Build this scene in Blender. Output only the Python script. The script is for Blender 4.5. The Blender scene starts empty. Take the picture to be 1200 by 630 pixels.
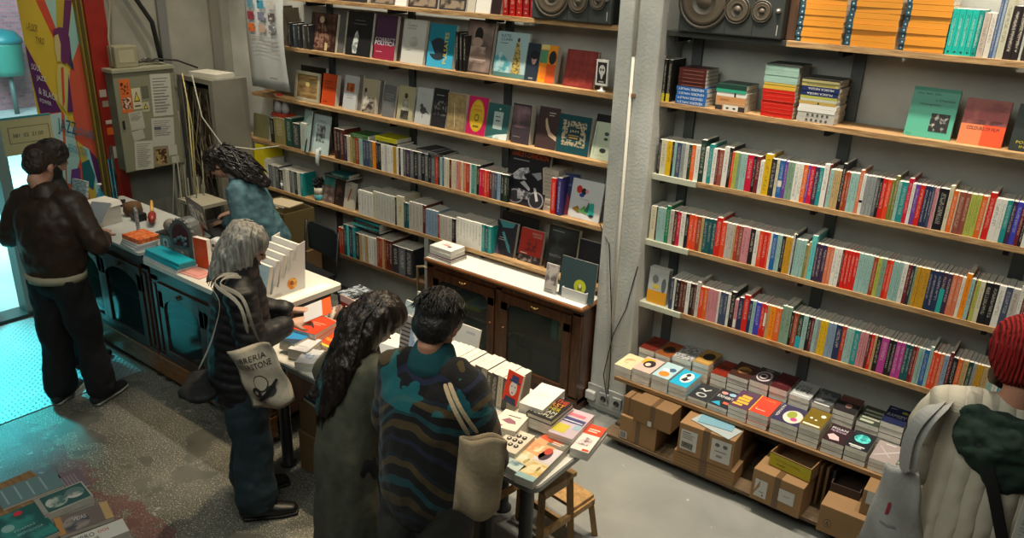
import bpy, bmesh, math, random
from mathutils import Matrix, Vector, Euler
PI = math.pi
S = bpy.context.scene
C = S.collection
rnd = random.Random(7)

# ------------------------------------------------------------------ camera
H = 2.85
CAM = Vector((0, 0, H))
RX = Vector((.78942, .61296, .03317))
DN = Vector((.24790, -.26890, -.93072))
FW = Vector((-.56157, .74295, -.36422))
FPX = 933.33
cam = bpy.data.cameras.new('camera'); co = bpy.data.objects.new('camera', cam); C.objects.link(co)
cam.lens = FPX / 1200 * 36; cam.sensor_width = 36; cam.clip_start = .05; cam.clip_end = 60
up = -DN; bk = -FW
co.matrix_world = Matrix(((RX.x, up.x, bk.x, 0), (RX.y, up.y, bk.y, 0), (RX.z, up.z, bk.z, H), (0, 0, 0, 1)))
S.camera = co

def ray(px, py): return RX * (px - 600) + DN * (py - 315) + FW * FPX
def aty(px, py, y): r = ray(px, py); return CAM + r * (y / r.y)
def atz(px, py, z): r = ray(px, py); return CAM + r * ((z - H) / r.z)
def atx(px, py, x): r = ray(px, py); return CAM + r * (x / r.x)
def sx(px, y, z):
    "world x of the point at depth y and height z that the photograph shows in column px"
    k = (px - 600) / FPX
    # dot((X,y,z-H), RX) = k*dot(...,FW)
    a = RX - FW * k
    return -(a.y * y + a.z * (z - H)) / a.x

# ------------------------------------------------------------------ colour and materials
def lin(c): return c / 12.92 if c <= .04045 else ((c + .055) / 1.055) ** 2.4
def rgb(h):
    h = h.lstrip('#'); h = ''.join(c * 2 for c in h) if len(h) == 3 else h; return tuple(lin(int(h[i:i + 2], 16) / 255) for i in (0, 2, 4))
_m = {}
def nodes(name):
    m = bpy.data.materials.new(name); m.use_nodes = True; nt = m.node_tree
    return m, nt, nt.nodes['Principled BSDF'], nt.nodes, nt.links
def mat(col, rough=.6, metal=0, bump=0, var=0, scale=40, spec=.5, emit=0, coat=0):
    key = (col, rough, metal, bump, var, scale, spec, emit, coat)
    if key in _m: return _m[key]
    m, nt, b, N, L = nodes('surface_' + str(col).strip('#'))
    c = rgb(col)
    b.inputs['Base Color'].default_value = (*c, 1); b.inputs['Roughness'].default_value = rough
    b.inputs['Metallic'].default_value = metal; b.inputs['Specular IOR Level'].default_value = spec
    b.inputs['Coat Weight'].default_value = coat
    if emit:
        b.inputs['Emission Color'].default_value = (*c, 1); b.inputs['Emission Strength'].default_value = emit
    if bump or var:
        tc = N.new('ShaderNodeTexCoord'); n = N.new('ShaderNodeTexNoise'); n.inputs['Scale'].default_value = scale; n.inputs['Detail'].default_value = 5
        L.new(tc.outputs['Object'], n.inputs['Vector'])
        if var:
            r = N.new('ShaderNodeValToRGB'); r.color_ramp.elements[0].position = .35; r.color_ramp.elements[1].position = .68
            r.color_ramp.elements[0].color = (*[x * (1 - var) for x in c], 1); r.color_ramp.elements[1].color = (*[min(1, x * (1 + var * .6)) for x in c], 1)
            L.new(n.outputs['Fac'], r.inputs['Fac']); L.new(r.outputs['Color'], b.inputs['Base Color'])
        if bump:
            bp = N.new('ShaderNodeBump'); bp.inputs['Strength'].default_value = bump; bp.inputs['Distance'].default_value = .01
            L.new(n.outputs['Fac'], bp.inputs['Height']); L.new(bp.outputs['Normal'], b.inputs['Normal'])
    _m[key] = m; return m
def duo(c1, c2, scale=30, lo=.45, hi=.55, rough=.5, detail=6, distort=0, stretch=(1, 1, 1), c3=None):
    "two or three colours in blotches: printed pictures, mottled covers"
    key = ('duo', c1, c2, scale, lo, hi, rough, detail, distort, stretch, c3)
    if key in _m: return _m[key]
    m, nt, b, N, L = nodes('print_' + c1.strip('#'))
    tc = N.new('ShaderNodeTexCoord'); mp = N.new('ShaderNodeMapping'); mp.inputs['Scale'].default_value = stretch
    n = N.new('ShaderNodeTexNoise'); n.inputs['Scale'].default_value = scale; n.inputs['Detail'].default_value = detail; n.inputs['Distortion'].default_value = distort
    r = N.new('ShaderNodeValToRGB'); e = r.color_ramp.elements
    e[0].position = lo; e[1].position = hi; e[0].color = (*rgb(c1), 1); e[1].color = (*rgb(c2), 1)
    if c3:
        k = e.new(min(.99, hi + .1)); k.color = (*rgb(c3), 1)
    L.new(tc.outputs['Object'], mp.inputs['Vector']); L.new(mp.outputs['Vector'], n.inputs['Vector']); L.new(n.outputs['Fac'], r.inputs['Fac'])
    L.new(r.outputs['Color'], b.inputs['Base Color']); b.inputs['Roughness'].default_value = rough
    _m[key] = m; return m
def math_node(N, L, op, a, b=None):
    n = N.new('ShaderNodeMath'); n.operation = op
    for i, v in enumerate((a, b)):
        if v is None: continue
        if isinstance(v, (int, float)): n.inputs[i].default_value = v
        else: L.new(v, n.inputs[i])
    return n.outputs[0]
def cover_material(rough=.42):
    "printed book jacket: the colour is the object's own, the spine carries a line of small lettering"
    m, nt, b, N, L = nodes('book_jacket')
    oi = N.new('ShaderNodeObjectInfo'); uv = N.new('ShaderNodeUVMap'); uv.uv_map = 'UVMap'
    sep = N.new('ShaderNodeSeparateXYZ'); L.new(uv.outputs['UV'], sep.inputs[0])
    u, v = sep.outputs[0], sep.outputs[1]
    cb = N.new('ShaderNodeCombineXYZ')
    L.new(math_node(N, L, 'MULTIPLY', u, 2.2), cb.inputs[0]); L.new(math_node(N, L, 'MULTIPLY', v, 34), cb.inputs[1])
    L.new(math_node(N, L, 'MULTIPLY', oi.outputs['Random'], 97), cb.inputs[2])
    n = N.new('ShaderNodeTexNoise'); n.inputs['Scale'].default_value = 1.6; n.inputs['Detail'].default_value = 1; L.new(cb.outputs[0], n.inputs['Vector'])
    a = math_node(N, L, 'GREATER_THAN', n.outputs['Fac'], .5)
    a = math_node(N, L, 'MULTIPLY', a, math_node(N, L, 'LESS_THAN', math_node(N, L, 'ABSOLUTE', math_node(N, L, 'SUBTRACT', u, .5)), .24))
    # title between two random heights
    lo = math_node(N, L, 'MULTIPLY', oi.outputs['Random'], .3)
    a = math_node(N, L, 'MULTIPLY', a, math_node(N, L, 'GREATER_THAN', v, math_node(N, L, 'ADD', lo, .1)))
    a = math_node(N, L, 'MULTIPLY', a, math_node(N, L, 'LESS_THAN', v, .9))
    bw = N.new('ShaderNodeRGBToBW'); L.new(oi.outputs['Color'], bw.inputs[0])
    ink = N.new('ShaderNodeMix'); ink.data_type = 'RGBA'
    L.new(math_node(N, L, 'GREATER_THAN', bw.outputs[0], .28), ink.inputs['Factor'])
    ink.inputs['A'].default_value = (.62, .58, .48, 1); ink.inputs['B'].default_value = (.04, .035, .03, 1)
    mx = N.new('ShaderNodeMix'); mx.data_type = 'RGBA'
    L.new(math_node(N, L, 'MULTIPLY', a, .42), mx.inputs['Factor']); L.new(oi.outputs['Color'], mx.inputs['A']); L.new(ink.outputs['Result'], mx.inputs['B'])
    L.new(mx.outputs['Result'], b.inputs['Base Color']); b.inputs['Roughness'].default_value = rough
    return m
JACKET = cover_material()
def page_material():
    m, nt, b, N, L = nodes('paper_pages')
    tc = N.new('ShaderNodeTexCoord'); n = N.new('ShaderNodeTexNoise'); n.inputs['Scale'].default_value = 1
    mp = N.new('ShaderNodeMapping'); mp.inputs['Scale'].default_value = (20, 900, 20)
    L.new(tc.outputs['Object'], mp.inputs[0]); L.new(mp.outputs[0], n.inputs['Vector'])
    r = N.new('ShaderNodeValToRGB'); r.color_ramp.elements[0].color = (*rgb('#b9b5a8'), 1); r.color_ramp.elements[1].color = (*rgb('#dcd8cc'), 1)
    r.color_ramp.elements[0].position = .3; r.color_ramp.elements[1].position = .6
    L.new(n.outputs['Fac'], r.inputs[0]); L.new(r.outputs[0], b.inputs['Base Color']); b.inputs['Roughness'].default_value = .85
    return m
PAGES = page_material()
def wood(c1, c2, rough=.5, scale=9, stretch=(1, 12, 12), coat=0):
    key = ('wood', c1, c2, rough, scale, stretch, coat)
    if key in _m: return _m[key]
    m, nt, b, N, L = nodes('wood_' + c1.strip('#'))
    tc = N.new('ShaderNodeTexCoord'); mp = N.new('ShaderNodeMapping'); mp.inputs['Scale'].default_value = stretch
    n = N.new('ShaderNodeTexNoise'); n.inputs['Scale'].default_value = scale; n.inputs['Detail'].default_value = 8; n.inputs['Distortion'].default_value = 1.2
    r = N.new('ShaderNodeValToRGB'); e = r.color_ramp.elements
    e[0].position = .32; e[1].position = .66; e[0].color = (*rgb(c1), 1); e[1].color = (*rgb(c2), 1)
    L.new(tc.outputs['Object'], mp.inputs[0]); L.new(mp.outputs[0], n.inputs['Vector']); L.new(n.outputs['Fac'], r.inputs[0])
    L.new(r.outputs[0], b.inputs['Base Color']); b.inputs['Roughness'].default_value = rough; b.inputs['Coat Weight'].default_value = coat
    bp = N.new('ShaderNodeBump'); bp.inputs['Strength'].default_value = .15; bp.inputs['Distance'].default_value = .004
    L.new(n.outputs['Fac'], bp.inputs['Height']); L.new(bp.outputs[0], b.inputs['Normal'])
    _m[key] = m; return m
def glass_mat(col='#9fb0ae', alpha=.25, rough=.06):
    key = ('glass', col, alpha, rough)
    if key in _m: return _m[key]
    m, nt, b, N, L = nodes('glass_' + col.strip('#'))
    b.inputs['Base Color'].default_value = (*rgb(col), 1); b.inputs['Roughness'].default_value = rough; b.inputs['Alpha'].default_value = alpha
    b.inputs['Specular IOR Level'].default_value = .8
    _m[key] = m; return m

# ------------------------------------------------------------------ mesh helpers
class MB:
    "collects shapes, then links them as one mesh object"
    def __init__(s): s.v = []; s.f = []; s.mi = []; s.mats = []; s.sm = []
    def mi_(s, m):
        if m is None: return 0
        if m not in s.mats: s.mats.append(m)
        return s.mats.index(m)
    def add(s, vs, fs, m=None, M=None, smooth=False):
        o = len(s.v); k = s.mi_(m)
        s.v += [tuple(M @ Vector(v)) if M else tuple(v) for v in vs]
        for f in fs: s.f.append(tuple(o + i for i in f)); s.mi.append(k); s.sm.append(smooth)
        return s
    def box(s, x0, x1, y0, y1, z0, z1, m=None, M=None, b=0):
        if b > 0:
            bm = bmesh.new(); bmesh.ops.create_cube(bm, size=1)
            for v in bm.verts: v.co = Vector(((x0 + x1) / 2 + v.co.x * (x1 - x0), (y0 + y1) / 2 + v.co.y * (y1 - y0), (z0 + z1) / 2 + v.co.z * (z1 - z0)))
            bmesh.ops.bevel(bm, geom=bm.edges[:], offset=b, segments=2, affect='EDGES', profile=.6)
            return s.bm(bm, m, M)
        vs = [(x, y, z) for x in (x0, x1) for y in (y0, y1) for z in (z0, z1)]
        return s.add(vs, [(0, 1, 3, 2), (4, 6, 7, 5), (0, 4, 5, 1), (2, 3, 7, 6), (0, 2, 6, 4), (1, 5, 7, 3)], m, M)
    def bm(s, bm, m=None, M=None, smooth=False):
        bm.verts.index_update()
        s.add([v.co.copy() for v in bm.verts], [[v.index for v in f.verts] for f in bm.faces], m, M, smooth); bm.free(); return s
    def cyl(s, p0, p1, r0, r1=None, n=14, m=None, M=None, caps=True):
        return s.tube([p0, p1], [r0, r0 if r1 is None else r1], n, m, M, caps)
    def tube(s, pts, r, n=8, m=None, M=None, caps=True):
        pts = [Vector(p) for p in pts]
        if isinstance(r, (int, float)): r = [r] * len(pts)
        vs = []; fs = []; ref = None
        for i, p in enumerate(pts):
            t = (pts[min(i + 1, len(pts) - 1)] - pts[max(i - 1, 0)]).normalized()
            if ref is None: ref = Vector((0, 0, 1)) if abs(t.z) < .9 else Vector((1, 0, 0))
            a = (ref - t * ref.dot(t)).normalized(); ref = a; bb = t.cross(a)
            for k in range(n):
                an = 2 * PI * k / n; vs.append(p + (a * math.cos(an) + bb * math.sin(an)) * r[i])
        for i in range(len(pts) - 1):
            for k in range(n):
                fs.append((i * n + k, i * n + (k + 1) % n, (i + 1) * n + (k + 1) % n, (i + 1) * n + k))
        if caps: fs += [tuple(range(n))[::-1], tuple((len(pts) - 1) * n + k for k in range(n))]
        return s.add(vs, fs, m, M, n > 6)
    def lathe(s, prof, n=24, m=None, M=None, smooth=True):
        vs = []; fs = []
        for r, z in prof:
            for k in range(n): a = 2 * PI * k / n; vs.append((r * math.cos(a), r * math.sin(a), z))
        for i in range(len(prof) - 1):
            for k in range(n): fs.append((i * n + k, i * n + (k + 1) % n, (i + 1) * n + (k + 1) % n, (i + 1) * n + k))
        fs += [tuple(range(n))[::-1], tuple((len(prof) - 1) * n + k for k in range(n))]
        return s.add(vs, fs, m, M, smooth)
    def ball(s, c, r, m=None, M=None, n=14, sc=(1, 1, 1)):
        bm = bmesh.new(); bmesh.ops.create_uvsphere(bm, u_segments=n, v_segments=max(6, n // 2), radius=r)
        for v in bm.verts: v.co = Vector((v.co.x * sc[0], v.co.y * sc[1], v.co.z * sc[2])) + Vector(c)
        return s.bm(bm, m, M, True)
    def prism(s, poly, y0, y1, m=None, M=None):
        "polygon in x,z extruded along y"
        n = len(poly); vs = [(x, y0, z) for x, z in poly] + [(x, y1, z) for x, z in poly]
        fs = [tuple(range(n)), tuple(range(2 * n - 1, n - 1, -1))] + [(i, (i + 1) % n + n * 0, (i + 1) % n + n, i + n)[::-1] for i in range(n)]
        return s.add(vs, fs, m, M)
    def build(s, name, m=None, parent=None, bevel=0, M=None):
        me = bpy.data.meshes.new(name); me.from_pydata(s.v, [], s.f)
        ms = s.mats or ([m] if m else [])
        for k in ms: me.materials.append(k)
        if s.mats: me.polygons.foreach_set('material_index', s.mi)
        me.polygons.foreach_set('use_smooth', s.sm); me.update()
        o = bpy.data.objects.new(name, me); C.objects.link(o)
        if parent: o.parent = parent
        if M is not None: o.matrix_world = M
        if bevel:
            b = o.modifiers.new('bevel', 'BEVEL'); b.width = bevel; b.segments = 2; b.limit_method = 'ANGLE'
        return o
def T(x, y, z): return Matrix.Translation((x, y, z))
def RZ(a): return Matrix.Rotation(math.radians(a), 4, 'Z')
def RXm(a): return Matrix.Rotation(math.radians(a), 4, 'X')
def RYm(a): return Matrix.Rotation(math.radians(a), 4, 'Y')
def tag(o, label=None, cat=None, group=None, kind=None):
    if label: o['label'] = label
    if cat: o['category'] = cat
    if group: o['group'] = group
    if kind: o['kind'] = kind
    return o
def thing(name, label, cat, M=None, group=None):
    o = bpy.data.objects.new(name, None); o.empty_display_size = .05; C.objects.link(o)
    if M is not None: o.matrix_world = M
    return tag(o, label, cat, group)
def struct(o): o['kind'] = 'structure'; return o
def plabel(o, l): o['label'] = l; return o

# ------------------------------------------------------------------ lettering and printed shapes
_fonts = {}
def text_poly(txt):
    if txt in _fonts: return _fonts[txt]
    cu = bpy.data.curves.new('lettering', 'FONT'); cu.body = txt; cu.resolution_u = 2; cu.align_x = 'LEFT'; cu.fill_mode = 'FRONT'
    ob = bpy.data.objects.new('lettering', cu); C.objects.link(ob)
    me = ob.to_mesh(); vs = [(v.co.x, v.co.y) for v in me.vertices]; fs = [tuple(p.vertices) for p in me.polygons]
    ob.to_mesh_clear(); bpy.data.objects.remove(ob); bpy.data.curves.remove(cu)
    if not vs: return ([], [], 1, 1)
    x0 = min(v[0] for v in vs); x1 = max(v[0] for v in vs); y0 = min(v[1] for v in vs); y1 = max(v[1] for v in vs)
    vs = [((x - x0), (y - y0)) for x, y in vs]
    _fonts[txt] = (vs, fs, x1 - x0, y1 - y0); return _fonts[txt]
def flat_shapes(items, w, h):
    "items in 0..1 cover coordinates -> list of (verts2d in metres, faces, material, layer)"
    out = []
    for k, it in enumerate(items):
        t = it[0]; m = it[-1]
        if isinstance(m, str): m = mat(m, .55)
        if t == 'r':
            _, x, y, a, b, _c = it; vs = [(x * w, y * h), ((x + a) * w, y * h), ((x + a) * w, (y + b) * h), (x * w, (y + b) * h)]; out.append((vs, [(0, 1, 2, 3)], m, k))
        elif t == 'e':
            _, x, y, a, b, _c = it; n = 20
            out.append(([((x + a * math.cos(2 * PI * i / n)) * w, (y + b * math.sin(2 * PI * i / n)) * h) for i in range(n)], [tuple(range(n))], m, k))
        elif t == 'p':
            _, pts, _c = it; out.append(([(x * w, y * h) for x, y in pts], [tuple(range(len(pts)))], m, k))
        elif t == 't' or t == 'T':      # text, x, y, width, height (all fractions); 'T' runs up the cover
            _, s, x, y, a, b, _c = it; vs, fs, tw, th = text_poly(s)
            if t == 't': out.append(([(x * w + vx / tw * a * w, y * h + vy / th * b * h) for vx, vy in vs], fs, m, k))
            else: out.append(([(x * w - vy / th * a * w + a * w, y * h + vx / tw * b * h) for vx, vy in vs], fs, m, k))
    return out
def print_on(items, w, h, parent, M=None, name='cover_print', off=.0006):
    "shapes laid on the plane y=0 facing -y, x right, z up"
    mb = MB()
    for vs, fs, m, k in flat_shapes(items, w, h):
        mb.add([(x, -off * (1 + k * .5), z) for x, z in vs], fs, m, M)
    return mb.build(name, None, parent)

# ------------------------------------------------------------------ books
# a book stands with its front cover at y=0 facing -y, spine on the -x side, top up, thickness towards +y
def book_meshes(t, h, d, hard=False):
    e = .003 if hard else 0.0; ct = .0025 if hard else .0012
    vs = []; fs = []
    def q(x0, x1, y0, y1, z0, z1):
        o = len(vs); vs.extend([(x, y, z) for x in (x0, x1) for y in (y0, y1) for z in (z0, z1)])
        fs.extend([tuple(o + i for i in f) for f in [(0, 1, 3, 2), (4, 6, 7, 5), (0, 4, 5, 1), (2, 3, 7, 6), (0, 2, 6, 4), (1, 5, 7, 3)]])
    q(0, d, 0, ct, 0, h); q(0, d, t - ct, t, 0, h); q(0, ct * 1.3, ct, t - ct, 0, h)
    me = bpy.data.meshes.new('cover'); me.from_pydata(vs, [], fs); me.materials.append(JACKET)
    uv = me.uv_layers.new(name='UVMap')
    for p in me.polygons:
        sp = p.normal.x < -.5
        for li in p.loop_indices:
            c = me.vertices[me.loops[li].vertex_index].co
            uv.data[li].uv = ((c.y / t, c.z / h) if sp else (5, 5))
    pm = bpy.data.meshes.new('page_block'); b = MB().box(ct * 1.3, d - e - .0008, ct, t - ct, e, h - e - .0004)
    pm.from_pydata(b.v, [], b.f); pm.materials.append(PAGES)
    return me, pm
def book(t, h, d, col, M, label, group=None, prt=None, hard=False, cat='book', name='book', plain=False, spine=None):
    r = thing(name, label, cat, M, group)
    cm, pm = book_meshes(t, h, d, hard)
    c = bpy.data.objects.new('cover', cm); C.objects.link(c); c.parent = r
    c.color = (*rgb(col), 1)
    if plain: cm.materials[0] = mat(col, .42)
    p = bpy.data.objects.new('page_block', pm); C.objects.link(p); p.parent = r
    if prt: print_on(prt, d, h, c)
    if spine:   # shapes on the spine, x across the thickness (y), z up
        print_on(spine, t, h, c, Matrix(((0, 1, 0, 0), (-1, 0, 0, t), (0, 0, 1, 0), (0, 0, 0, 1))), 'spine_print')
    return r
def face_out(xl, z, yb, t, h, d, col, label, prt=None, tilt=10, yaw=0, **k):
    "front cover towards the room, leaning back; xl,yb,z = lower left front corner"
    return book(t, h, d, col, T(xl, yb, z) @ RZ(yaw) @ RXm(-tilt), label, prt=prt, **k)
def spine_out(xl, z, yf, t, h, d, col, label, lean=0, **k):
    return book(t, h, d, col, T(xl + t, yf, z) @ RYm(lean) @ RZ(90), label, **k)
def lying(x, y, ztop, t, h, d, col, label, yaw=0, prt=None, **k):
    "x,y = lower left corner of the cover seen from above, ztop its height"
    return book(t, h, d, col, T(x, y, ztop) @ RZ(yaw) @ RXm(-90), label, prt=prt, **k)
# ------------------------------------------------------------------ the room
YW = 4.43; YS = 4.2; XL = -6.68
LV = dict(T=2.50, A=2.105, B=1.68, C=1.265, D=.85, E=.44)
def plaster():
    m, nt, b, N, L = nodes('painted_plaster')
    tc = N.new('ShaderNodeTexCoord'); n = N.new('ShaderNodeTexNoise'); n.inputs['Scale'].default_value = 2.2; n.inputs['Detail'].default_value = 9
    n2 = N.new('ShaderNodeTexNoise'); n2.inputs['Scale'].default_value = 60; n2.inputs['Detail'].default_value = 4
    L.new(tc.outputs['Object'], n.inputs['Vector']); L.new(tc.outputs['Object'], n2.inputs['Vector'])
    r = N.new('ShaderNodeValToRGB'); r.color_ramp.elements[0].color = (*rgb('#a3a59f'), 1); r.color_ramp.elements[1].color = (*rgb('#c2c3bc'), 1)
    r.color_ramp.elements[0].position = .35; r.color_ramp.elements[1].position = .65
    L.new(n.outputs['Fac'], r.inputs[0]); L.new(r.outputs[0], b.inputs['Base Color']); b.inputs['Roughness'].default_value = .85
    bp = N.new('ShaderNodeBump'); bp.inputs['Strength'].default_value = .35; bp.inputs['Distance'].default_value = .006
    L.new(n2.outputs['Fac'], bp.inputs['Height']); L.new(bp.outputs[0], b.inputs['Normal']); return m
PLASTER = plaster()
def floor_material():
    m, nt, b, N, L = nodes('worn_concrete')
    tc = N.new('ShaderNodeTexCoord'); P = tc.outputs['Object']
    def noise(sc, det=4, dist=0):
        n = N.new('ShaderNodeTexNoise'); n.inputs['Scale'].default_value = sc; n.inputs['Detail'].default_value = det; n.inputs['Distortion'].default_value = dist
        L.new(P, n.inputs['Vector']); return n.outputs['Fac']
    def ramp(f, *st):
        r = N.new('ShaderNodeValToRGB'); e = r.color_ramp.elements
        for i, (p, c) in enumerate(st):
            k = e[i] if i < 2 else e.new(p); k.position = p; k.color = (*rgb(c), 1)
        L.new(f, r.inputs[0]); return r.outputs[0]
    def mix(f, a, bb):
        x = N.new('ShaderNodeMix'); x.data_type = 'RGBA'; L.new(f, x.inputs['Factor'])
        for s, v in (('A', a), ('B', bb)):
            if isinstance(v, str): x.inputs[s].default_value = (*rgb(v), 1)
            else: L.new(v, x.inputs[s])
        return x.outputs['Result']
    base = ramp(noise(1.6, 10, .6), (.3, '#6b6d69'), (.5, '#7b7d79'), (.72, '#8b8c87'))
    # terrazzo chips on the older, left-hand part of the floor
    chips = math_node(N, L, 'GREATER_THAN', noise(95, 2), .60)
    fine = math_node(N, L, 'GREATER_THAN', noise(190, 2), .60)
    chips = math_node(N, L, 'MAXIMUM', chips, fine)
    wear = math_node(N, L, 'SMOOTH_MIN', math_node(N, L, 'MULTIPLY', math_node(N, L, 'GREATER_THAN', noise(3.1, 6, .4), .43), 1.0), 1.0)
    chips = math_node(N, L, 'MULTIPLY', chips, wear)
    old = ramp(noise(2.3, 9, .8), (.3, '#44453f'), (.5, '#55554e'), (.75, '#68675e'))
    old = mix(math_node(N, L, 'MULTIPLY', chips, .75), old, '#b9b4a2')
    sep = N.new('ShaderNodeSeparateXYZ'); L.new(P, sep.inputs[0])
    edge = math_node(N, L, 'ADD', sep.outputs[0], math_node(N, L, 'MULTIPLY', noise(2, 5), .7))
    sel = math_node(N, L, 'GREATER_THAN', edge, -2.1)
    # a strip of worn red floor paint near the front table
    rd = math_node(N, L, 'MULTIPLY', math_node(N, L, 'LESS_THAN', math_node(N, L, 'ADD', sep.outputs[1], math_node(N, L, 'MULTIPLY', noise(3, 6), .7)), 1.98),
                   math_node(N, L, 'GREATER_THAN', noise(9, 8), .40))
    rd = math_node(N, L, 'MULTIPLY', rd, math_node(N, L, 'GREATER_THAN', sep.outputs[0], -5.1))
    old = mix(math_node(N, L, 'MULTIPLY', rd, .55), old, '#632a32')
    col = mix(sel, old, base)
    spots = math_node(N, L, 'GREATER_THAN', noise(11, 7, 1.0), .70)
    col = mix(math_node(N, L, 'MULTIPLY', spots, .5), col, '#b5b1a5')
    L.new(col, b.inputs['Base Color'])
    rr = N.new('ShaderNodeMapRange'); L.new(noise(5, 6), rr.inputs[0]); rr.inputs[3].default_value = .35; rr.inputs[4].default_value = .7
    L.new(rr.outputs[0], b.inputs['Roughness'])
    bp = N.new('ShaderNodeBump'); bp.inputs['Strength'].default_value = .2; bp.inputs['Distance'].default_value = .004
    L.new(noise(60, 6), bp.inputs['Height']); L.new(bp.outputs[0], b.inputs['Normal']); return m
struct(MB().box(XL, 2.2, -1.2, YW + .15, -.08, 0, floor_material()).build('floor'))
struct(MB().box(XL - .2, 2.2, YW, YW + .15, 0, 4.2, PLASTER).build('wall_back'))
# end wall: solid behind the fuse cupboard, open to the street at the door
GREYW = mat('#8f8e84', .85, var=.12, scale=5, bump=.15)
w = MB(); w.box(XL - .2, XL, 3.27, YW, 0, 4.2, GREYW); w.box(XL - .2, XL, -1.2, .9, 0, 4.2, GREYW); w.box(XL - .2, XL, .9, 3.27, 3.1, 4.2, GREYW)
struct(w.build('wall_left'))
struct(MB().box(XL, XL + .035, 3.73, 3.80, 0, 4.2).build('trim_6', mat('#6c6d6c', .8))); struct(MB().box(XL, XL + .035, 4.22, 4.30, 0, 4.2).build('trim_7', mat('#77746c', .8)))
pil = MB().box(-2.425, -2.15, 4.13, YW, 0, 4.2, b=.012)
struct(pil.build('trim_1', PLASTER)); 
# red door post and gilt frame
struct(MB().box(XL - .1, XL + .07, 3.11, 3.27, 0, 3.1, b=.006).build('trim_2', mat('#8e1f16', .45, var=.2, scale=8)))
struct(MB().box(XL - .06, XL + .05, 3.055, 3.108, 0, 3.1, mat('#8f7a35', .4, .3)).box(XL - .03, XL + .06, 3.07, 3.09, 0, 3.1, mat('#4a3f1c', .5)).build('trim_3'))
struct(MB().box(XL - .12, XL + .03, 2.30, 2.38, 0, 3.1, mat('#7d8f8d', .5)).build('trim_4'))
struct(MB().box(XL - .14, XL + .06, .9, 2.38, 0, .035, mat('#3d4442', .4, .6)).build('trim_5'))
# checker-plate sheet at the entrance
def checker():
    m, nt, b, N, L = nodes('checker_plate')
    b.inputs['Base Color'].default_value = (*rgb('#9aa3a4'), 1); b.inputs['Metallic'].default_value = .55; b.inputs['Roughness'].default_value = .42
    tc = N.new('ShaderNodeTexCoord'); mp = N.new('ShaderNodeMapping'); mp.inputs['Rotation'].default_value = (0, 0, PI / 4); mp.inputs['Scale'].default_value = (45, 45, 45)
    L.new(tc.outputs['Object'], mp.inputs[0]); v = N.new('ShaderNodeTexChecker'); v.inputs['Scale'].default_value = 1; L.new(mp.outputs[0], v.inputs[0])
    w_ = N.new('ShaderNodeTexWave'); w_.inputs['Scale'].default_value = 14; w_.bands_direction = 'DIAGONAL'; L.new(tc.outputs['Object'], w_.inputs[0])
    h = math_node(N, L, 'MULTIPLY', v.outputs['Fac'], w_.outputs['Fac'])
    bp = N.new('ShaderNodeBump'); bp.inputs['Strength'].default_value = .9; bp.inputs['Distance'].default_value = .006; L.new(h, bp.inputs['Height']); L.new(bp.outputs[0], b.inputs['Normal'])
    return m
tag(MB().box(XL + .06, -5.12, .2, 2.42, 0, .006).build('metal_floor_plate', checker()), 'raised-pattern metal floor plate inside the street door', 'floor plate')

# ------------------------------------------------------------------ wall shelving
BOARD = wood('#86603a', '#c2a070', .55, 5, (1.2, 14, 14))
STEEL = mat('#5a6060', .5, .5)
where = dict(T='top', A='second', B='third', C='fourth', D='fifth', E='lowest')
def board(x0, x1, lv, label, y0=YS, m=None, t=.03):
    z = LV[lv]
    return tag(MB().box(x0, x1, y0, YW - .024, z - t, z, b=.002).build('shelf_board', m or BOARD), label, 'shelf', 'pine shelf boards along the wall')
for lv in 'TABCD':
    zx = -4.42 if lv != 'C' else -5.2
    board(-6.36 if lv in 'CD' else (-6.1 if lv != 'T' else -5.6), zx - .002, lv, f'pine shelf board left of the pillar, {where[lv]} level from the top, left-hand length', YS + (.012 if lv in 'TA' else 0))
    board(zx, -2.427, lv, f'pine shelf board left of the pillar, {where[lv]} level from the top, right-hand length')
    if lv != 'T': board(-2.148 if lv == 'A' else -1.86, .25, lv, f'pine shelf board right of the pillar, {where[lv]} level from the top')
    if lv in 'BCD':
        tag(MB().box(-2.148, -1.862, YS - .008, YW - .024, LV[lv] - .035, LV[lv], b=.002).build('shelf_board', mat('#b9bba6', .6, var=.1, scale=8)),
            f'short off-white shelf piece beside the pillar, {where[lv]} level from the top', 'shelf', 'pine shelf boards along the wall')
board(-2.148, -1.47, 'T', 'dark painted shelf board under the right-hand loudspeaker', m=mat('#2f302c', .6))
board(-1.468, .25, 'T', 'pine shelf board under the orange magazines right of the pillar')
board(-5.75, -4.03, 'E', 'lowest brown shelf board behind the folding chair', m=wood('#4c3420', '#76563a', .6, 5, (1.2, 14, 14)))
for x, side in ((-5.27, 'left'), (-4.35, 'left'), (-3.43, 'left'), (-2.05, 'right'), (-1.15, 'right'), (-.24, 'right')):
    n = {-5.27: 'far left', -4.35: 'second from the left', -3.43: 'nearest the pillar on its left', -2.05: 'just right of the pillar', -1.15: 'in the middle of the right-hand bay', -.24: 'near the man in the red hat'}[x]
    u = MB().box(x - .03, x + .03, YW - .022, YW + .001, .0 if side == 'right' else .42, 3.0).build('shelf_upright', STEEL)
    tag(u, f'dark steel shelf upright on the wall, {n}', 'shelf upright', 'steel uprights carrying the shelves')
    for lv in 'TABCD':
        z = LV[lv] - .031
        MB().box(x - .012 - .05, x + .012 - .05, YS + .03, YW - .02, z - .03, z, b=.002).build('bracket', mat('#15171a', .5, .4), u)

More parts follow.
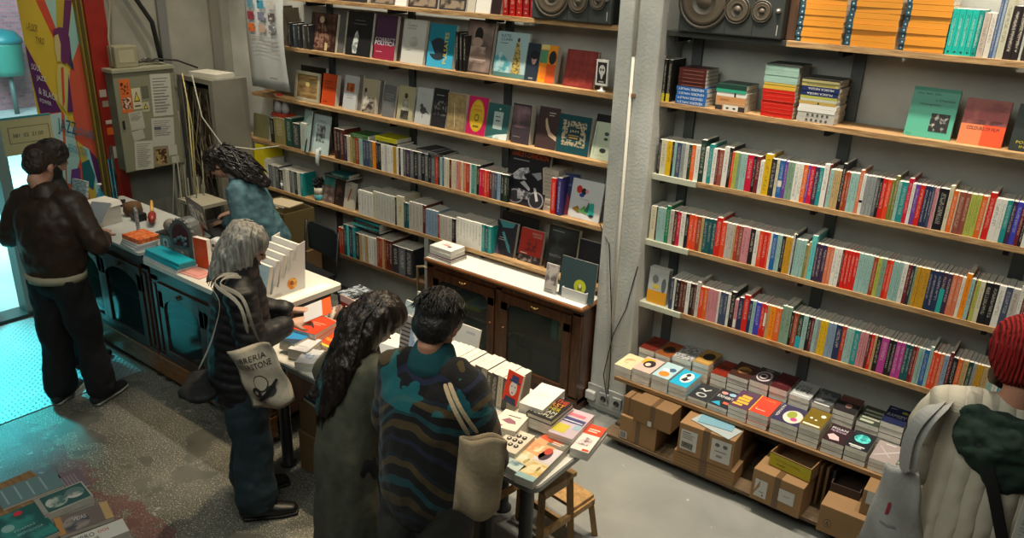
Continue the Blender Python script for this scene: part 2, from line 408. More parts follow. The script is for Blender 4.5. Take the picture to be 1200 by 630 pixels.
# ------------------------------------------------------------------ spine-out rows
COL = {  # key: (hex, word)
 'k': ('#17161a', 'black'), 'K': ('#2b2b30', 'charcoal'), 'w': ('#dcdad0', 'white'), 'W': ('#c3c2b8', 'off-white'), 'c': ('#cfc7a8', 'cream'),
 'y': ('#d9b014', 'yellow'), 'm': ('#c08f22', 'mustard'), 'o': ('#dc6420', 'orange'), 'O': ('#ef8a10', 'bright orange'), 'r': ('#cf2017', 'red'), 'R': ('#b23522', 'brick red'),
 'e': ('#e0451e', 'orange-red'), 'x': ('#c8153a', 'crimson'), 'X': ('#6e1c26', 'dark red'), 'p': ('#c9838a', 'pink'), 'P': ('#b33a8e', 'magenta'), 'v': ('#6a3f96', 'purple'),
 'V': ('#3b2944', 'dark plum'), 'u': ('#3b3fb0', 'royal blue'), 'b': ('#1f5f9e', 'blue'), 'n': ('#232f52', 'navy'), 'N': ('#3d4a63', 'slate blue'), 't': ('#1c8a8a', 'teal'),
 'T': ('#0e5157', 'dark teal'), 'a': ('#93b8b0', 'pale aqua'), 'A': ('#5fc3c0', 'bright aqua'), 'g': ('#7d9a83', 'sage green'), 'G': ('#157a50', 'green'), 'D': ('#1c3a2e', 'dark green'),
 'l': ('#a9b04e', 'lime'), 'L': ('#7a7a3c', 'olive'), 'i': ('#b89c6b', 'tan'), 'I': ('#8c8676', 'taupe'), 'j': ('#8f9494', 'grey'), 'J': ('#5b6064', 'dark grey'),
 's': ('#d0734f', 'salmon'), 'q': ('#8e4b3c', 'rose brown'), 'Q': ('#5a261c', 'dark brown'), 'z': ('#b9b2a8', 'greige'), 'B': ('#7f97ad', 'pale blue'), 'h': ('#9b3d1c', 'rust'),
}
def ordn(n):
    n_ = ['', 'first', 'second', 'third', 'fourth', 'fifth', 'sixth', 'seventh', 'eighth', 'ninth', 'tenth', 'eleventh', 'twelfth', 'thirteenth', 'fourteenth', 'fifteenth', 'sixteenth', 'seventeenth', 'eighteenth', 'nineteenth']
    if n < 20: return n_[n]
    tens = {20: 'twentieth', 30: 'thirtieth', 40: 'fortieth', 50: 'fiftieth', 60: 'sixtieth', 70: 'seventieth', 80: 'eightieth', 90: 'ninetieth'}
    ts = {20: 'twenty', 30: 'thirty', 40: 'forty', 50: 'fifty', 60: 'sixty', 70: 'seventy', 80: 'eighty', 90: 'ninety'}
    t = n // 10 * 10; return tens[t] if n == t else ts[t] + '-' + n_[n - t]
def parse(segs):
    "segs: (origin px, scale, 'x<col>[^|-] ...') -> list of (px, colour, flag)"
    out = []
    for ox, sc, s in segs:
        for w_ in s.split():
            num = ''.join(ch for ch in w_ if ch.isdigit()); rest = w_[len(num):]
            out.append((ox + int(num) / sc, rest[0], rest[1:]))
    return out
def row(lst, lv, h0, where_, group, end, spine_extra={}, dep=.145, order='from the pillar', noun='book'):
    nmn = noun if noun != 'book' or order == 'rev' else 'paperback'
    z = LV[lv]; prev = None; n = 0
    xs = [sx(p, YS, z + h0 * .5) for p, _, _ in lst] + [sx(end, YS, z + h0 * .5)]
    cnt = sum(1 for i in lst if i[1] != '_')
    for i, (p, c, fl) in enumerate(lst):
        if c == '_': continue
        n += 1
        t = max(.006, xs[i + 1] - xs[i] - .0008)
        h = h0 + rnd.uniform(-.001, .001)
        if '^' in fl: h += .022
        if '!' in fl: h += .04
        if '-' in fl: h -= .02
        d = dep + rnd.uniform(-.008, .012) + (.03 if '^' in fl or '!' in fl else 0)
        hx, cw = COL[c]
        pos = n if order != 'rev' else cnt - n + 1
        nm = f'{ordn(pos)} from the pillar' if pos > 1 else 'nearest the pillar'
        adj = 'tall ' if ('^' in fl or '!' in fl) else ('short ' if '-' in fl else ('thin ' if t < .014 else ('thick ' if t > .032 else '')))
        b = spine_out(xs[i], z + .0005, YS + .006 + rnd.uniform(0, .003), t, h, d, hx, f'{adj}{cw} {noun} {where_}, {nm}', group=group, spine=spine_extra.get(i + 1), name=nmn)
B_R = parse([(760, 7.5, '75k 100c 150y 195k 213a 235N 275j 310W 340D 365o 400w 440D! 485w 515t^ 550w 585X 605q 645w^ 690k^ 715e 735l 770g 795a 820a 850x 905k 930X 965w- 1000y^ 1060K 1105c 1130b 1175v'),
             (900, 7.5, '155g 178g 215w 262w 290o 330v 350x 390V 430t 465w^ 510X^ 520a 555i 590i 620k! 650h 675h 700a 735a 775s^ 805w 835j 870j 900j 925J 955k 980r 1020e 1060L 1085L^ 1115a 1145t'),
             (1040, 6.3, '125x^ 155w 180v 212r 250n 280n 302N 322p 348w- 352k 425c^ 455o 490c 500q 548q 585l 625l 665o 705c 718r^ 765w 815w 850t 890V 925u 965X 995k 1020w')])
row(B_R, 'B', .205, 'on the upper spine shelf right of pillar', 'paperbacks on the upper spine-out shelf', 1218,
    {54: [('r', 0, .3, 1, .06, '#111111')], 32: [('r', .1, .3, .8, .16, '#e0d8c8')]})
C_R = parse([(750, 6.3, '70c 110k 120a 150a 180G^ 210z 240Q 265x 290w 325k 350e 385e 410h 440i 460T 490T 520T 550r^ 590e 625z 650z 680i 695R 715q 745p 780p 800k 835w 865e 895r 930e 945w'),
             (890, 6.3, '80b 115a 130a 150k 175m 200m 225W^ 240k^ 248a 273a 300a 325L- 345i 360A! 395V 420V 450V 480s 503s 530w 560w 590Q 605r 632r 658r 685r 712a 738a 770a 797a 820h 850l 880g 915r 935e 962a 985a'),
             (1040, 6.3, '60a 90w 125X 150K 175g 190m 217m 245m 285n 312n 345n 378V 415V 450s 485s 520w 545O^ 585a 615X 625l 655c 690k 742k 790w 840N 890z 945w^ 975X 1005w')])
row(C_R, 'C', .212, 'on the middle spine shelf right of pillar', 'paperbacks on the middle spine-out shelf', 1216,
    {len(parse([(0, 1, '1a')])) + 80: [('r', 0, 0, 1, .6, '#1fa39c')]})
D_R = parse([(750, 6.3, '215N 240w 255k 283Q 308Q 332w 360k 385Q 405W^ 430e 462o 490p 515p 540p 565w 580N 608N 635w 655k^ 690p- 715n 750r^ 790n 815a 840u 880r 905r 925i'),
             (880, 6.3, '125O 167o 210g^ 242g^ 280k 300h 335D 370a 405k 430X 450a 475j 495y 522y 550B 580B 610n 655R 685a 712a 742t 785p 815p 845Q 865r 890i 908k 942P'),
             (1030, 6.3, '50k 75k 105P 140P 170T 200T 225X 250R 265a 290a 310b 345a^ 370e 395e 425s 455B 490X^ 515k 555o 590i 630D 665j 690m 715m 740i 790a 830w 870t 905w 940b 975r 1010w')])
row(D_R, 'D', .205, 'on the lower spine shelf right of pillar', 'paperbacks on the lower spine-out shelf', 1200,
    {20: [('r', .1, .05, .8, .28, '#d8d8d0')], 27: [('r', .1, .35, .8, .4, '#d8d4c4')], 35: [('r', 0, 0, 1, .35, '#18a0b0')]})
# ------------------------------------------------------------------ upper shelves right of the pillar
def flat_stack(px, lv, items, where_, group, yaw=0, side='s', y=None):
    "books lying in a pile on a shelf, spines to the room; items bottom-up: (t, len_x, depth, col, word, spine shapes or None)"
    z = LV[lv] + .0005; x = sx(px, YS, z)
    n = len(items)
    for i, it in enumerate(items):
        t, lx, d, c, word, sp = it[:6]
        dx = rnd.uniform(-.002, .004) if len(it) < 7 else it[6]
        M = T(x + lx + dx, (y or YS + .01) + rnd.uniform(0, .003), z + t) @ RZ(90 + yaw) @ RXm(-90)
        pos = 'at the bottom of' if i == 0 else ('on top of' if i == n - 1 else ordn(i + 1) + ' up in')
        book(t - .0006, lx, d, c, M, f'{word} lying {pos} {where_}', group=group, spine=sp, plain=True)
        z += t
Wt = '#e4e2da'
# spine shapes: x across the thickness, z along the length (0 = foot of the book)
haley = [('r', 0, 0, 1, .08, '#1d62a8'), ('T', 'HALEY,', .2, .56, .6, .4, Wt), ('T', 'HENDRIX', .2, .1, .6, .42, Wt)]
x = sx(776, YS, 2.12)
for i, (px, w_) in enumerate(((775.5, .018), (780, .022))):
    spine_out(sx(px, YS, 2.2) + .004 * i, LV['A'] + .0005, YS + .008, w_, .235, .17, '#1d1b17', f'black book with a yellow foot {"touching the pillar" if i == 0 else "next to the brown and blue pile"}, second shelf',
              spine=[('r', 0, 0, 1, .2, '#c9b51e')], group='books on the second shelf right of the pillar')
flat_stack(790, 'A', [(.0245, .185, .17, '#1d62a8', f'blue book with white lettering', haley)] * 4 + [(.0205, .165, .165, '#4a1c18', 'dark red brown book', [('r', .3, .1, .15, .75, '#8a5a48')], .005)] * 5,
           'the brown-and-blue pile', 'blue and brown books in the first pile')
flat_stack(836, 'A', [(.042, .17, .16, '#b9926a', 'tan book with photo strip', [('r', .0, .0, .62, .22, '#2c2a28'), ('r', .0, .22, .7, .5, '#d8d4ca'), ('e', .3, .35, .12, .05, '#222'), ('e', .3, .58, .12, .05, '#222'), ('r', 0, .76, .6, .24, '#35302c')]),
                      (.032, .172, .165, '#c08a58', 'pale orange book', [('T', 'DORADIS', .3, .55, .3, .3, '#5a2a1a')]), (.022, .172, .16, '#d8d6cc', 'white book', [('r', 0, .35, 1, .06, '#222')]),
                      (.018, .17, .165, '#2f9c7c', 'green book', None), (.026, .172, .17, '#1c3c30', 'dark green book', None)],
           'the low second pile', 'mixed books in the second pile')
flat_stack(889, 'A', [(.0205, .17, .165, '#c21c0e', 'red book', [('r', .2, .06, .12, .86, '#e2503a')])] * 7 + [(.0115, .172, .165, '#c9a33c', 'yellow book', None)] * 2 + [(.0115, .17, .165, '#c2a84a', 'olive yellow book', None)] +
           [(.0125, .178, .17, '#93b3a6', 'pale green book', None, -.004)] * 7 + [(.008, .18, .17, '#3c403c', 'dark grey book', None)], 'the tall red and pale green pile', 'red, yellow and green books in the third pile')
dog = [('e', .5, .2 + .13 * k, .28, .035, '#55524c') for k in range(5)]
flat_stack(932, 'A', [(.026, .19, .175, '#b4b1a8', 'grey book with small drawings', dog)] * 2 + [(.02, .19, .17, '#dcdad2', 'white book', None)] * 2 + [(.015, .185, .17, '#b99a4c', 'mustard book', [('r', .2, .45, .6, .04, '#222')]), (.014, .185, .17, '#b9bba8', 'grey green book', None), (.013, .185, .17, '#a9ab4a', 'lime book', None),
                      (.024, .188, .17, '#1d2c5c', 'navy book with white lettering', [('T', 'MUSICA NEGRA', .3, .15, .45, .68, Wt)]), (.024, .188, .17, '#1d2c5c', 'navy book with white lettering', [('T', 'MUSICA NEGRA', .3, .15, .45, .68, Wt)]),
                      (.02, .186, .17, '#b3a860', 'khaki book', [('T', 'CONVERSATIONS', .3, .1, .35, .75, '#333')]), (.012, .186, .17, '#a8a070', 'drab olive book', None), (.008, .186, .175, '#2a2a26', 'black book', None)],
           'the pile by the steel upright', 'mixed books in the fourth pile')
# leaning, face-out books at the right
face_out(sx(1056, YS, 2.12), LV['A'] + .001, YS + .05, .02, .235, .205, '#4fa389', 'green paperback with a small black photograph, second shelf right of the pillar',
         [('r', 0, .93, 1, .07, '#3f8b74'), ('t', 'Hans Belt  Zilla', .1, .86, .5, .035, '#1d3a30'), ('t', 'L.Chambal', .52, .74, .4, .04, '#1d3a30'), ('t', 'Photographs', .2, .64, .45, .045, '#1d3a30'), ('r', .5, .14, .4, .36, duo('#1c1c1c', '#d0cdc4', 28, .55, .7)), ('t', 'Faber', .05, .04, .12, .025, '#1d3a30')], tilt=11)
face_out(sx(1119, YS, 2.12), LV['A'] + .001, YS + .045, .03, .21, .185, '#8b3c38', 'dark pink and orange book about film colour, facing out on the second shelf',
         [('r', 0, .0, .5, .45, '#d9784a'), ('r', .5, .0, .5, .45, '#dc4a1a'), ('r', 0, .45, 1, .1, duo('#5a2a2e', '#8b4a44', 20)), ('r', 0, .55, 1, .45, duo('#8e4444', '#a75a50', 12)), ('t', 'COLOURS OF FILM', .14, .33, .72, .075, '#2a1412')], tilt=12, hard=True)
face_out(sx(1180, YS, 2.12), LV['A'] + .001, YS + .045, .026, .21, .2, '#1c241f', 'black book with a green globe, facing out at the far right of the second shelf',
         [('e', .55, .5, .32, .28, duo('#3b5a2c', '#8a9a55', 16)), ('t', 'ZINES', .2, .87, .5, .06, '#c9c9b0'), ('t', 'POST APOC', .12, .16, .6, .06, '#c4b32a'), ('t', 'IN MUSIC', .2, .07, .5, .05, '#c4b32a')], tilt=12)
# top shelf: loudspeaker, bundles of orange magazines
def speaker(x0, x1, z0, label, hgt=.27, dep=.3, y0=YS - .03, flip=1, cones=((.27, .15, .62), (.62, .075, .45), (.85, .06, .45))):
    w = x1 - x0
    r = thing('loudspeaker', label, 'speaker', T(x0, y0, z0))
    MB().box(0, w, 0, dep * .72, 0, hgt, b=.008).build('cabinet', mat('#2c302d', .55, bump=.05), r)
    for f in (.47, .73): MB().box(w * f - .0015, w * f + .0015, -.002, 0, .0, hgt, mat('#15181a', .6)).build('panel_seam', None, r)
    for fx, rr, fz in cones:
        M = T(w * fx, -.001, hgt * fz) @ RXm(90)
        a = MB().lathe([(rr * 1.14, 0), (rr * 1.14, .006), (rr, .009), (rr * .99, .004)], 28, M=M).build('driver_ring', mat('#4a463e', .45, .4), r)
        MB().lathe([(rr * .98, .003), (rr * .92, .010), (rr * .8, .010), (rr * .35, .0), (rr * .3, .008), (rr * .01, .013)], 28, M=M).build('cone', mat('#4a4033', .55), a)
    k = MB().lathe([(.014, 0), (.014, .008), (.006, .02), (.002, .022)], 14, M=T(w * .95, 0, hgt * .42) @ RXm(90)).build('knob', mat('#a9a9a4', .3, .8), r)
    MB().box(w * .955, w * .96, -.002, 0, .02, .07, mat('#b9b9b4', .5)).build('badge', None, r)
    return r
speaker(sx(626, YS, 2.51), sx(718, YS, 2.51), LV['T'] + .001, 'large dark grey loudspeaker on the top shelf left of the pillar', .33, cones=((.26, .12, .45), (.60, .062, .36), (.84, .05, .40)))
speaker(sx(797, YS, 2.51), sx(917, YS, 2.51), LV['T'] + .001, 'large dark grey loudspeaker on the top shelf right of the pillar', .33, cones=((.24, .13, .5), (.57, .064, .40), (.80, .05, .40)))
z0 = LV['T'] + .0005
for bi, (pl, pr) in enumerate(((931, 984), (988, 1047), (1052, 1105))):
    x0 = sx(pl, YS, 2.51); x1 = sx(pr, YS, 2.51); z = z0
    bl = ('leftmost', 'middle', 'right-hand')[bi]
    for k in range(9):
        t = .0262; wob = rnd.uniform(-.002, .003); dd = .215 + rnd.uniform(-.004, .004)
        M = T(x1 + wob, YS + .006 + rnd.uniform(0, .006), z + t) @ RZ(90 + rnd.uniform(-.6, .6)) @ RXm(-90)
        pos = 'bottom' if k == 0 else ('topmost' if k == 8 else ordn(k + 1) + ' from the bottom')
        book(t - .001, x1 - x0, .19, '#e3952f', M, f'orange magazine with a blue end, {pos} in the {bl} orange stack', cat='magazine', name='magazine', plain=True, group=f'orange magazines, {bl} stack',
             spine=[('r', 0, .88 if bi < 9 else 0, 1, .12, '#14485a'), ('e', .5, .94, .18, .018, '#b9c9c9')])
        z += t
tag(MB().box(sx(918, YS, 2.52), sx(929, YS, 2.52), YS + .03, YS + .2, z0, z0 + .25, b=.003).build('wooden_box', mat('#5a3e2a', .7)), 'narrow brown box between the right loudspeaker and the orange magazines', 'box')
xs = [1107, 1114.5, 1122, 1129.5, 1137, 1143]
for i in range(5):
    a = sx(xs[i], YS, 2.52); b_ = sx(xs[i + 1], YS, 2.52)
    spine_out(a, z0, YS + .01, b_ - a - .001, .2 - .0 * i, .15, '#17b2a2' if i < 4 else '#0f8a80', f'turquoise book on the top shelf, {ordn(i + 1)} from the orange magazines', group='turquoise books on the top shelf',
              spine=[('T', 'FERNANDO PESSOA', .3, .2, .3, .6, '#bfe4dc'), ('e', .5, .07, .25, .02, '#0c5a54')])
for px, px2, c, wd, h in ((1143.5, 1151, '#b9aca0', 'pinkish grey', .19), (1151.5, 1158, '#cfc8bc', 'cream', .19), (1158.5, 1162, '#4c648a', 'slim blue', .27), (1162.5, 1166, '#7d8fa8', 'slim grey blue', .27), (1166.5, 1174.5, '#b8b6a0', 'sage cream', .25), (1175.5, 1184, '#241a1a', 'black', .225), (1184.5, 1192.5, '#241a1a', 'second black', .225), (1193, 1196, '#b3b6ae', 'slim light grey', .23), (1196.5, 1203, '#2c2a24', 'dark olive', .23)):
    a = sx(px, YS, 2.52); b_ = sx(px2, YS, 2.52)
    spine_out(a, z0, YS + .01, b_ - a, h, .16, c, f'{wd} book standing at the right end of the top shelf', group='books at the right end of the top shelf',
              spine=[('T', 'A Francesca Dellarosa', .35, .15, .3, .72, '#d8d0c0')] if 'black' in wd else None)

#LB
def FO(pl, pr, lv, ytop, c, label, prt=None, t=.025, tilt=11, yb=.05, yaw=0, ref='left', **k):
    z = LV[lv] + .001; y = YS + yb
    x0 = sx(pl, y, z); x1 = sx(pr, y, z); top = aty(pl + 4, ytop, y + .03)
    h = max(.08, (top.z - z) / math.cos(math.radians(tilt)))
    k.setdefault('name', 'art_book')
    return face_out(x0, z, y, t, h, (x1 - x0) / math.cos(math.radians(yaw)), c, label, prt, tilt, yaw, **k)
FO(757, 779, 'D', 310, '#b7bab8', 'white magazine with a broad yellow foot at the pillar end of the lower spine shelf', [('r', 0, 0, 1, .36, '#d9981c'), ('e', .35, .68, .16, .12, '#6f7476'), ('r', .25, .42, .35, .12, '#c9b84a'), ('e', .8, .55, .12, .2, '#5a666c')], t=.05, tilt=4, yb=.02)
GA = dict(group='books facing out on the second shelf left of the pillar')
GB = dict(group='books facing out on the third shelf left of the pillar')
for i, (p, q, c, w_, h) in enumerate(((312, 318, '#221f1b', 'black', .3), (318.5, 324, '#2c261f', 'dark brown', .31), (324.5, 331, '#5c5344', 'drab brown', .30))):
    spine_out(sx(p, YS, 2.2), LV['A'] + .001, YS + .04, sx(q, YS, 2.2) - sx(p, YS, 2.2), h, .16, c, f'{w_} book leaning behind the hanging calendar on the second shelf', lean=-6, **GA)
for i in range(5):
    spine_out(sx(335.5 + i * 5.6, YS, 2.2), LV['A'] + .001, YS + .02, .026, .19 - .008 * (i % 2), .15, ['#2d3338', '#3f474c', '#2b2e33', '#4a4844', '#23262a'][i], f'dark grey book, {ordn(i + 1)} from the calendar on the second shelf', **GA)
FO(362, 392, 'A', 14, '#2a1a16', 'brown book with a standing figure portrait, near the left end of the second shelf',
   [('r', .05, .02, .9, .96, duo('#2a1712', '#6b4a3a', 20, .4, .7)), ('e', .42, .82, .09, .09, '#c9a88a'), ('p', [(.3, .7), (.55, .7), (.72, .4), (.8, .08), (.15, .08), (.22, .4)], duo('#4a2620', '#8b6a58', 30)), ('r', .6, .02, .1, .2, '#c9b48a')], **GA)
FO(393.5, 402, 'A', 13, '#5a5a58', 'grey book behind the standing figure portrait', t=.02, yb=.075, **GA)
FO(404, 433, 'A', 13, '#1b1d20', 'black book with a pale ghostly figure, facing out on the second shelf', [('p', [(.3, .05), (.45, .05), (.5, .45), (.42, .58), (.34, .5), (.25, .2)], duo('#7d8484', '#c6cac6', 24)), ('r', .3, .8, .4, .012, '#777'), ('r', .25, .72, .5, .012, '#777')], **GA)
FO(437, 461, 'A', 17, '#4a2c48', 'purple and crimson book with distorted white lettering', [('r', 0, 0, 1, .34, '#8a1c38'), ('t', 'CORRECT', .02, .40, .96, .09, '#d8d4d4'), ('t', 'POLITICA', .02, .32, .96, .09, '#d8d4d4'), ('r', .1, .16, .3, .02, '#c98a96')], t=.03, **GA)
FO(461.5, 468, 'A', 20, '#3a302f', 'dark grey board book behind the purple and crimson one', t=.02, yb=.08, **GA)
FO(469, 495, 'A', 22, '#c3c4bd', 'light grey exhibition book with small black titles', [('t', 'THE', .15, .9, .1, .02, '#333'), ('t', 'MOVEMENT', .15, .84, .45, .035, '#333'), ('t', 'PARIS CONCR', .15, .78, .4, .03, '#333'), ('e', .5, .5, .2, .12, duo('#bdbdb6', '#a9a9a3', 20)), ('r', .2, .3, .2, .01, '#777')], **GA)
FO(499, 529, 'A', 27, '#1b7c90', 'turquoise book with a dark round shape and yellow upright lettering', [('r', 0, 0, 1, .3, '#3aa6cc'), ('e', .4, .42, .36, .26, '#24303c'), ('p', [(.0, .3), (.3, .3), (.1, .55), (0, .6)], '#3aa6cc'), ('T', 'PULSATES', .62, .1, .14, .72, '#d8cf5a')], t=.035, **GA)
for i, p in enumerate((530.5, 535, 539.5)):
    spine_out(sx(p, YS, 2.2), LV['A'] + .001, YS + .03, .02, .26 - .01 * i, .16, ('#1d1f1e', '#2b2a26', '#191b1d')[i], f'black book, {ordn(i + 1)} right of the turquoise cover, second shelf', **GA)
FO(542, 573, 'A', 22, '#4a3f3a', 'tall book with a dark photograph of a dressed-up woman', [('r', .03, .03, .94, .94, duo('#5a4c46', '#a08a80', 9, .35, .75)), ('e', .45, .72, .15, .14, '#191614'), ('e', .42, .58, .2, .09, '#a88f80'), ('p', [(.2, .5), (.75, .5), (.8, .2), (.2, .2)], duo('#8b7468', '#b59e90', 14)), ('r', .2, .24, .6, .02, '#c9b8ac')], t=.03, **GA)
FO(577, 614, 'A', 36, '#9db9bd', 'pale blue book with a tall figure in a patterned coat', [('t', 'KATE', .12, .88, .3, .06, '#16242a'), ('t', 'CLARK', .12, .80, .38, .06, '#16242a'), ('r', .1, .74, .26, .012, '#334'), ('p', [(.55, .05), (.85, .05), (.76, .6), (.72, .78), (.62, .78), (.6, .6)], duo('#b8a45a', '#5a4a30', 60, .45, .6)), ('e', .68, .84, .04, .05, '#4a362a'),
   ('p', [(0, 0), (.5, 0), (.5, .3), (.2, .55), (0, .45)], duo('#4f9aa4', '#a9cbd0', 14)), ('r', 0, 0, 1, .1, '#4c7470')], t=.02, **GA)
FO(613, 628, 'A', 50, '#232e3b', 'dark navy book with a pale face', [('e', .62, .6, .2, .16, '#b58a88'), ('e', .62, .7, .3, .12, '#11151d'), ('t', 'LIVE', .4, .05, .3, .04, '#c9c9c9')], t=.02, **GA)
FO(629, 648, 'A', 52, '#e08a1c', 'orange book with green top corner and black disc', [('r', 0, .52, .45, .34, '#4a8a62'), ('r', .45, 0, .55, .5, '#c9521c'), ('e', .75, .68, .22, .18, '#1c1c1e'), ('e', .3, .28, .2, .18, '#d9731c'), ('r', 0, .88, .5, .12, '#cfc27a')], t=.05, yaw=0, **GA)
FO(659, 694, 'A', 57, '#7c2723', 'large deep red cloth book, facing out near the pillar', [('r', .04, .03, .92, .94, duo('#7c2723', '#8a332c', 30))], t=.035, hard=True, **GA)
r = thing('framed_card', 'small framed black and white skull card on a white stand by the pillar', 'framed picture', T(sx(697, YS + .02, 2.12), YS + .02, LV['A'] + .001))
MB().box(0, .085, 0, .02, .035, .19, b=.003).build('frame', mat('#d6d4cc', .5), r)
print_on([('r', .12, .1, .76, .8, '#1a1a1c'), ('e', .5, .6, .26, .2, '#b9b6ae'), ('e', .4, .62, .07, .05, '#1a1a1c'), ('e', .6, .62, .07, .05, '#1a1a1c'), ('p', [(.38, .42), (.62, .42), (.55, .26), (.45, .26)], '#b9b6ae'), ('r', .3, .14, .4, .04, '#b9b6ae')], .085, .155, r, T(0, 0, .035), 'picture')
MB().lathe([(.03, 0), (.03, .006), (.01, .012), (.008, .036)], 18, M=T(.042, .012, 0)).build('stand', mat('#d6d4cc', .4), r)
# top shelf, left
FO(380, 430, 'T', -30, '#2c2c2e', 'dark wide book at the left end of the top shelf', t=.02, yb=.03)
for i, (p, q, c, w_) in enumerate(((434, 462, '#55534e', 'grey brown'), (463, 476, '#dfded8', 'white'), (478, 512, '#33302c', 'dark brown'), (514, 545, '#35363c', 'dark'), (547, 556, '#b9b4a6', 'cream'), (557, 574, '#dcdad0', 'bright white'), (575, 586, '#2b1a1c', 'plum brown'))):
    FO(p, q, 'T', -28, c, f'{w_} book whose lower edge shows on the top shelf', [('r', .06, .05, .88, .25, duo('#3a342e', '#8a7a68', 14))] if i in (0, 2, 3) else None, t=.02, yb=.03)
for i in range(5):
    a = sx(588 + i * 8, YS, 2.52)
    spine_out(a, z0, YS + .01, .042, .24, .16, ('#a01a18', '#b01e16', '#a81c18', '#8c1a1e', '#8c1c22')[i], f'deep red book on the top shelf, {ordn(5 - i)} from the left loudspeaker', group='deep red books beside the left loudspeaker', spine=[('r', .2, .2, .6, .01, '#c98a6a'), ('e', .5, .1, .2, .02, '#c98a6a'), ('T', 'AUTOR', .4, .3, .2, .4, '#c98a6a')])
# third shelf face-out
r = thing('framed_picture', 'small gold and cream framed picture leaning at the left of the third shelf', 'framed picture', T(sx(343, YS + .02, 1.7), YS + .03, LV['B'] + .001) @ RXm(-9))
MB().box(0, .31, 0, .02, 0, .025, b=.003).box(0, .31, 0, .02, .215, .24, b=.003).box(0, .025, 0, .02, .025, .215, b=.003).box(.285, .31, 0, .02, .025, .215, b=.003).build('frame', mat('#a39d85', .5), r)
print_on([('r', 0, 0, 1, 1, duo('#6b4f2c', '#a68a5a', 8, .35, .65, stretch=(1, 1, 5))), ('r', 0, .55, 1, .2, duo('#6b5a3c', '#8f7a50', 8)), ('e', .5, .6, .1, .1, '#b9a66a')], .26, .19, r, T(.025, .01, .025), 'painting')
FO(352, 381, 'B', 76, '#1b1714', 'black book behind the framed picture', t=.03, yb=.12, tilt=6, **GB)
FO(376, 392, 'B', 86, '#c4461a', 'orange book with red lettering near the left end', [('r', .1, .55, .7, .02, '#7a2414'), ('r', .1, .75, .6, .02, '#7a2414'), ('r', .1, .68, .5, .02, '#7a2414'), ('r', .15, .1, .3, .02, '#7a2414')], t=.045, **GB)
FO(401, 416, 'B', 88, '#bfc3c6', 'white book with a small orange square picture', [('r', .2, .52, .6, .26, duo('#8a4420', '#c9713a', 20)), ('r', .2, .4, .5, .012, '#777'), ('r', .2, .34, .55, .012, '#777')], t=.018, **GB)
FO(417, 422, 'B', 88, '#6d6a66', 'grey book edge between the white and the cream book', t=.02, yb=.07, **GB)
FO(423, 439, 'B', 92, '#b5aa8e', 'cream book with a seated person beside a window', [('r', .04, .02, .9, .45, duo('#3b3733', '#8b8478', 26)), ('e', .2, .66, .09, .07, '#3a342e'), ('p', [(.1, .6), (.32, .6), (.5, .35), (.3, .1), (.05, .1)], duo('#9a9488', '#c9c4b8', 30))], t=.035, **GB)
FO(440, 446, 'B', 94, '#5b5856', 'dark grey book behind the cream one with the seated person', t=.02, yb=.08, **GB)
FO(447, 461, 'B', 99, '#6a6c6c', 'grey cloth book with pale lettering', [('r', .15, .7, .7, .02, '#9a9a98'), ('r', .15, .63, .7, .02, '#9a9a98'), ('r', .15, .56, .5, .02, '#9a9a98')], t=.02, **GB)
FO(464, 482, 'B', 100, '#a9a583', 'sage book with a full length portrait of a seated man', [('e', .5, .72, .11, .08, '#3a342c'), ('p', [(.36, .62), (.64, .62), (.76, .42), (.7, .25), (.8, .05), (.2, .05), (.3, .25), (.25, .42)], duo('#8c8a7c', '#b9b8aa', 30)), ('r', .25, .04, .5, .25, duo('#2b2a28', '#4c4a44', 20))], t=.02, **GB)
FO(485, 503, 'B', 102, '#b4b9b8', 'pale grey book with a small dark bird', [('e', .5, .38, .2, .1, '#4a4c4c'), ('e', .38, .5, .1, .06, '#4a4c4c'), ('p', [(.6, .36), (.95, .28), (.65, .42)], '#4a4c4c'), ('r', .47, .18, .03, .12, '#4a4c4c'), ('t', 'MERULA', .25, .8, .4, .03, '#889')], t=.015, **GB)
FO(504, 521, 'B', 103, '#26262a', 'black book with a grey photograph of a crowd', [('r', .05, .3, .9, .4, duo('#2a2a2c', '#a8a8a6', 40, .5, .7)), ('r', .2, .82, .5, .02, '#888')], t=.02, **GB)
FO(523, 544, 'B', 108, '#94805a', 'thick burlap-coloured book near the middle of the third shelf', [('r', .38, .1, .02, .7, '#c9bd9a'), ('r', .05, .02, .9, .95, duo('#8f7b55', '#a38f66', 30)), ('p', [(.36, .75), (.4, .75), (.46, .1), (.42, .1)], '#c9bd9a')], t=.055, tilt=5, **GB)
FO(545, 567, 'B', 112, '#c21f5a', 'pink and yellow ornate book', [('e', .5, .5, .38, .43, '#c9a81e'), ('e', .5, .5, .33, .38, '#d9b42a'), ('t', 'ENJOY', .3, .72, .4, .06, '#c2502a'), ('t', 'LIEBER', .26, .62, .48, .06, '#c2502a'), ('e', .5, .45, .12, .1, '#7a6a1c'), ('e', .5, .45, .08, .06, '#d9b42a'), ('r', .35, .2, .3, .05, '#7a6a1c')], t=.02, **GB)
FO(568, 593, 'B', 120, '#2f5c5c', 'dark teal book with a white label', [('r', .3, .28, .42, .5, '#a9bdb9'), ('r', .4, .5, .2, .04, '#556'), ('r', .38, .62, .22, .03, '#556'), ('p', [(.0, .0), (1, .0), (1, .2), (.5, .12)], duo('#4f9090', '#cfe0dc', 10)), ('e', .55, .86, .04, .03, '#c9d0cc')], t=.035, **GB)
FO(598, 619, 'B', 120, '#3b343c', 'dark mauve book with pinkish blurred picture', [('r', .03, .4, .94, .55, duo('#4a4048', '#8f7278', 12, .4, .7)), ('r', .1, .16, .4, .015, '#8a8088')], t=.055, tilt=6, **GB)
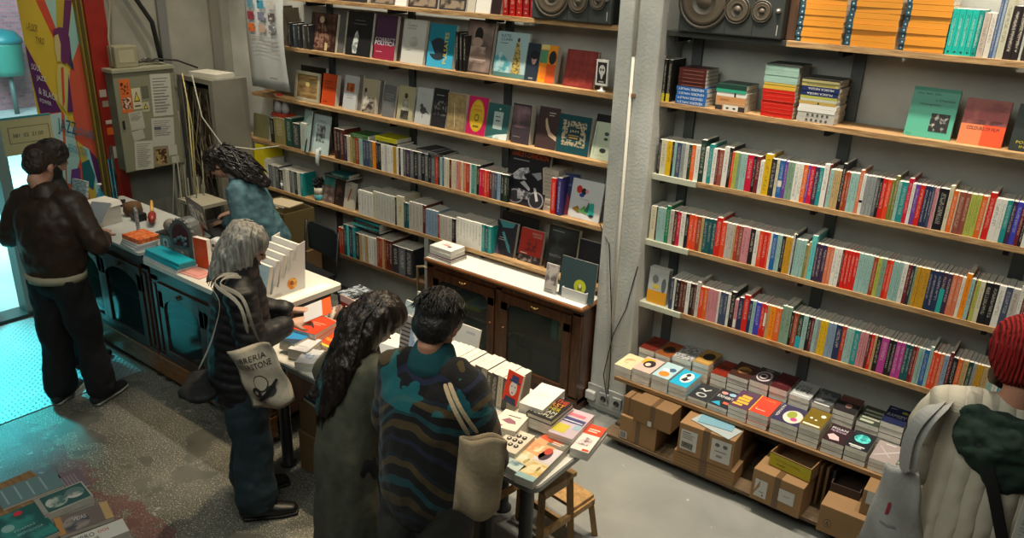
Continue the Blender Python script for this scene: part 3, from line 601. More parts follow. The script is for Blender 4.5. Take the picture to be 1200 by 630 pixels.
FO(626, 650, 'B', 124, '#3f3030', 'brown book with a bright curved streak', [('p', [(.35, .7), (.42, .5), (.6, .32), (.98, .22), (.98, .32), (.66, .42), (.5, .6), (.42, .75)], '#b9a38a'), ('r', .5, .86, .3, .02, '#b9a9a0'), ('r', .5, .8, .25, .02, '#b9a9a0')], t=.02, **GB)
FO(651, 688, 'B', 132, '#12444c', 'teal book with an ornate gold frame', [('r', .13, .2, .74, .65, duo('#12444c', '#a99b80', 55, .47, .5)), ('r', .3, .36, .4, .32, '#12323a'), ('t', 'JAM', .36, .54, .28, .08, '#b9b9a4'), ('r', .34, .46, .32, .03, '#a88a4a'), ('r', .36, .4, .28, .03, '#a88a4a')], t=.045, tilt=8, **GB)
FO(692, 716, 'B', 133, '#141416', 'black book behind the pale green leaflet by the pillar', t=.03, yb=.1, **GB)
FO(691, 717, 'B', 142, '#b3bfa9', 'pale green leaflet with black figures leaning by the pillar', [('r', .12, .1, .5, .003, '#566'), ('e', .55, .7, .1, .05, '#3a3f3c'), ('e', .55, .56, .09, .04, '#3a3f3c'), ('e', .5, .25, .14, .06, '#23282a'), ('r', .1, .12, .01, .76, '#566')], t=.006, tilt=14, **GB)

# ------------------------------------------------------------------ left bay, fourth shelf
GC = 'books on the fourth shelf left of the pillar'
C_L = parse([(380, 6.3, '68Q! 88k! 112Q! 140V 163c 183i 203L 225h 252a 278N 302N 326J 352O 376K 392k 414w 438W 460w 482w 503m 528w 545k 560w 576J 596V 628J 656k 686J 712k 738J 762k 785J 815R 835K 848c'),
             (500, 7, '110a 124b 138c 158c 180X 198c 216c 236p 258s 278c 294s 318R 348w 360t 384g 404k 425x- 448x- 468e- 488R- 508X- 530J- 550N- 572B- 600k- 628D- 655k-')])
row(C_L, 'C', .212, 'on fourth shelf left of pillar', GC, 595, order='rev', dep=.16)
def lid(px, lv, z, t, lx, d, c, label, yaw=0, y=YS + .015, sp=None, cat='book'):
    M = T(sx(px, y, z) + lx, y, z + t) @ RZ(90 + yaw) @ RXm(-90)
    return book(t, lx, d, c, M, label, spine=sp, cat=cat)
zc = LV['C'] + .2135
lid(412, 'C', zc + .0, .028, .19, .17, '#3f6b3c', 'green box-shaped book lying on the spines, fourth shelf', yaw=3)
lid(440, 'C', zc, .018, .24, .17, '#24221e', 'black book under the lime green one, lying on the spines', yaw=-2)
lid(440, 'C', zc + .0185, .032, .23, .165, '#b3b01e', 'lime green thick book lying on top of a black one', yaw=1)
for i in range(3):
    lid(486 + i * 9, 'C', zc + .0, .02 - .004 * i, .13, .19, ('#3a3c3e', '#55585a', '#2b2d30')[i], f'{("dark grey", "mid grey", "near black")[i]} magazine lying on the spines, fourth shelf', yaw=8 * (i - 1), cat='magazine')
FO(590, 636, 'C', 173, '#201f26', 'black motorcycle book with orange capital letters, facing out', [('r', .02, .86, .96, .1, '#23222a'), ('t', 'HARLEY-DAVIDSON', .05, .87, .9, .09, '#d9601c'), ('r', .1, .80, .4, .02, '#8a8a88'),
   ('p', [(.1, .5), (.3, .66), (.5, .7), (.55, .62), (.4, .55), (.5, .48), (.3, .45), (.15, .45)], duo('#8a8a90', '#d0d0d4', 30)), ('p', [(.35, .4), (.6, .28), (.62, .33), (.45, .45)], '#c4c4c8'), ('p', [(.6, .6), (.82, .66), (.86, .55), (.78, .5), (.7, .55)], '#9a9aa0'),
   ('e', .28, .14, .2, .13, '#7d7d82'), ('e', .28, .14, .17, .11, '#201f26'), ('e', .8, .14, .19, .16, '#8a8a8e'), ('e', .8, .14, .16, .135, '#201f26'), ('p', [(.7, .36), (.76, .36), (.86, .14), (.8, .12)], '#b9b9bc'), ('p', [(.3, .3), (.7, .25), (.6, .12), (.35, .1)], duo('#35353c', '#8a8a90', 30))], t=.03, yb=.03, group=GC)
for i in range(11):
    zz = LV['C'] + .0005 + i * .026
    lid(636, 'C', zz, .0255, .13, .17, '#bdb6a8', f'cream magazine, {ordn(i + 1)} from the bottom of the pile behind the motorcycle book' if i else 'cream magazine at the bottom of the pile behind the motorcycle book', y=YS + .05 + .003 * (i % 2), cat='magazine')
spine_out(sx(644, YS, 1.35), LV['C'] + .001, YS + .01, .038, .245, .15, '#d0241a', 'bright red book right of the cream magazine pile', group=GC, spine=[('T', 'COLLECTION', .35, .1, .2, .5, '#e8b0a0')])
spine_out(sx(651.5, YS, 1.35), LV['C'] + .001, YS + .008, .03, .255, .15, '#35327a', 'violet blue book beside the bright red one', group=GC, spine=[('T', 'PRESENTE', .35, .1, .3, .6, '#b9b4d8')])
FO(657, 672, 'C', 203, '#1c2c5c', 'navy book with a red wedge behind the white picture book', [('p', [(0, 0), (.9, 0), (.1, .7), (0, .7)], '#8a2a3a'), ('t', 'NOTTE', .3, .7, .5, .05, '#8a96b9')], t=.02, yaw=14, group=GC)
FO(665, 701, 'C', 208, '#cfd2d4', 'white square children\'s picture book with coloured animals', [('e', .25, .74, .09, .1, '#c9281c'), ('e', .4, .7, .08, .09, '#1c1c22'), ('e', .35, .6, .08, .05, '#2a3f9c'), ('e', .5, .72, .05, .05, '#d98a9a'), ('r', .3, .5, .3, .01, '#888'),
   ('p', [(.1, .22), (.28, .32), (.4, .18), (.3, .14)], '#8a6a2a'), ('p', [(.3, .18), (.5, .36), (.62, .14)], '#5a9a5a'), ('p', [(.5, .2), (.62, .48), (.7, .2)], '#2a6a5a'), ('p', [(.62, .12), (.66, .44), (.78, .46), (.82, .14)], '#1fa39a'), ('e', .74, .13, .07, .04, '#1c2a30')], t=.012, yaw=0, group=GC)
FO(700, 716, 'C', 196, '#6a6b70', 'grey folded catalogue standing against the pillar', [('r', .1, .3, .8, .5, duo('#6a6b70', '#9a9aa0', 10))], t=.02, yb=.1, group=GC)
# far left of the fourth shelf
FO(297, 315, 'C', 132, '#7b7a56', 'olive green cloth book facing out at the far left of the fourth shelf', t=.04, tilt=6, group=GC)
for i, (p, q, c, w_, h) in enumerate(((316, 320, '#232521', 'black'," "), (320.5, 333, '#8b8350', 'khaki', ''), (334, 341, '#1f4a40', 'bottle green', ''), (342, 350, '#33403c', 'grey green', ''), (351, 358, '#aeb6ae', 'white', ''))):
    spine_out(sx(p, YS, 1.35), LV['C'] + .001, YS + .01, sx(q, YS, 1.35) - sx(p, YS, 1.35) - .002, .215 + .015 * (i % 3), .15, c, f'{w_} book, {ordn(i + 1)} right of the olive green cloth book', group=GC, lean=2 if i == 4 else 0)
FO(352, 365, 'C', 128, '#8fabaa', 'pale blue leaflet with cut-out slots, leaning in front of the spines', [('p', [(.1, 0), (.3, 0), (.35, .25), (.2, .3)], '#1b2022'), ('p', [(.55, 0), (.75, 0), (.8, .3), (.6, .33)], '#1b2022'), ('r', .2, .5, .6, .006, '#5a7a7a')], t=.008, yaw=-16, yb=.02, cat='leaflet', name='leaflet')
FO(364, 384, 'C', 134, '#b3c6c6', 'pale blue folded leaflet showing a grey photograph', [('r', .24, .3, .5, .45, duo('#4a5254', '#9aa8a8', 30)), ('t', 'CALLE', .3, .82, .4, .05, '#5a6a6a')], t=.006, yb=.02, cat='leaflet', name='leaflet')
# figurine on a red tray
r = thing('bird_figurine', 'small figurine with a red flower on an orange tray, far left of the shelves', 'figurine', T(sx(318, YS + .02, 1.5), YS + .02, 1.5))
MB().box(0, .2, 0, .1, 0, .03, b=.004).build('tray', mat('#b5381c', .5), r)
MB().lathe([(.03, 0), (.04, .04), (.03, .09), (.015, .12)], 12, M=T(.06, .04, .03)).lathe([(.03, 0), (.035, .04), (.02, .09), (.012, .11)], 12, M=T(.14, .05, .03)).build('figures', mat('#b6b5b2', .4), r)
mb = MB()
for k in range(7): mb.ball((.09 + .022 * math.cos(k), .03, .165 + .02 * math.sin(k)), .018)
mb.build('flower', mat('#c01824', .5), r)
bk_ = tag(MB().box(sx(316, YS + .04, 1.4), sx(342, YS + .04, 1.4), YS + .055, YS + .2, LV['C'] + .232, LV['C'] + .234).build('card_rest', mat('#8b8c86', .7)), 'flat card lying on the tops of the books under the figurine', 'card')

# ------------------------------------------------------------------ left bay, fifth shelf
GD = 'books on the fifth shelf left of the pillar'
D_L = parse([(280, 6.3, '50W- 70_ 188w! 216J 245j 262J 290k- 320W 345w 368J 385j 405D 425W 448t 470_'),
             (400, 5.727, '110w 128w 146w 166w 184w 208c^ 226W^ 244W^ 262W^ 280W^ 298W^ 316W^ 334W^ 355K^ 368c! 415T 432T 450z^ 472z^ 494z^ 518z^ 542Q^ 562B 580B 600B 620B 642h- 656z- 674z- 692z- 712z- 738k- 758k-'),
             (520, 4.5, '62w 80w 96w 112w 128w 146w 160w 176w 196t 212T 230t')])
row(D_L, 'D', .205, 'on fifth shelf left of pillar', GD, 575, order='rev', dep=.15, noun='journal')
for i, (p, q, h_) in enumerate(((292.5, 300, .30), (300.5, 310, .37))):
    spine_out(sx(p, YS, 1.0), LV['D'] + .001, YS + .004, sx(q, YS, 1.0) - sx(p, YS, 1.0), h_, .2, '#e0cf1c', ('bright yellow folder at the far left of the fifth shelf', 'taller bright yellow folder beside the first yellow one')[i], plain=True, cat='folder', name='folder', group='yellow folders on the fifth shelf')
FO(378, 390, 'D', 203, '#6f5f5c', 'dusty book with a teal top, facing out behind the plant mug', [('r', 0, .6, 1, .4, '#2f7a74'), ('r', .1, .1, .8, .4, duo('#6a5652', '#9a8480', 20))], t=.025, yb=.04, group=GD)
FO(390.5, 402, 'D', 207, '#2c1f1d', 'dark brown book between the dusty and the white ones', [('r', .2, .2, .6, .5, duo('#2c1f1d', '#5a4038', 20))], t=.03, yb=.04, group=GD)
FO(402.5, 414, 'D', 213, '#b4ae9e', 'off-white book with a red diagonal word', [('p', [(.3, .3), (.42, .28), (.66, .75), (.54, .78)], '#a3402c'), ('r', .15, .88, .5, .02, '#777')], t=.02, yb=.03, group=GD)
lid(378, 'D', LV['D'] + .236, .012, .30, .16, '#3b3f40', 'dark flat folder lying on the face-out books, fifth shelf', yaw=-3, y=YS + .03)
lid(390, 'D', LV['D'] + .249, .03, .20, .13, '#17595a', 'dark teal book on the flat folder, fifth shelf', yaw=5, y=YS + .05)
# mug with a plant and a glass bottle
M = T(sx(369, YS - .0, .9), YS + .045, LV['D'] + .0005)
r = thing('plant_mug', 'cream and teal mug holding a small dark plant on the fifth shelf', 'mug', M)
MB().lathe([(.036, 0), (.04, .004), (.041, .052)], 24).build('mug_base', mat('#4f9aa0', .3), r)
MB().lathe([(.041, .052), (.041, .11), (.037, .11), (.036, .06)], 24).build('mug_body', mat('#cfc9b4', .35), r)
mb = MB()
for k in range(46):
    a = rnd.uniform(0, 2 * PI); rr = rnd.uniform(.0, .045); zz = rnd.uniform(.11, .19)
    mb.ball((rr * math.cos(a), rr * math.sin(a), zz), rnd.uniform(.008, .014), n=6)
mb.build('plant', mat('#15181a', .8), r)
r = thing('glass_bottle', 'small clear bottle with a white label among the grey books, fifth shelf', 'bottle', T(sx(329, YS, .9), YS - .0 + .004, LV['D'] + .0005))
MB().lathe([(.026, 0), (.028, .004), (.028, .085), (.012, .115), (.012, .14)], 20, M=T(0, .028, 0)).build('bottle_body', glass_mat('#b9c4c8', .45), r)
MB().lathe([(.0285, .02), (.0285, .065)], 20, M=T(0, .028, 0)).build('label', mat('#cfd2d4', .6), r)
MB().lathe([(.013, .14), (.013, .155)], 14, M=T(0, .028, 0)).build('cap', mat('#8b8f92', .3, .6), r)
# dark jewellery-like cable clip trinket hanging over the board
mb = MB(); mb.tube([(0, .03, 0), (.01, -.02, .0), (.03, -.034, -.03), (.02, -.036, -.09), (.035, -.034, -.12)], [.016, .018, .02, .016, .008], 10).ball((.0, .03, -.003), .028, n=10)
tag(mb.build('cloth_toy', mat('#b4b8b6', .8), M=T(sx(372, YS, 1.26), YS + .012, 1.297)), 'small grey cloth toy hanging over the edge of the fourth shelf', 'toy')
# three large books at the right
FO(584, 627, 'D', 246, '#17191b', 'black record sleeve standing behind the dark teal and red books', [('e', .5, .35, .34, .3, duo('#2b2e30', '#6a6e70', 8))], t=.01, yb=.11, tilt=8, group=GD)
FO(578, 601, 'D', 257, '#2b2733', 'dark plum book with a turquoise branching picture', [('p', [(.1, 1), (.9, 1), (.8, .85), (.3, .8)], '#3f8a90'), ('p', [(.4, .7), (.6, .45), (.75, .3), (.85, .1), (.7, .15), (.5, .4), (.3, .65)], '#4c9298'), ('p', [(0, 0), (.3, 0), (.1, .4)], '#5a4c66'), ('r', .2, .5, .3, .015, '#b9b9c4'), ('r', .15, .44, .35, .015, '#b9b9c4')], t=.03, group=GD)
FO(606, 632, 'D', 266, '#a32a20', 'red crime novel with a black printed foot', [('t', 'DARWYN', .5, .86, .42, .06, '#c9a9a0'), ('t', 'COOKE', .55, .78, .37, .06, '#c9a9a0'), ('r', .0, .0, 1, .22, duo('#2b2426', '#8a7a78', 30, .5, .6)), ('r', .25, .35, .5, .35, duo('#a32a20', '#6b1a18', 30)), ('r', .08, .25, .3, .03, '#d8c4b8')], t=.028, group=GD)
FO(638, 672, 'D', 262, '#171a1a', 'large black book with a faint face, facing out near the pillar', [('r', .1, .05, .8, .9, duo('#15191a', '#2f3636', 8)), ('t', 'MANTRA', .1, .3, .4, .06, '#8a908c'), ('r', .12, .88, .4, .015, '#8a908c')], t=.04, tilt=8, group=GD)
FO(672, 712, 'D', 278, '#1f2129', 'dark navy record sleeve against the pillar, fifth shelf', t=.03, yb=.08, tilt=6, group=GD)

# ------------------------------------------------------------------ lowest left shelf and what stands round it
GE = 'books on the lowest shelf behind the folding chair'
E_L = parse([(360, 5.25, '190R 205h 222T! 240A! 255n! 275t! 295K 318i 335W 352i 372w 392w 405W 425h^ 440h^ 458i^ 470h^ 482Q^ 500Q^ 520K 560J 600K 645_')])
row(E_L, 'E', .235, 'on the lowest shelf behind the folding chair', GE, 484, order='rev', dep=.17)
for i, (c, w_) in enumerate((('#2b3a3c', 'dark teal'), ('#2f9a9c', 'turquoise'), ('#2d2a28', 'black'), ('#3aa6ae', 'light turquoise'))):
    lid(415, 'E', LV['E'] + .278 + i * .02, .0195, .30, .17, c, f'{w_} magazine lying on the leaning brown spines, lowest shelf', yaw=(-2, 3, 1, -3)[i], y=YS + .02, cat='magazine')
# ------------------------------------------------------------------ helpers for things seen from above
def lay(bl, br, tl, ztop, t, col, label, prt=None, yfront=None, **k):
    "cover lying face up; bl, br, tl = its corners (near-left, near-right, far-left) in the photograph"
    if yfront is not None: ztop = aty(bl[0], bl[1], yfront).z
    a = atz(*bl, ztop); b_ = atz(*br, ztop); c_ = atz(*tl, ztop)
    yaw = math.degrees(math.atan2((b_ - a).y, (b_ - a).x)); yaw2 = math.degrees(math.atan2((c_ - a).y, (c_ - a).x)) - 90
    yaw = (yaw + yaw2) / 2
    d = (b_ - a).length; h = (c_ - a).length
    return book(t, h, d, col, T(a.x, a.y, ztop) @ RZ(yaw) @ RXm(-90), label, prt=prt, **k), (a, d, h, yaw)
def stack_under(info, ztop, zbase, t, n, cols, words, where_, group, **k):
    "copies of a book below the top one of a pile"
    a, d, h, yaw = info; z = ztop - t - .0006
    for i in range(n):
        z0_ = z
        if z0_ - zbase < .004: break
        tt = min(t, z0_ - zbase)
        book(tt - .0006, h, d, cols[i % len(cols)], T(a.x + rnd.uniform(-.002, .002), a.y + rnd.uniform(-.002, .002), z0_) @ RZ(yaw + rnd.uniform(-1, 1)) @ RXm(-90),
             f'{words}, {ordn(i + 2)} from the top of {where_}', group=group, **k)
        z -= tt
# ------------------------------------------------------------------ low display table on the right
TZ = .43
xl = -2.13; xr = .12
t = thing('display_table', 'long low wooden display table under the right-hand shelves, covered with books', 'table')
TW = wood('#6b4f30', '#94724a', .6, 5, (1.2, 14, 14))
MB().box(xl, xr, 3.92, 4.405, TZ - .025, TZ, b=.002).build('table_top', TW, t)
for x in (sx(802, 3.95, .3), xr - .03):
    MB().box(x - .015, x + .015, 4.25, 4.38, .0, TZ - .025).build('support_board', TW, t)
pl = thing('pallet', 'low dark wooden pallet carrying the cardboard boxes', 'pallet')
for k in range(4): MB().box(xl + .02, xr, 3.80 + k * .15, 3.92 + k * .15, .07, .09).build('plank', wood('#4a3b2a', '#6b563c', .7, 5, (1.2, 14, 14)), pl)
for x in (xl + .1, xl + .8, xl + 1.5, xl + 2.1): MB().box(x, x + .08, 3.86, 4.36, .0, .069).build('bearer', mat('#3b2e20', .8), pl)
pl.location.z = -.0
# the supports would cut the pallet: shorten them to stand on it
for o in list(t.children):
    if o.name.startswith('support_board'):
        for v in o.data.vertices:
            if v.co.z < .05: v.co.z = .0905
front = [  # bl, br, tl, colour, print, n below, label
 ((720, 426), (740, 430), (736, 413.5), '#d9c9a0', [('e', .5, .5, .3, .2, duo('#d9c9a0', '#b89a6a', 20))], 1, 'cream paperback with faint drawing, front row, nearest the pillar'),
 ((741, 430.5), (762, 441), (760, 416), '#d2b3a6', [('r', .05, .5, .55, .4, '#c9a42c'), ('e', .5, .55, .3, .25, '#2e2626'), ('e', .45, .5, .14, .12, '#d8c4b4')], 1, 'pink paperback with yellow and black portrait, front row'),
 ((764, 438), (783.5, 447), (782, 424), '#a9c6cc', [('e', .5, .25, .3, .16, '#d9822a'), ('e', .7, .6, .2, .12, '#3b5a7a'), ('e', .4, .5, .2, .1, '#dfe6e4')], 2, 'pale blue paperback with orange shape, front row'),
 ((784, 447), (805, 458), (804, 431.5), '#1fa3c4', [('e', .55, .55, .32, .33, '#dcdcd6'), ('p', [(.35, .35), (.6, .3), (.75, .5), (.6, .5), (.5, .62)], '#2c2426'), ('e', .5, .72, .12, .1, '#2c2426')], 2, 'bright cyan paperback with black and white head, front row'),
 ((806, 463), (828, 469.5), (822, 446.5), '#2b2c2f', [('p', [(.15, .6), (.3, .72), (.5, .62), (.7, .78), (.72, .72), (.5, .54), (.3, .64)], '#c9c9c4'), ('e', .5, .3, .28, .14, '#a9a9a6'), ('e', .52, .3, .18, .08, '#2b2c2f')], 0, 'black paperback with white brush script, front row'),
 ((829, 471), (852.5, 479), (848.5, 453), '#23262c', [('t', 'EXHIBIT', .1, .5, .8, .14, '#d9d9d4'), ('p', [(.1, .1), (.6, .05), (.4, .3)], '#2a9ab4'), ('e', .3, .78, .16, .08, '#c98a86'), ('e', .7, .8, .18, .09, '#8fb0c4'), ('r', .6, .2, .3, .12, '#d0604a')], 0, 'dark paperback with white letters and cyan shapes, front row'),
 ((853.5, 473), (876, 481), (870.6, 459.5), '#55384f', [('r', .25, .6, .5, .14, '#e0a83a'), ('r', .15, .43, .6, .14, '#e0a83a'), ('r', .2, .26, .6, .13, '#e0a83a'), ('r', .1, .12, .5, .1, '#e0a83a')], 1, 'plum paperback with chunky yellow lettering, front row'),
 ((877, 480), (901, 489), (893, 464.5), '#d8432f', [('t', 'LE CORSIGNE', .2, .82, .6, .05, '#e8a63a'), ('r', .2, .2, .02, .14, '#e8c84a'), ('r', .2, .2, .5, .02, '#f2d9c0'), ('r', 0, 0, .06, 1, '#e09a3a')], 2, 'coral red paperback, front row'),
 ((903, 489), (935.5, 499), (923, 468), '#35304f', [('e', .62, .42, .34, .36, '#cfc9b8'), ('e', .55, .52, .17, .2, '#8f9a3a'), ('e', .7, .3, .12, .1, '#b8477a'), ('T', 'VERNON', .05, .2, .1, .7, '#d8d4cc')], 1, 'large dark purple hardback with a pale disc, front row'),
 ((937, 495), (962, 506), (954.5, 478.5), '#6f5c1a', [('e', .75, .7, .12, .08, '#dcd8c8'), ('e', .3, .45, .07, .05, '#dcd8c8'), ('e', .55, .4, .06, .04, '#dcd8c8'), ('r', .1, .05, .8, .08, '#d8d4c0')], 2, 'olive brown paperback with white dots, front row'),
 ((963, 513), (989.5, 520.5), (978, 497.5), '#2c1a20', [('t', 'PIGAN', .1, .72, .7, .12, '#d8d4d8'), ('t', 'MURANA', .1, .58, .7, .1, '#c9a9c4'), ('p', [(.1, .3), (.3, .45), (.6, .35), (.7, .15), (.3, .1)], '#c9b0b0')], 0, 'dark red paperback with white letters and pale shapes, front row'),
 ((990.5, 521), (1017, 528.5), (1007, 504.5), '#1c2227', [('e', .5, .6, .36, .24, duo('#1f8f8f', '#5fd0c9', 30)), ('r', .1, .12, .7, .06, '#d0d0cc'), ('r', .2, .04, .5, .05, '#b9b9b4')], 0, 'black paperback with turquoise burst, front row'),
 ((1018.5, 535.5), (1049, 545), (1037, 515.5), '#9c8f8c', [('p', [(.05, .2), (.1, .2), (.95, .7), (.95, .76)], '#c9c4c0'), ('p', [(.1, .75), (.15, .75), (.7, .3), (.66, .28)], '#bdb6b2'), ('r', .3, .88, .4, .03, '#d8d4d0')], 2, 'greyish pink paperback with crossing lines, front row'),
 ((1050.5, 543), (1073, 550), (1067.5, 521.6), '#6b7362', [('r', .05, .05, .9, .75, duo('#5f6a58', '#c4c6a0', 60, .5, .56))], 2, 'grey green speckled paperback, front row by the tote bag'),
 ((1075, 548), (1100, 560), (1092, 528), '#4a5a66', None, 2, 'slate blue paperback, front row, hidden behind the tote bag'),
 ((1103, 558), (1128, 570), (1119, 538), '#a39a88', None, 1, 'beige paperback, front row, behind the cream knit sleeve')]
back = [
 ((749, 406), (767, 413), (764.5, 395), '#6b241a', [('e', .5, .5, .3, .2, duo('#7a2a1c', '#4a1812', 20))], 2, 'dark red paperback, back row, in the corner by the pillar'),
 ((768, 413), (785.5, 416.5), (785.5, 400), '#8a4a1f', [('e', .5, .45, .35, .25, '#2c1c14'), ('r', 0, .8, 1, .2, '#8a3a1a')], 1, 'rust paperback with dark centre, back row'),
 ((788, 416.5), (810.5, 423.5), (805, 405), '#8f8f8c', [('r', 0, 0, 1, 1, duo('#5a5a5c', '#b4b4b0', 50, .45, .55, stretch=(1, 1, 2)))], 3, 'grey paperback with dense black scribble, back row'),
 ((812, 422.5), (831, 428.5), (830, 411.4), '#a5803f', [('e', .55, .55, .35, .25, '#2f251a'), ('r', .1, .1, .8, .1, '#b89550')], 4, 'ochre paperback with a dark blot, back row'),
 ((833, 436), (852, 442.5), (849, 424.5), '#79200f', [('r', .2, .3, .6, .3, duo('#79200f', '#4f150c', 20))], 2, 'brick red paperback lying low, back row'),
 ((853, 437), (877.5, 444), (872, 425), '#3b2018', [('e', .5, .5, .3, .25, duo('#5a3a22', '#a0763a', 20)), ('t', 'ROBERTO', .15, .8, .6, .05, '#8a6a4a')], 4, 'dark brown paperback with golden picture, back row'),
 ((878.5, 444), (901, 451), (893, 433), '#33272c', [('e', .5, .45, .4, .34, '#b9aeb0'), ('e', .48, .45, .31, .26, '#33272c'), ('e', .46, .44, .22, .18, '#b9aeb0'), ('e', .45, .44, .13, .1, '#33272c'), ('r', .3, .86, .4, .04, '#b9aeb0')], 3, 'dark paperback with white zebra swirl, back row'),
 ((902, 451.5), (923.5, 459.5), (918, 440), '#47161a', [('t', 'SEMPLE', .15, .72, .5, .07, '#6b2e30'), ('r', .2, .2, .6, .3, duo('#47161a', '#5a2226', 12))], 3, 'oxblood paperback, back row'),
 ((925, 461), (949, 470.5), (940.5, 449), '#a3a6a6', [('t', 'A', .12, .8, .07, .1, '#23262a'), ('t', 'LITTLE', .12, .58, .62, .17, '#23262a'), ('t', 'LIFE', .12, .3, .7, .22, '#16181b'), ('r', .1, .12, .8, .06, '#d4d4d0')], 2, 'grey paperback titled A Little Life, back row'),
 ((951, 470.7), (974, 480), (966.5, 458.5), '#46494c', [('r', .05, .2, .9, .6, duo('#3b3e41', '#77797b', 22)), ('r', .1, .02, .8, .08, '#b9b9b6')], 1, 'dark grey photographic paperback, back row'),
 ((976, 478), (1002, 486), (992.5, 463), '#5f3a34', [('r', 0, .0, 1, .6, '#1d1a1c'), ('e', .55, .4, .16, .13, '#8a6a62'), ('r', .05, .9, .6, .04, '#8a5a52')], 4, 'brown paperback with a black lower half, back row'),
 ((1003.5, 492), (1030.5, 499.5), (1018.5, 479), '#3a4236', [('r', .1, .68, .8, .12, '#a9ad98'), ('r', .1, .48, .8, .12, '#a9ad98'), ('r', .1, .28, .8, .12, '#a9ad98'), ('r', .1, .08, .6, .12, '#a9ad98')], 2, 'dark green paperback with rows of pale letters, back row'),
 ((1032, 492), (1060, 501), (1046.5, 479), '#1b2344', [('t', 'RAMSEY', .1, .4, .8, .18, '#b4b9c9'), ('e', .75, .78, .14, .08, '#8f8a3a'), ('r', .1, .84, .3, .03, '#8f94a8')], 4, 'navy paperback with large silver lettering, back row'),
 ((1061.5, 506), (1080, 514), (1074.5, 493.7), '#153a3a', [('r', .2, .3, .5, .4, duo('#153a3a', '#2a6a5a', 20))], 2, 'dark green paperback, back row by the tote bag'),
 ((1084, 508), (1110, 518), (1099, 495), '#2f3a4a', None, 2, 'dark blue paperback, back row behind the knit sleeve')]
for lst, yf, nm in ((front, 3.935, 'front'), (back, 4.165, 'back')):
    prevx = -9
    for i, (bl, br, tl, c, pr, nb, lab) in enumerate(lst):
        zt = aty(bl[0], bl[1], yf).z; zt = max(zt, TZ + .02)
        a = sx(bl[0], yf, zt); b_ = sx(br[0] + .0, yf, zt)
        d = b_ - a - .003
        if nm == 'front': h = min(.222, max(.18, .2 + rnd.uniform(-.01, .02)))
        else: h = min(.215, .2 + rnd.uniform(0, .012))
        n = max(1, nb + 1); tt = (zt - TZ - .001) / n
        if tt > .04: n = int(math.ceil((zt - TZ) / .034)); tt = (zt - TZ - .001) / n
        book(tt - .0006, h, d, c, T(a, yf, zt) @ RXm(-90), lab, prt=pr, cat='book', group=f'piles of books on the display table, {nm} row')
        for j in range(1, n):
            key = lab.split(',')[0]
            book(tt - .0006, h, d, c, T(a + rnd.uniform(-.0015, .0015), yf + rnd.uniform(0, .003), zt - tt * j) @ RZ(rnd.uniform(-.6, .6)) @ RXm(-90),
                 f'copy {ordn(j + 1)} from top under the {" ".join(key.split()[:6])}, {nm} row', group=f'piles of books on the display table, {nm} row')
# ------------------------------------------------------------------ cardboard boxes
CARD = mat('#8a6a45', .8, var=.1, scale=4); CARD2 = mat('#7a5c3a', .8, var=.1, scale=4); TAPE = mat('#5d452c', .35)
def carton(x, y, z, w, d, h, yaw, label, m=CARD, tape=True, labels=(), group='cardboard boxes under the display table', open_=False, stripes=False):
    r = thing('cardboard_box', label, 'box', T(x, y, z) @ RZ(yaw), group)
    if open_: MB().box(0, w, 0, .006, 0, h).box(0, w, d - .006, d, 0, h).box(0, .006, .006, d - .006, 0, h).box(w - .006, w, .006, d - .006, 0, h).box(.006, w - .006, .006, d - .006, 0, .006).build('box_body', m, r)
    else: MB().box(0, w, 0, d, 0, h, b=.004).build('box_body', m, r)
    if not open_:
        MB().box(.001, w - .001, d / 2 - .001, d / 2 + .001, h, h + .0012, mat('#2c2015', .9)).build('flap_seam', None, r)
    if tape: MB().box(w * .44, w * .56, -.0012, 0, .0, h).box(w * .44, w * .56, -.0012, d, h + .0004, h + .0016).build('tape', TAPE, r)
    for (a, b_, c_, e, items) in labels:
        print_on([('r', 0, 0, 1, 1, '#b4b4ae')] + list(items), c_, e, r, T(a, -.0012, b_), 'label')
    if stripes:
        mb = MB()
        for k in range(5): mb.box(.0, w, -.001, 0, h * (k + .5) / 5, h * (k + .56) / 5, mat('#5a432b', .9))
        mb.build('corrugation', None, r)
    return r
bar = [('r', .1 + .04 * k, .1, .02 if k % 3 else .03, .3, '#222') for k in range(18)]
txl = [('r', .1, .85, .5, .04, '#444'), ('r', .1, .75, .7, .03, '#555'), ('r', .1, .66, .6, .03, '#555'), ('r', .1, .57, .65, .03, '#555')]
def at0(px, py, z): return atz(px, py, z)
p = Vector((sx(725, 3.81, .1), 3.81, .1)); carton(p.x, 3.81, .0915, .25, .36, .165, 0, 'lower brown cardboard box at the pillar end of the table', labels=[(.005, .01, .05, .05, [('r', .1 + .1 * k, .1, .05, .8, '#3a2c1c') for k in range(8)])])
carton(p.x + .0, 3.83, .2585, .085, .25, .12, 0, 'narrow upright cardboard box squeezed against the leftmost pile', m=CARD2, tape=True)
carton(p.x + .09, 3.80, .2585, .25, .33, .14, 0, 'upper brown cardboard box hanging over the lower one, nearest the pillar', m=CARD2, labels=[(.1, .0, .025, .035, [])])
p = Vector((sx(788, 3.78, .1), 3.78, .1)); carton(p.x, 3.78, .0915, .37, .38, .10, 2, 'flat corrugated carton under the box with two white labels', stripes=True)
carton(p.x + .02, 3.77, .194, .33, .38, .195, 3, 'brown cardboard box with two white shipping labels', labels=[(.015, .03, .1, .13, txl + bar), (.20, .03, .115, .14, [('e', .3, .75, .12, .09, '#555'), ('e', .7, .75, .12, .09, '#555'), ('r', .2, .45, .6, .04, '#666'), ('r', .3, .2, .3, .1, '#777')])])
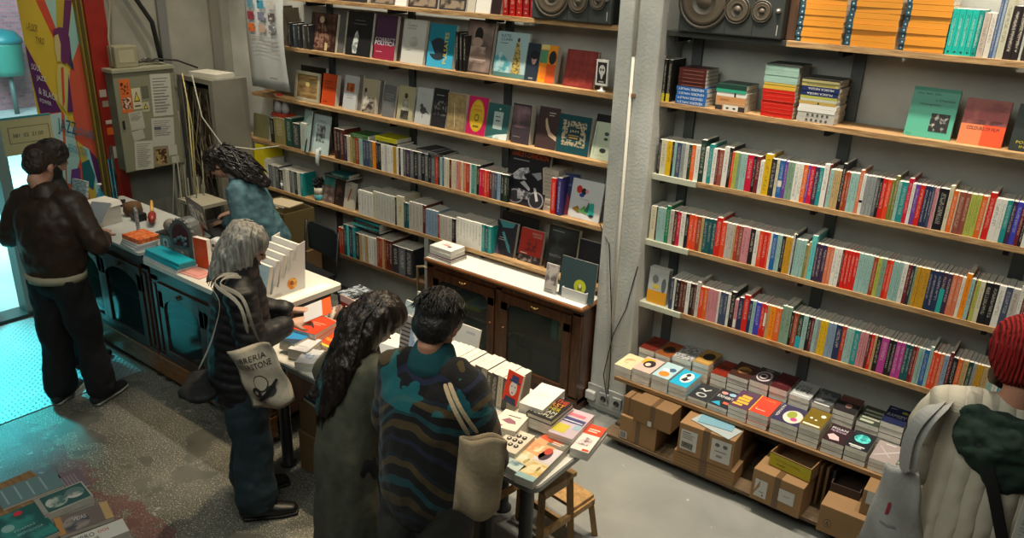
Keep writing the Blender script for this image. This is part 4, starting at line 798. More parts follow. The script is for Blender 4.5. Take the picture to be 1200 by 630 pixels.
for i, (a, c, rz) in enumerate(((.02, '#9aa4a4', -12), (.06, '#6f98a8', 8))):
    tag(MB().box(0, .2 + .06 * (1 - i), 0, .13, 0, .002).build('plastic_bag', mat(c, .3), M=T(p.x + a + .04, 3.83, .3925 + i * .004) @ RZ(rz)), ('crumpled grey plastic envelope on the box with two labels', 'pale blue sheet lying on the box with two labels')[i], ('envelope', 'sheet')[i])
p = Vector((sx(878, 3.77, .1), 3.77, .1)); carton(p.x, 3.77, .0915, .28, .36, .195, -2, 'brown cardboard box with torn label below the yellow box', labels=[(.02, .03, .07, .11, [('p', [(0, .3), (.4, 1), (.4, .6), (0, .1)], '#8a6a45'), ('r', .4, .3, .4, .05, '#666'), ('e', .7, .15, .08, .05, '#6b2a20')]), (.155, .06, .085, .08, [('r', .3, .5, .4, .06, '#777')])])
r = carton(p.x + .05, 3.85, .2895, .235, .2, .085, -6, 'open yellow-fronted cardboard box on the torn-label box', m=CARD2, tape=False, open_=True)
print_on([('r', 0, 0, 1, 1, '#a39a1c'), ('t', 'DISTRIBUCIONES', .15, .55, .6, .16, '#5a5210'), ('r', .2, .25, .2, .08, '#5a5210')], .235, .075, r, T(0, -.001, .005), 'yellow_label')
for k in range(3): tag(MB().box(0, .2, 0, .014, 0, .25, b=.001).build('flattened_carton', (CARD, CARD2, mat('#1c1a1a', .6))[k], M=T(p.x + .31 + k * .035, 3.95, .0915) @ RZ(84)), ('flattened brown carton leaning beside the torn-label box', 'second flattened carton leaning beside the torn-label box', 'black folder leaning behind the flattened cartons')[k], 'cardboard')
p = Vector((sx(957, 3.74, .13), 3.74, .1)); carton(p.x, 3.74, .0915, .46, .44, .165, 1, 'wide cardboard box with a flame mark near the tote bag', labels=[], tape=False)
for ob in [o for o in C.objects if o.name.startswith('cardboard_box') and 'flame' in str(o.get('label'))]:
    print_on([('e', .5, .5, .5, .5, '#3f2e1c'), ('e', .5, .5, .42, .42, '#8a6a45'), ('p', [(.5, .85), (.7, .4), (.6, .2), (.4, .2), (.3, .4)], '#3f2e1c'), ('p', [(.5, .6), (.58, .4), (.5, .28), (.42, .4)], '#8a6a45')], .04, .05, ob, T(.03, -.0008, .04), 'flame_mark')
    print_on([('r', 0, 0, 1, 1, '#a08058')], .06, .05, ob, T(.2, -.0008, .02), 'patch')
carton(p.x + .175, 3.79, .2595, .28, .38, .145, 1, 'brown box with a white barcode label stacked on the flame-marked box', m=CARD, tape=False, labels=[(.02, .07, .2, .075, [('r', .45 + .03 * k, .3, .014, .35, '#222') for k in range(12)])])
carton(p.x + .0, 3.88, .2595, .15, .25, .05, 3, 'small dark open carton beside the barcode box', m=mat('#35241a', .8), tape=False, open_=True)
carton(p.x + .50, 3.78, .0915, .36, .34, .2, 0, 'brown cardboard box on the pallet behind the tote bag', tape=True)
# socket and leads on the pillar
r = thing('wall_socket', 'grey double power socket on a white plate at the foot of the pillar', 'power socket', T(-2.43, 4.1285, .04))
MB().box(0, .30, -.012, 0, .0, .15, b=.003).build('back_plate', mat('#a9aba8', .5), r)
for k in (0, 1):
    q = MB().box(.10 + k * .1, .17 + k * .1, -.03, -.012, .04, .12, b=.004).build('outlet', mat('#9b9d9b', .5), r)
    MB().lathe([(.022, 0), (.022, .002), (.019, .0021), (.019, .0005)], 18, M=T(.135 + k * .1, -.0302, .08) @ RXm(90)).build('outlet_ring', mat('#2a2b2c', .5), q)
q = MB().box(.0, .07, -.045, -.012, .045, .105, b=.006).build('adapter', mat('#c9c9c4', .5), r)
for i, (pts, lab) in enumerate((([(-2.27, 4.11, .12), (-2.262, 4.1, .35), (-2.29, 4.112, .7), (-2.33, 4.115, 1.0), (-2.36, 4.12, 1.2), (-2.425, 4.14, 1.26), (-2.46, 4.16, 1.3)], 'thin black lead hanging in a loop down the pillar'),
                                ([(-2.26, 4.10, .1), (-2.31, 4.1, .3), (-2.27, 4.11, .6), (-2.2, 4.12, .8), (-2.165, 4.12, 1.0), (-2.15, 4.13, 1.1)], 'second thin black lead crossing the pillar towards its right edge'))):
    tag(MB().tube(pts, .0035, 6).build('power_cord', mat('#1b1b1c', .5)), lab, 'cable')
tag(MB().cyl((-2.285, 4.118, .2), (-2.30, 4.118, 2.35), .009).cyl((-2.30, 4.118, 2.35), (-2.30, 4.118, 3.4), .011).build('conduit', mat('#cfcbbd', .5)), 'thin white conduit running up the front of the pillar', 'pipe')
tag(MB().box(-2.31, -2.27, 4.112, 4.13, 2.12, 2.14, mat('#8a6a50', .6)).build('pipe_clip'), 'small clip on the white conduit high on the pillar', 'clip')

# ------------------------------------------------------------------ glazed cabinet between shelves and pillar
CW = wood('#2c170c', '#54301a', .35, 4, (10, 10, 1.2), coat=.3)
cx0, cx1, cy0, cy1, cz = -3.80, -2.44, 3.985, 4.4, .785
r = thing('display_cabinet', 'low dark wooden cabinet with two glazed doors and white top beside the pillar', 'cabinet', T(cx0, cy0, 0))
w = cx1 - cx0; d = cy1 - cy0
MB().box(0, w, .02, d, .06, .09).box(0, .02, .02, d, .0, cz - .03).box(w - .02, w, .02, d, 0, cz - .03).box(0, w, d - .015, d, .06, cz - .03).box(.02, w - .02, .04, d - .02, .40, .415).build('carcass', CW, r)
MB().box(0, w, .0, .03, 0, .12, b=.004).box(0, w, .0, .03, cz - .075, cz - .03, b=.004).box(0, .07, 0, .03, .1, cz - .05, b=.004).box(w - .07, w, 0, .03, .1, cz - .05, b=.004).box(w / 2 - .03, w / 2 + .03, 0, .03, .1, cz - .05, b=.004).build('face_frame', CW, r)
tp = MB().box(-.015, w + .015, -.02, d, cz - .03, cz - .006, b=.01).build('top_moulding', wood('#6b4022', '#8f5a30', .3, 4, (1.2, 10, 10), coat=.4), r)
MB().box(.0, w, -.008, d - .005, cz - .006, cz, b=.002).build('top_panel', mat('#d9d8d0', .5, var=.05, scale=6), tp)
for k, (a, b_) in enumerate(((.07, w / 2 - .03), (w / 2 + .03, w - .07))):
    dd = MB(); z0_, z1_ = .12, cz - .08
    fw = .06
    dd.box(a, b_, -.012, .01, z0_, z0_ + fw, b=.003).box(a, a + fw, -.012, .01, z0_ + fw, z1_ - fw, b=.003).box(b_ - fw, b_, -.012, .01, z0_ + fw, z1_ - fw, b=.003)
    n = 12; aw = b_ - a
    # curved-corner top rail
    poly = [(a, z1_), (a, z1_ - fw - .06), (a + fw, z1_ - fw - .06)]
    for q in range(7): an = PI - q / 6 * PI / 2; poly.append((a + fw + .05 + .05 * math.cos(an), z1_ - fw - .055 + .05 * math.sin(an)))
    for q in range(7): an = PI / 2 - q / 6 * PI / 2; poly.append((b_ - fw - .05 + .05 * math.cos(an), z1_ - fw - .055 + .05 * math.sin(an)))
    poly += [(b_ - fw, z1_ - fw - .06), (b_, z1_ - fw - .06), (b_, z1_)]
    dd.prism(poly[::-1], -.012, .01)
    door = dd.build('cabinet_door', CW, r)
    MB().box(a + fw - .012, b_ - fw + .012, -.001, .002, z0_ + fw - .01, z1_ - fw + .01).build('glass_pane', glass_mat('#3a4440', .3, .05), door)
    h = MB(); hx = (a + b_) / 2
    h.ball((hx, -.02, z1_ - .03), .008, n=10).ball((hx - .022, -.018, z1_ - .026), .006, n=8).ball((hx + .022, -.018, z1_ - .026), .006, n=8).tube([(hx - .03, -.016, z1_ - .022), (hx, -.024, z1_ - .036), (hx + .03, -.016, z1_ - .022)], .004, 8)
    h.build('brass_handle', mat('#8f7442', .35, .8), door)
    MB().ball((a + (.03 if k else aw - .03), -.016, .45), .009, n=10).build('knob', mat('#6b4a2a', .4), door)
for i, (x, z_, w_, h_, c, nm) in enumerate(((.25, .416, .16, .03, '#9aa32c', 'lime green magazine lying inside the cabinet behind the left door'), (.3, .447, .14, .012, '#5f8a8a', 'grey blue booklet lying inside the cabinet behind the left door'), (.2, .0905, .2, .18, '#3a3c3e', 'dark file box inside the cabinet, bottom left'), (.9, .0905, .22, .2, '#24303a', 'dark blue file box inside the cabinet, bottom right'), (1.05, .416, .05, .19, '#2f8a80', 'teal book standing inside the cabinet behind the right door'), (1.11, .416, .03, .17, '#8a7a2c', 'mustard book standing inside the cabinet behind the right door'), (.55, .0905, .08, .16, '#2c5a2c', 'green box inside the cabinet behind the left door'))):
    tag(MB().box(cx0 + x, cx0 + x + w_, cy0 + .12, cy0 + .3, z_, z_ + h_, b=.003).build('box' if 'box' in nm else 'book', mat(c, .6)), nm, 'box' if 'box' in nm else 'book')
# things on the cabinet
zz = cz + .0005
for i, (t_, c, wd) in enumerate(((.016, '#4a2838', 'plum book at the bottom of the pile on the cabinet'), (.012, '#3b2230', 'second plum book in the pile on the cabinet'), (.03, '#d9d6cc', 'thick white book in the middle of the pile on the cabinet'), (.03, '#e2e0d8', 'thick white book with a red drawing on top of the cabinet pile'))):
    zz += t_
    book(t_ - .0006, .17 if i < 2 else .15, .23 if i < 2 else .21, c, T(-3.79 + (.0 if i < 2 else .004), 3.99 + (0 if i < 2 else .012), zz) @ RZ(-3 + i) @ RXm(-90), wd, prt=[('p', [(.2, .5), (.45, .62), (.8, .5), (.5, .42)], '#c98a80'), ('r', .3, .66, .3, .03, '#c94a3a'), ('e', .66, .4, .07, .08, '#4a4a4a')] if i == 3 else None, group='pile of books on the left end of the cabinet')
a = atz(636, 335, cz + .001)
r = thing('record_tray', 'low white tray holding a record sleeve on the cabinet beside the pillar', 'tray', T(sx(655, 4.0, .82), 4.03, cz + .0005))
tw = cx1 - sx(655, 4.0, .82) - .005
MB().box(0, tw, 0, .006, 0, .075).box(0, tw, .10, .106, 0, .05).box(0, .006, .006, .1, 0, .075).box(tw - .006, tw, .006, .1, 0, .075).box(.006, tw - .006, .006, .1, 0, .005).build('tray_body', mat('#c4c5c2', .5), r)
x0 = sx(655, 4.06, .9)
face_out(x0 + .012, cz + .008, 4.045, .006, .27, .27, '#34474b', 'dark slate record sleeve with a round lime label, standing in the white tray', [('e', .58, .35, .17, .17, '#b3b828'), ('r', .52, .25, .12, .12, '#6b6b3a'), ('e', .58, .36, .04, .05, '#d8d4a0'), ('r', .0, .0, 1, .004, '#8a9a9c')], tilt=6, cat='record sleeve', name='record_sleeve')
face_out(sx(636, 4.02, .82), cz + .001, 4.03, .012, .2, .095, '#b0aaa4', 'small grey booklet with a blurred portrait beside the record tray', [('r', .05, .3, .9, .65, duo('#6b625e', '#bdb4ae', 16)), ('r', .1, .1, .6, .04, '#777'), ('r', .1, .03, .7, .04, '#777')], tilt=8, cat='booklet', name='booklet')
tag(MB().cyl((0, 0, 0), (0, 0, .12), .022, .02, 16).build('black_cylinder', mat('#17181a', .4), M=T(sx(664, 4.24, 1.0), 4.235, LV['D'] + .0005)), 'short black can standing before the large black book', 'can')
# ------------------------------------------------------------------ the long book table in the middle
MT = .75
def slab(x0, x1, y0, y1, z0, z1, rad, n=6):
    pts = []
    for cx, cy, a0 in ((x1 - rad, y0 + rad, -90), (x1 - rad, y1 - rad, 0), (x0 + rad, y1 - rad, 90), (x0 + rad, y0 + rad, 180)):
        for k in range(n + 1): a = math.radians(a0 + 90 * k / n); pts.append((cx + rad * math.cos(a), cy + rad * math.sin(a)))
    m = len(pts); vs = [(x, y, z0) for x, y in pts] + [(x, y, z1) for x, y in pts]
    return vs, [tuple(range(m))[::-1], tuple(range(m, 2 * m))] + [(i, (i + 1) % m, (i + 1) % m + m, i + m) for i in range(m)]
for xa, xb, yb_, lg_, lab_ in ((-3.52, -2.062, 3.0, ((-2.2, 2.9), (-3.43, 2.92), (-3.43, 2.40), (-2.2, 2.42)), 'long white-topped table on round black legs behind the couple'), (-2.058, -1.585, 2.87, ((-1.72, 2.45), (-1.95, 2.45)), 'small white-topped table with rounded corners, piled with books, by the beige tote')):
  r = thing('book_table', lab_, 'table')
  v, f = slab(xa, xb, 2.315, yb_, MT - .028, MT - .004, .05); MB().add(v, f, mat('#8d8f8c', .35, .5)).build('table_edge', None, r)
  v, f = slab(xa + .008, xb - .008, 2.323, yb_ - .008, MT - .0045, MT, .045); MB().add(v, f, mat('#cfcfc8', .4)).build('table_top', None, r)
  for x, y in lg_:
    MB().lathe([(.05, 0), (.05, .012), (.033, .02), (.033, MT - .04), (.05, MT - .028)], 20, M=T(x, y, 0)).build('leg', mat('#3a3d3f', .35, .5), r)
GT = 'piles of books at the right end of the long table'
def P2(bl, br, tl, z, t, c, lab, prt=None, n=0, cols=None, base=None, words=None, g=GT, **k):
    o, info = lay(bl, br, tl, z, t, c, lab, prt, group=g, **k)
    if n: stack_under(info, z, base if base is not None else MT + .0005, t, n, cols or [c], words or 'copy below the ' + ' '.join(lab.split(',')[0].split()[:5]), 'its pile', g)
    return o
sea = [('r', 0, 0, 1, .2, duo('#5f7f8c', '#b9c9c4', 18)), ('r', 0, .2, 1, .28, duo('#c9b98a', '#d9d2bc', 12)), ('e', .75, .3, .07, .07, '#8a7a3c'), ('e', .75, .3, .045, .05, '#b3a45c')]
P2((584, 540), (602, 555), (629, 504), .79, .019, '#c9bfae', 'large book with pale sea picture and orange upper half, front of the long table', sea + [('r', 0, .48, 1, .4, '#d39a6c'), ('r', .2, .55, .6, .2, duo('#c98a5c', '#e0c9a4', 20)), ('r', 0, .88, 1, .12, '#c9502a')], n=1)
P2((603, 556), (626, 563), (658, 517), .79, .019, '#cfc4a8', 'large book with yellow foot and a red flower photograph, front corner of the table',
   [('r', 0, .08, 1, .3, duo('#c9a44c', '#dccfa8', 12)), ('r', 0, 0, 1, .1, '#8fb0b4'), ('e', .7, .27, .07, .06, '#8a7a3c'), ('r', 0, .42, 1, .36, '#c9c2c9'), ('e', .4, .6, .3, .15, '#3a2430'), ('e', .4, .68, .2, .08, '#b8402c'), ('r', 0, .8, 1, .2, '#6f6f62'), ('r', .2, .9, .6, .02, '#c9c9b9'), ('r', .2, .86, .5, .02, '#c9c9b9')], n=1)
P2((560, 532), (577, 539.5), (590, 515), .785, .016, '#d8d0bc', 'white and gold book with a bronze medallion, left of the large sea book', [('r', 0, 0, 1, .3, duo('#d9c48a', '#e0dac9', 12)), ('e', .6, .45, .13, .1, '#7a6a34')], n=1)
P2((578, 522), (605, 531), (604, 502), .815, .02, '#cfc6b4', 'cream book with a black dot pattern, second row on the table', [('e', .25 + .25 * (k % 3), .3 + .22 * (k // 3), .1, .08, '#1c1a1a') for k in range(9)] + [('e', .25 + .25 * (k % 3), .3 + .22 * (k // 3), .04, .03, '#cfc6b4') for k in range(9)], n=2)
P2((575, 497), (603, 507), (590, 478), .84, .022, '#ddd4c6', 'white book with a pink and black figure, beside the red portrait book', [('p', [(.2, .4), (.4, .6), (.7, .5), (.8, .35), (.5, .3)], '#8a5a6a'), ('r', .3, .7, .5, .04, '#333'), ('r', .1, .1, .3, .05, '#c9484a')], n=3)
a_ = atz(667, 524, .795)
P2((668, 524), (690, 530), (694, 497), .797, .022, '#d9d2cc', 'white book with bright red-orange header, right edge of the table', [('r', 0, .62, 1, .38, '#e0421c'), ('r', .2, .8, .6, .04, '#e8c4b0'), ('r', .2, .72, .5, .04, '#e8c4b0'), ('p', [(.1, .2), (.4, .5), (.8, .45), (.7, .2)], duo('#7a6a6a', '#c9bcc0', 40)), ('r', .6, .02, .35, .06, '#e0421c')], n=1, words='bright red-orange book underneath the white and red one')
P2((642, 505), (671, 514), (672, 478.5), .825, .02, '#b9a9b4', 'lilac book with yellow and violet fields', [('r', 0, .1, .55, .3, '#b8ab3a'), ('r', .05, .5, .9, .18, '#3b3a6a'), ('r', .1, .75, .7, .1, '#c96a7a'), ('r', .7, .3, .25, .2, '#8fa9b9'), ('r', .1, .54, .8, .03, '#c9c9d8')], n=2)
P2((617, 482), (647, 493), (645, 462), .865, .026, '#1c1b18', 'black hardback with big red, yellow and white lettering', [('t', 'THE', .45, .8, .45, .14, '#d0401c'), ('t', 'FIRST', .15, .6, .75, .16, '#d8861c'), ('t', 'OTHER', .15, .42, .75, .14, '#b9a82c'), ('t', 'DREAM', .1, .24, .8, .14, '#c9c6b4'), ('t', 'PEOPLE', .08, .08, .84, .12, '#c9c6b4')], n=2, hard=True, cols=['#c9b9ae', '#b9aaa4'])
P2((608, 471), (634, 482), (630, 446.5), .885, .045, '#dedcd6', 'thick plain white book at the back of the right end', [('r', .2, .6, .5, .02, '#bbb'), ('r', .2, .5, .6, .02, '#bbb')], n=1)
# red portrait book leaning on the pile
q = atz(595, 468, .85)
face_out(q.x - .01, .865, q.y - .035, .018, .155, .098, '#d23a1c', 'bright red book with a white face under a blue hat, propped upright on the table', [('e', .55, .5, .24, .24, '#cfc9c4'), ('r', .2, .68, .72, .06, '#2c3a6a'), ('r', .33, .72, .46, .18, '#2c3a6a'), ('e', .45, .55, .04, .02, '#2a2a3a'), ('e', .66, .55, .04, .02, '#2a2a3a'), ('e', .56, .36, .06, .02, '#7a2a2a'), ('p', [(.1, 0), (.95, 0), (.85, .2), (.2, .2)], '#2c3050')], tilt=16, yaw=-8)
# row of thick books standing at the back edge, fore-edges up
cs = ['#d8d2c0', '#cfc8b0', '#dcd6c6', '#c9c0a4', '#d8d0b8', '#7a7c4a', '#d4ccb4', '#dcd8cc', '#d0c8b0', '#ded8c8', '#8a8c54', '#d8c8a0', '#d9641c']
x = -2.56
for i in range(15):
    t_ = rnd.choice([.032, .036, .04, .044]);
    if x + t_ > -2.0: break
    c = cs[i % len(cs)]; last = x + t_ * 2 > -2.0
    M = T(x + t_, 2.73 + rnd.uniform(-.004, .004), MT + .0005) @ RYm(4) @ RZ(90)
    o = book(t_ - .002, .185 + rnd.uniform(-.006, .004), .15, ('#2c211c' if i % 3 else '#d9641c') if last else ['#2c211c', '#b9b09a', '#35302c', '#8a8470', '#403530'][i % 5], M,
             ('thick book with dark photographic cover at the right end of the back-edge row' if last else f'thick book standing page-edge up along the back edge, {ordn(i + 1)} from the left'), group='row of thick books along the back edge of the long table',
             prt=[('r', .05, .05, .9, .9, duo('#2c211c', '#8a6a50', 16, .5, .7))] if last else None)
    x += t_
# left end of the table, in front of the grey-haired woman
GL = 'books at the left end of the long table'
P2((340, 384), (365, 394), (362, 367), .85, .03, '#dc3a12', 'glossy red-orange book on top of three, left end of the table', [('r', .35, .6, .5, .03, '#e89a7a'), ('r', .35, .5, .4, .03, '#e89a7a')], n=3, g=GL)
P2((363, 398), (384, 409), (385, 386.5), .79, .018, '#e04a14', 'orange book with yellow printed marks beside the red pile', [('r', .2, .5, .5, .05, '#e8a03a'), ('r', .2, .4, .6, .05, '#e8a03a'), ('r', 0, 0, 1, .12, '#d9c44a')], n=1, g=GL)
P2((385, 410), (404, 417), (402, 396), .785, .015, '#d3bd3e', 'yellow book half hidden by the long dark hair', [('r', .1, .5, .6, .1, '#b89a2a')], n=1, g=GL)
P2((327, 397), (340, 405), (340, 386), .83, .02, '#2a88c4', 'bright blue book under the woman\'s hands', [('p', [(.0, .0), (1, 0), (1, .5), (0, .1)], '#23344a')], n=2, g=GL, cols=['#cfd0d4'])
P2((337, 408), (356, 414), (352, 393), .815, .02, '#cfd0d6', 'white book leaning beside the blue one', [('r', .1, .3, .7, .05, '#9aa')], n=2, g=GL)
P2((345, 424), (366, 427), (357, 408), .80, .025, '#d3d6da', 'white book with pale blue print near the tote bag', [('e', .5, .5, .25, .2, duo('#d3d6da', '#7a9ac4', 60))], n=1, g=GL)
P2((367, 428), (388, 438), (384, 414), .79, .02, '#c9cdd2', 'white book between the pale blue print and the coat', None, n=1, g=GL)
for i, (bl, br, tl, c, w_) in enumerate((((393, 424), (412, 432), (412, 406), '#3a6a8a', 'blue'), ((415, 434), (436, 443), (436, 416), '#b9492c', 'rust red'), ((440, 445), (462, 455), (461, 428), '#c9c4b4', 'cream'), ((420, 416), (440, 424), (440, 400), '#8a8f94', 'grey'))):
    P2(bl, br, tl, .79, .019, c, f'{w_} book lying on the table, hidden behind the long-haired woman', None, n=1, g=GL)
# open white card box with bundles of bookmarks
q = atz(372, 357, .85)
r = thing('card_box', 'white and pink open box filled with bundled bookmarks', 'box', T(-3.50, 2.735, MT + .0005) @ RZ(-4))
bw, bd, bh = .22, .17, .10
MB().box(0, bw, 0, .004, 0, bh).box(0, bw, bd - .004, bd, 0, bh + .07).box(0, .004, .004, bd - .004, 0, bh).box(bw - .004, bw, .004, bd - .004, 0, bh).box(.004, bw - .004, .004, bd - .004, 0, .004).build('box_body', mat('#cdb4ac', .6), r)
print_on([('e', .8, .5, .1, .2, '#8a4a2c'), ('r', .1, .6, .4, .05, '#a88'), ('r', .1, .45, .3, .05, '#a88')], bw, bh, r, T(0, 0, 0), 'printed_mark')
print_on([('r', 0, 0, 1, .45, '#8a1c1c')], bw, .08, r, T(0, bd - .0045, bh - .01), 'red_band')
for k in range(16):
    tag(MB().cyl((0, 0, 0), (.0, .05, .075 + .01 * (k % 3)), .011, .009, 8).build('bundle', mat(('#8a7466', '#b5a698', '#6b5046')[k % 3], .8), M=T(-3.50 + .03 + .045 * (k % 4) + .008, 2.745 + .032 * (k // 4), MT + .03) @ RZ(rnd.uniform(-25, 25))),
        'rolled paper bundle standing in the open white box', 'paper bundle', 'rolled paper bundles in the white box')
tag(MB().box(0, .14, 0, .09, 0, .11, b=.003).build('small_carton', mat('#8a6e50', .7), M=T(-3.27, 2.79, MT + .0005) @ RZ(-8)), 'small brown carton beside the white box of bundles', 'box')
for k in range(4):
    tag(MB().box(0, .02, 0, .1, 0, .09).build('card_pack', mat(('#c9bda8', '#b0523c', '#d8d0c0', '#c9bda8')[k], .6), M=T(-3.255 + k * .0265, 2.785, MT + .112) @ RZ(-8)), f'{("cream", "red", "white", "second cream")[k]} card pack on the small carton', 'card pack', 'card packs on the small carton')
# magazines standing behind the couple
for i, (x_, y_, w_, h_, c, lab, pr) in enumerate(((-3.02, 2.93, .17, .25, '#9cb3bf', 'pale blue art magazine standing behind the long-haired woman', [('e', .5, .5, .35, .3, duo('#5f7f94', '#c9d4d8', 16))]),
      (-2.90, 2.80, .18, .24, '#8a8a8c', 'magazine with black and white stripes standing between the two heads', [('r', 0, .1 * k, 1, .04, '#333') for k in range(9)]),
      (-2.76, 2.72, .19, .23, '#7f9bb9', 'blue scribbled magazine between the couple', [('r', .1, .1, .8, .8, duo('#6f8cb0', '#c4ced8', 30))]),
      (-2.98, 2.97, .1, .3, '#9aa3a3', 'grey card standing highest behind the couple', None),
      (-2.62, 2.88, .20, .26, '#b7bab8', 'pale grey book standing right of the young man\'s head', [('r', .55, .85, .3, .05, '#99a'), ('e', .3, .35, .12, .04, '#8a5a44')]))):
    face_out(x_, MT + .001, y_, .012, h_, w_, c, lab, pr, tilt=14, yaw=-4 + 5 * (i % 3), cat='magazine', name='magazine')
# cartons and book pile stored under the table
carton(-3.34, 2.42, .001, .40, .40, .26, 1, 'lower large carton under the left end of the long table', group='cartons under the long table')
carton(-3.33, 2.43, .2625, .38, .38, .19, -1, 'upper large carton under the left end of the long table', m=CARD2, group='cartons under the long table')
zz = .4545
for k in range(4):
    t_ = .02; zz += t_
    book(t_ - .001, .2, .26, ('#3a4a5a', '#59646c', '#2c3238', '#8fa0a8')[k], T(-3.31 + .015 * k, 2.45 + .01 * k, zz) @ RZ((-6, 4, -3, 8)[k]) @ RXm(-90), f'{("navy", "grey", "black", "pale grey")[k]} booklet on the cartons under the table', group='booklets on the cartons under the table', cat='booklet', name='booklet')
carton(-2.70, 2.50, .001, .42, .38, .3, 2, 'carton under the middle of the long table behind the couple', group='cartons under the long table')
# wooden step stool
SW = wood('#8a6a3f', '#b08c58', .5, 4, (8, 8, 1.2))
r = thing('step_stool', 'small wooden two-step stool under the right end of the long table', 'stool', T(-2.13, 2.66, 0) @ RZ(-7))
MB().box(0, .40, 0, .24, .475, .5, b=.005).build('seat', SW, r)
MB().box(.02, .38, .26, .42, .24, .262, b=.004).build('step', SW, r)
for x_, s_ in ((.04, -1), (.36, 1)):
    for y0_, y1_ in ((.02, -.02), (.22, .235)):
        MB().tube([(x_, y0_ + .01, .474), (x_ + s_ * .03, y1_ + .01, 0)], .024, 4).build('leg', SW, r)
    MB().tube([(x_ + s_ * .012, .40, .24), (x_ + s_ * .03, .44, 0)], .022, 4).build('step_leg', SW, r)
    MB().box(x_ - .012 + s_ * .018, x_ + .012 + s_ * .018, .02, .42, .205, .24, b=.003).build('rail', SW, r)
    MB().box(x_ - .01 + s_ * .005, x_ + .01 + s_ * .005, .02, .22, .42, .474, b=.003).build('side_rail', SW, r)
MB().box(.04, .36, .21, .23, .15, .19, b=.003).build('back_rail', SW, r)

# ------------------------------------------------------------------ counter
CZ = .90
DW = wood('#2a1710', '#4a2a1a', .4, 4, (10, 10, 1.2), coat=.2); PW = wood('#6a4222', '#8a5c32', .45, 4, (1.2, 10, 10), coat=.2)
def counter_unit(x0, x1, top, label, hands=True):
    r = thing('counter_cabinet', label, 'counter', T(x0, 2.47, 0), 'dark wooden counter cabinets'); w = x1 - x0; d = .5
    MB().box(0, .02, .02, d, .12, top - .03).box(w - .02, w, .02, d, .12, top - .03).box(0, w, .02, d, .12, .15).box(.02, w - .02, d - .015, d, .15, top - .03).box(.02, w - .02, .05, d - .02, .5, .515).build('carcass', DW, r)
    MB().box(-.01, w + .01, -.02, .03, .05, .19, b=.006).build('plinth', PW, r)
    MB().box(-.006, w + .006, -.012, .03, .19, .215, b=.004).build('plinth_moulding', DW, r)
    MB().box(0, w, 0, .03, top - .12, top - .03, b=.004).box(0, .09, 0, .03, .2, top - .08, b=.004).box(w - .09, w, 0, .03, .2, top - .08, b=.004).build('face_frame', DW, r)
    for x_ in (.03, w - .06): MB().box(x_, x_ + .03, -.012, 0, .24, top - .14, b=.004).build('pilaster', DW, r)
    n = 2 if w > .8 else 1
    for k in range(n):
        a = .09 + k * (w - .18) / n; b_ = .09 + (k + 1) * (w - .18) / n; z0_, z1_ = .22, top - .12; fw = .055
        D = MB(); D.box(a, b_, -.014, .008, z0_, z0_ + fw, b=.003).box(a, a + fw, -.014, .008, z0_ + fw, z1_ - fw, b=.003).box(b_ - fw, b_, -.014, .008, z0_ + fw, z1_ - fw, b=.003)
        poly = [(a, z1_), (a, z1_ - fw - .12), (a + fw, z1_ - fw - .12)]
        m_ = (a + b_) / 2; hw = (b_ - a) / 2 - fw
        for q in range(9): an = PI - q / 8 * PI; poly.append((m_ + hw * math.cos(an), z1_ - fw - .12 + .1 * math.sin(an)))
        poly += [(b_, z1_ - fw - .12), (b_, z1_)]
        D.prism(poly[::-1], -.014, .008); door = D.build('cabinet_door', DW, r)
        MB().box(a + fw - .01, b_ - fw + .01, -.002, .001, z0_ + fw - .01, z1_ - fw + .0).build('glass_pane', glass_mat('#2a4648', .4, .08), door)
        MB().tube([(m_ - .03, -.02, z1_ - .035), (m_, -.026, z1_ - .05), (m_ + .03, -.02, z1_ - .035)], .005, 8).ball((m_, -.02, z1_ - .03), .01, n=8).build('handle', mat('#5f4a2c', .4, .8), door)
    for x_ in (.04, w - .04):
        for y_ in (.02, d - .05): MB().lathe([(.02, 0), (.034, .015), (.036, .03), (.02, .045), (.03, .05)], 16, M=T(x_, y_, 0)).build('bun_foot', DW, r)
    return r
counter_unit(-6.22, -4.93, .93, 'dark wooden glazed counter cabinet nearest the street door')
counter_unit(-4.90, -3.66, .885, 'dark wooden glazed counter cabinet beside the grey-haired woman')
v, f = slab(-6.26, -4.92, 2.42, 3.02, .931, .95, .02); tag(MB().add(v, f, mat('#b3b5b0', .35, var=.1, scale=5)).build('worktop'), 'pale stone counter top nearest the street door', 'counter top')
v, f = slab(-4.905, -3.60, 2.425, 3.02, .886, .918, .03); tag(MB().add(v, f, mat('#d2cfc4', .4, var=.06, scale=5)).build('worktop'), 'cream counter top in front of the grey-haired woman', 'counter top')
CZ = .9185; CL = .9505
for i, (x_, w_, h_, c, z_) in enumerate(((-5.25, .12, .3, '#8a2a4a', .151), (-5.1, .06, .26, '#3a5a5a', .151), (-4.6, .14, .2, '#9aa4a4', .151), (-4.42, .12, .28, '#cfd4d2', .151), (-4.25, .1, .22, '#7a8a8a', .151), (-4.0, .16, .25, '#59646a', .151))):
    tag(MB().box(x_, x_ + w_, 2.6, 2.85, z_, z_ + h_, b=.003).build('boxed_item', mat(c, .6)), f'{("dark pink", "dark green", "grey", "white", "grey green", "slate")[i]} box stored behind the counter cabinet glass', 'box')
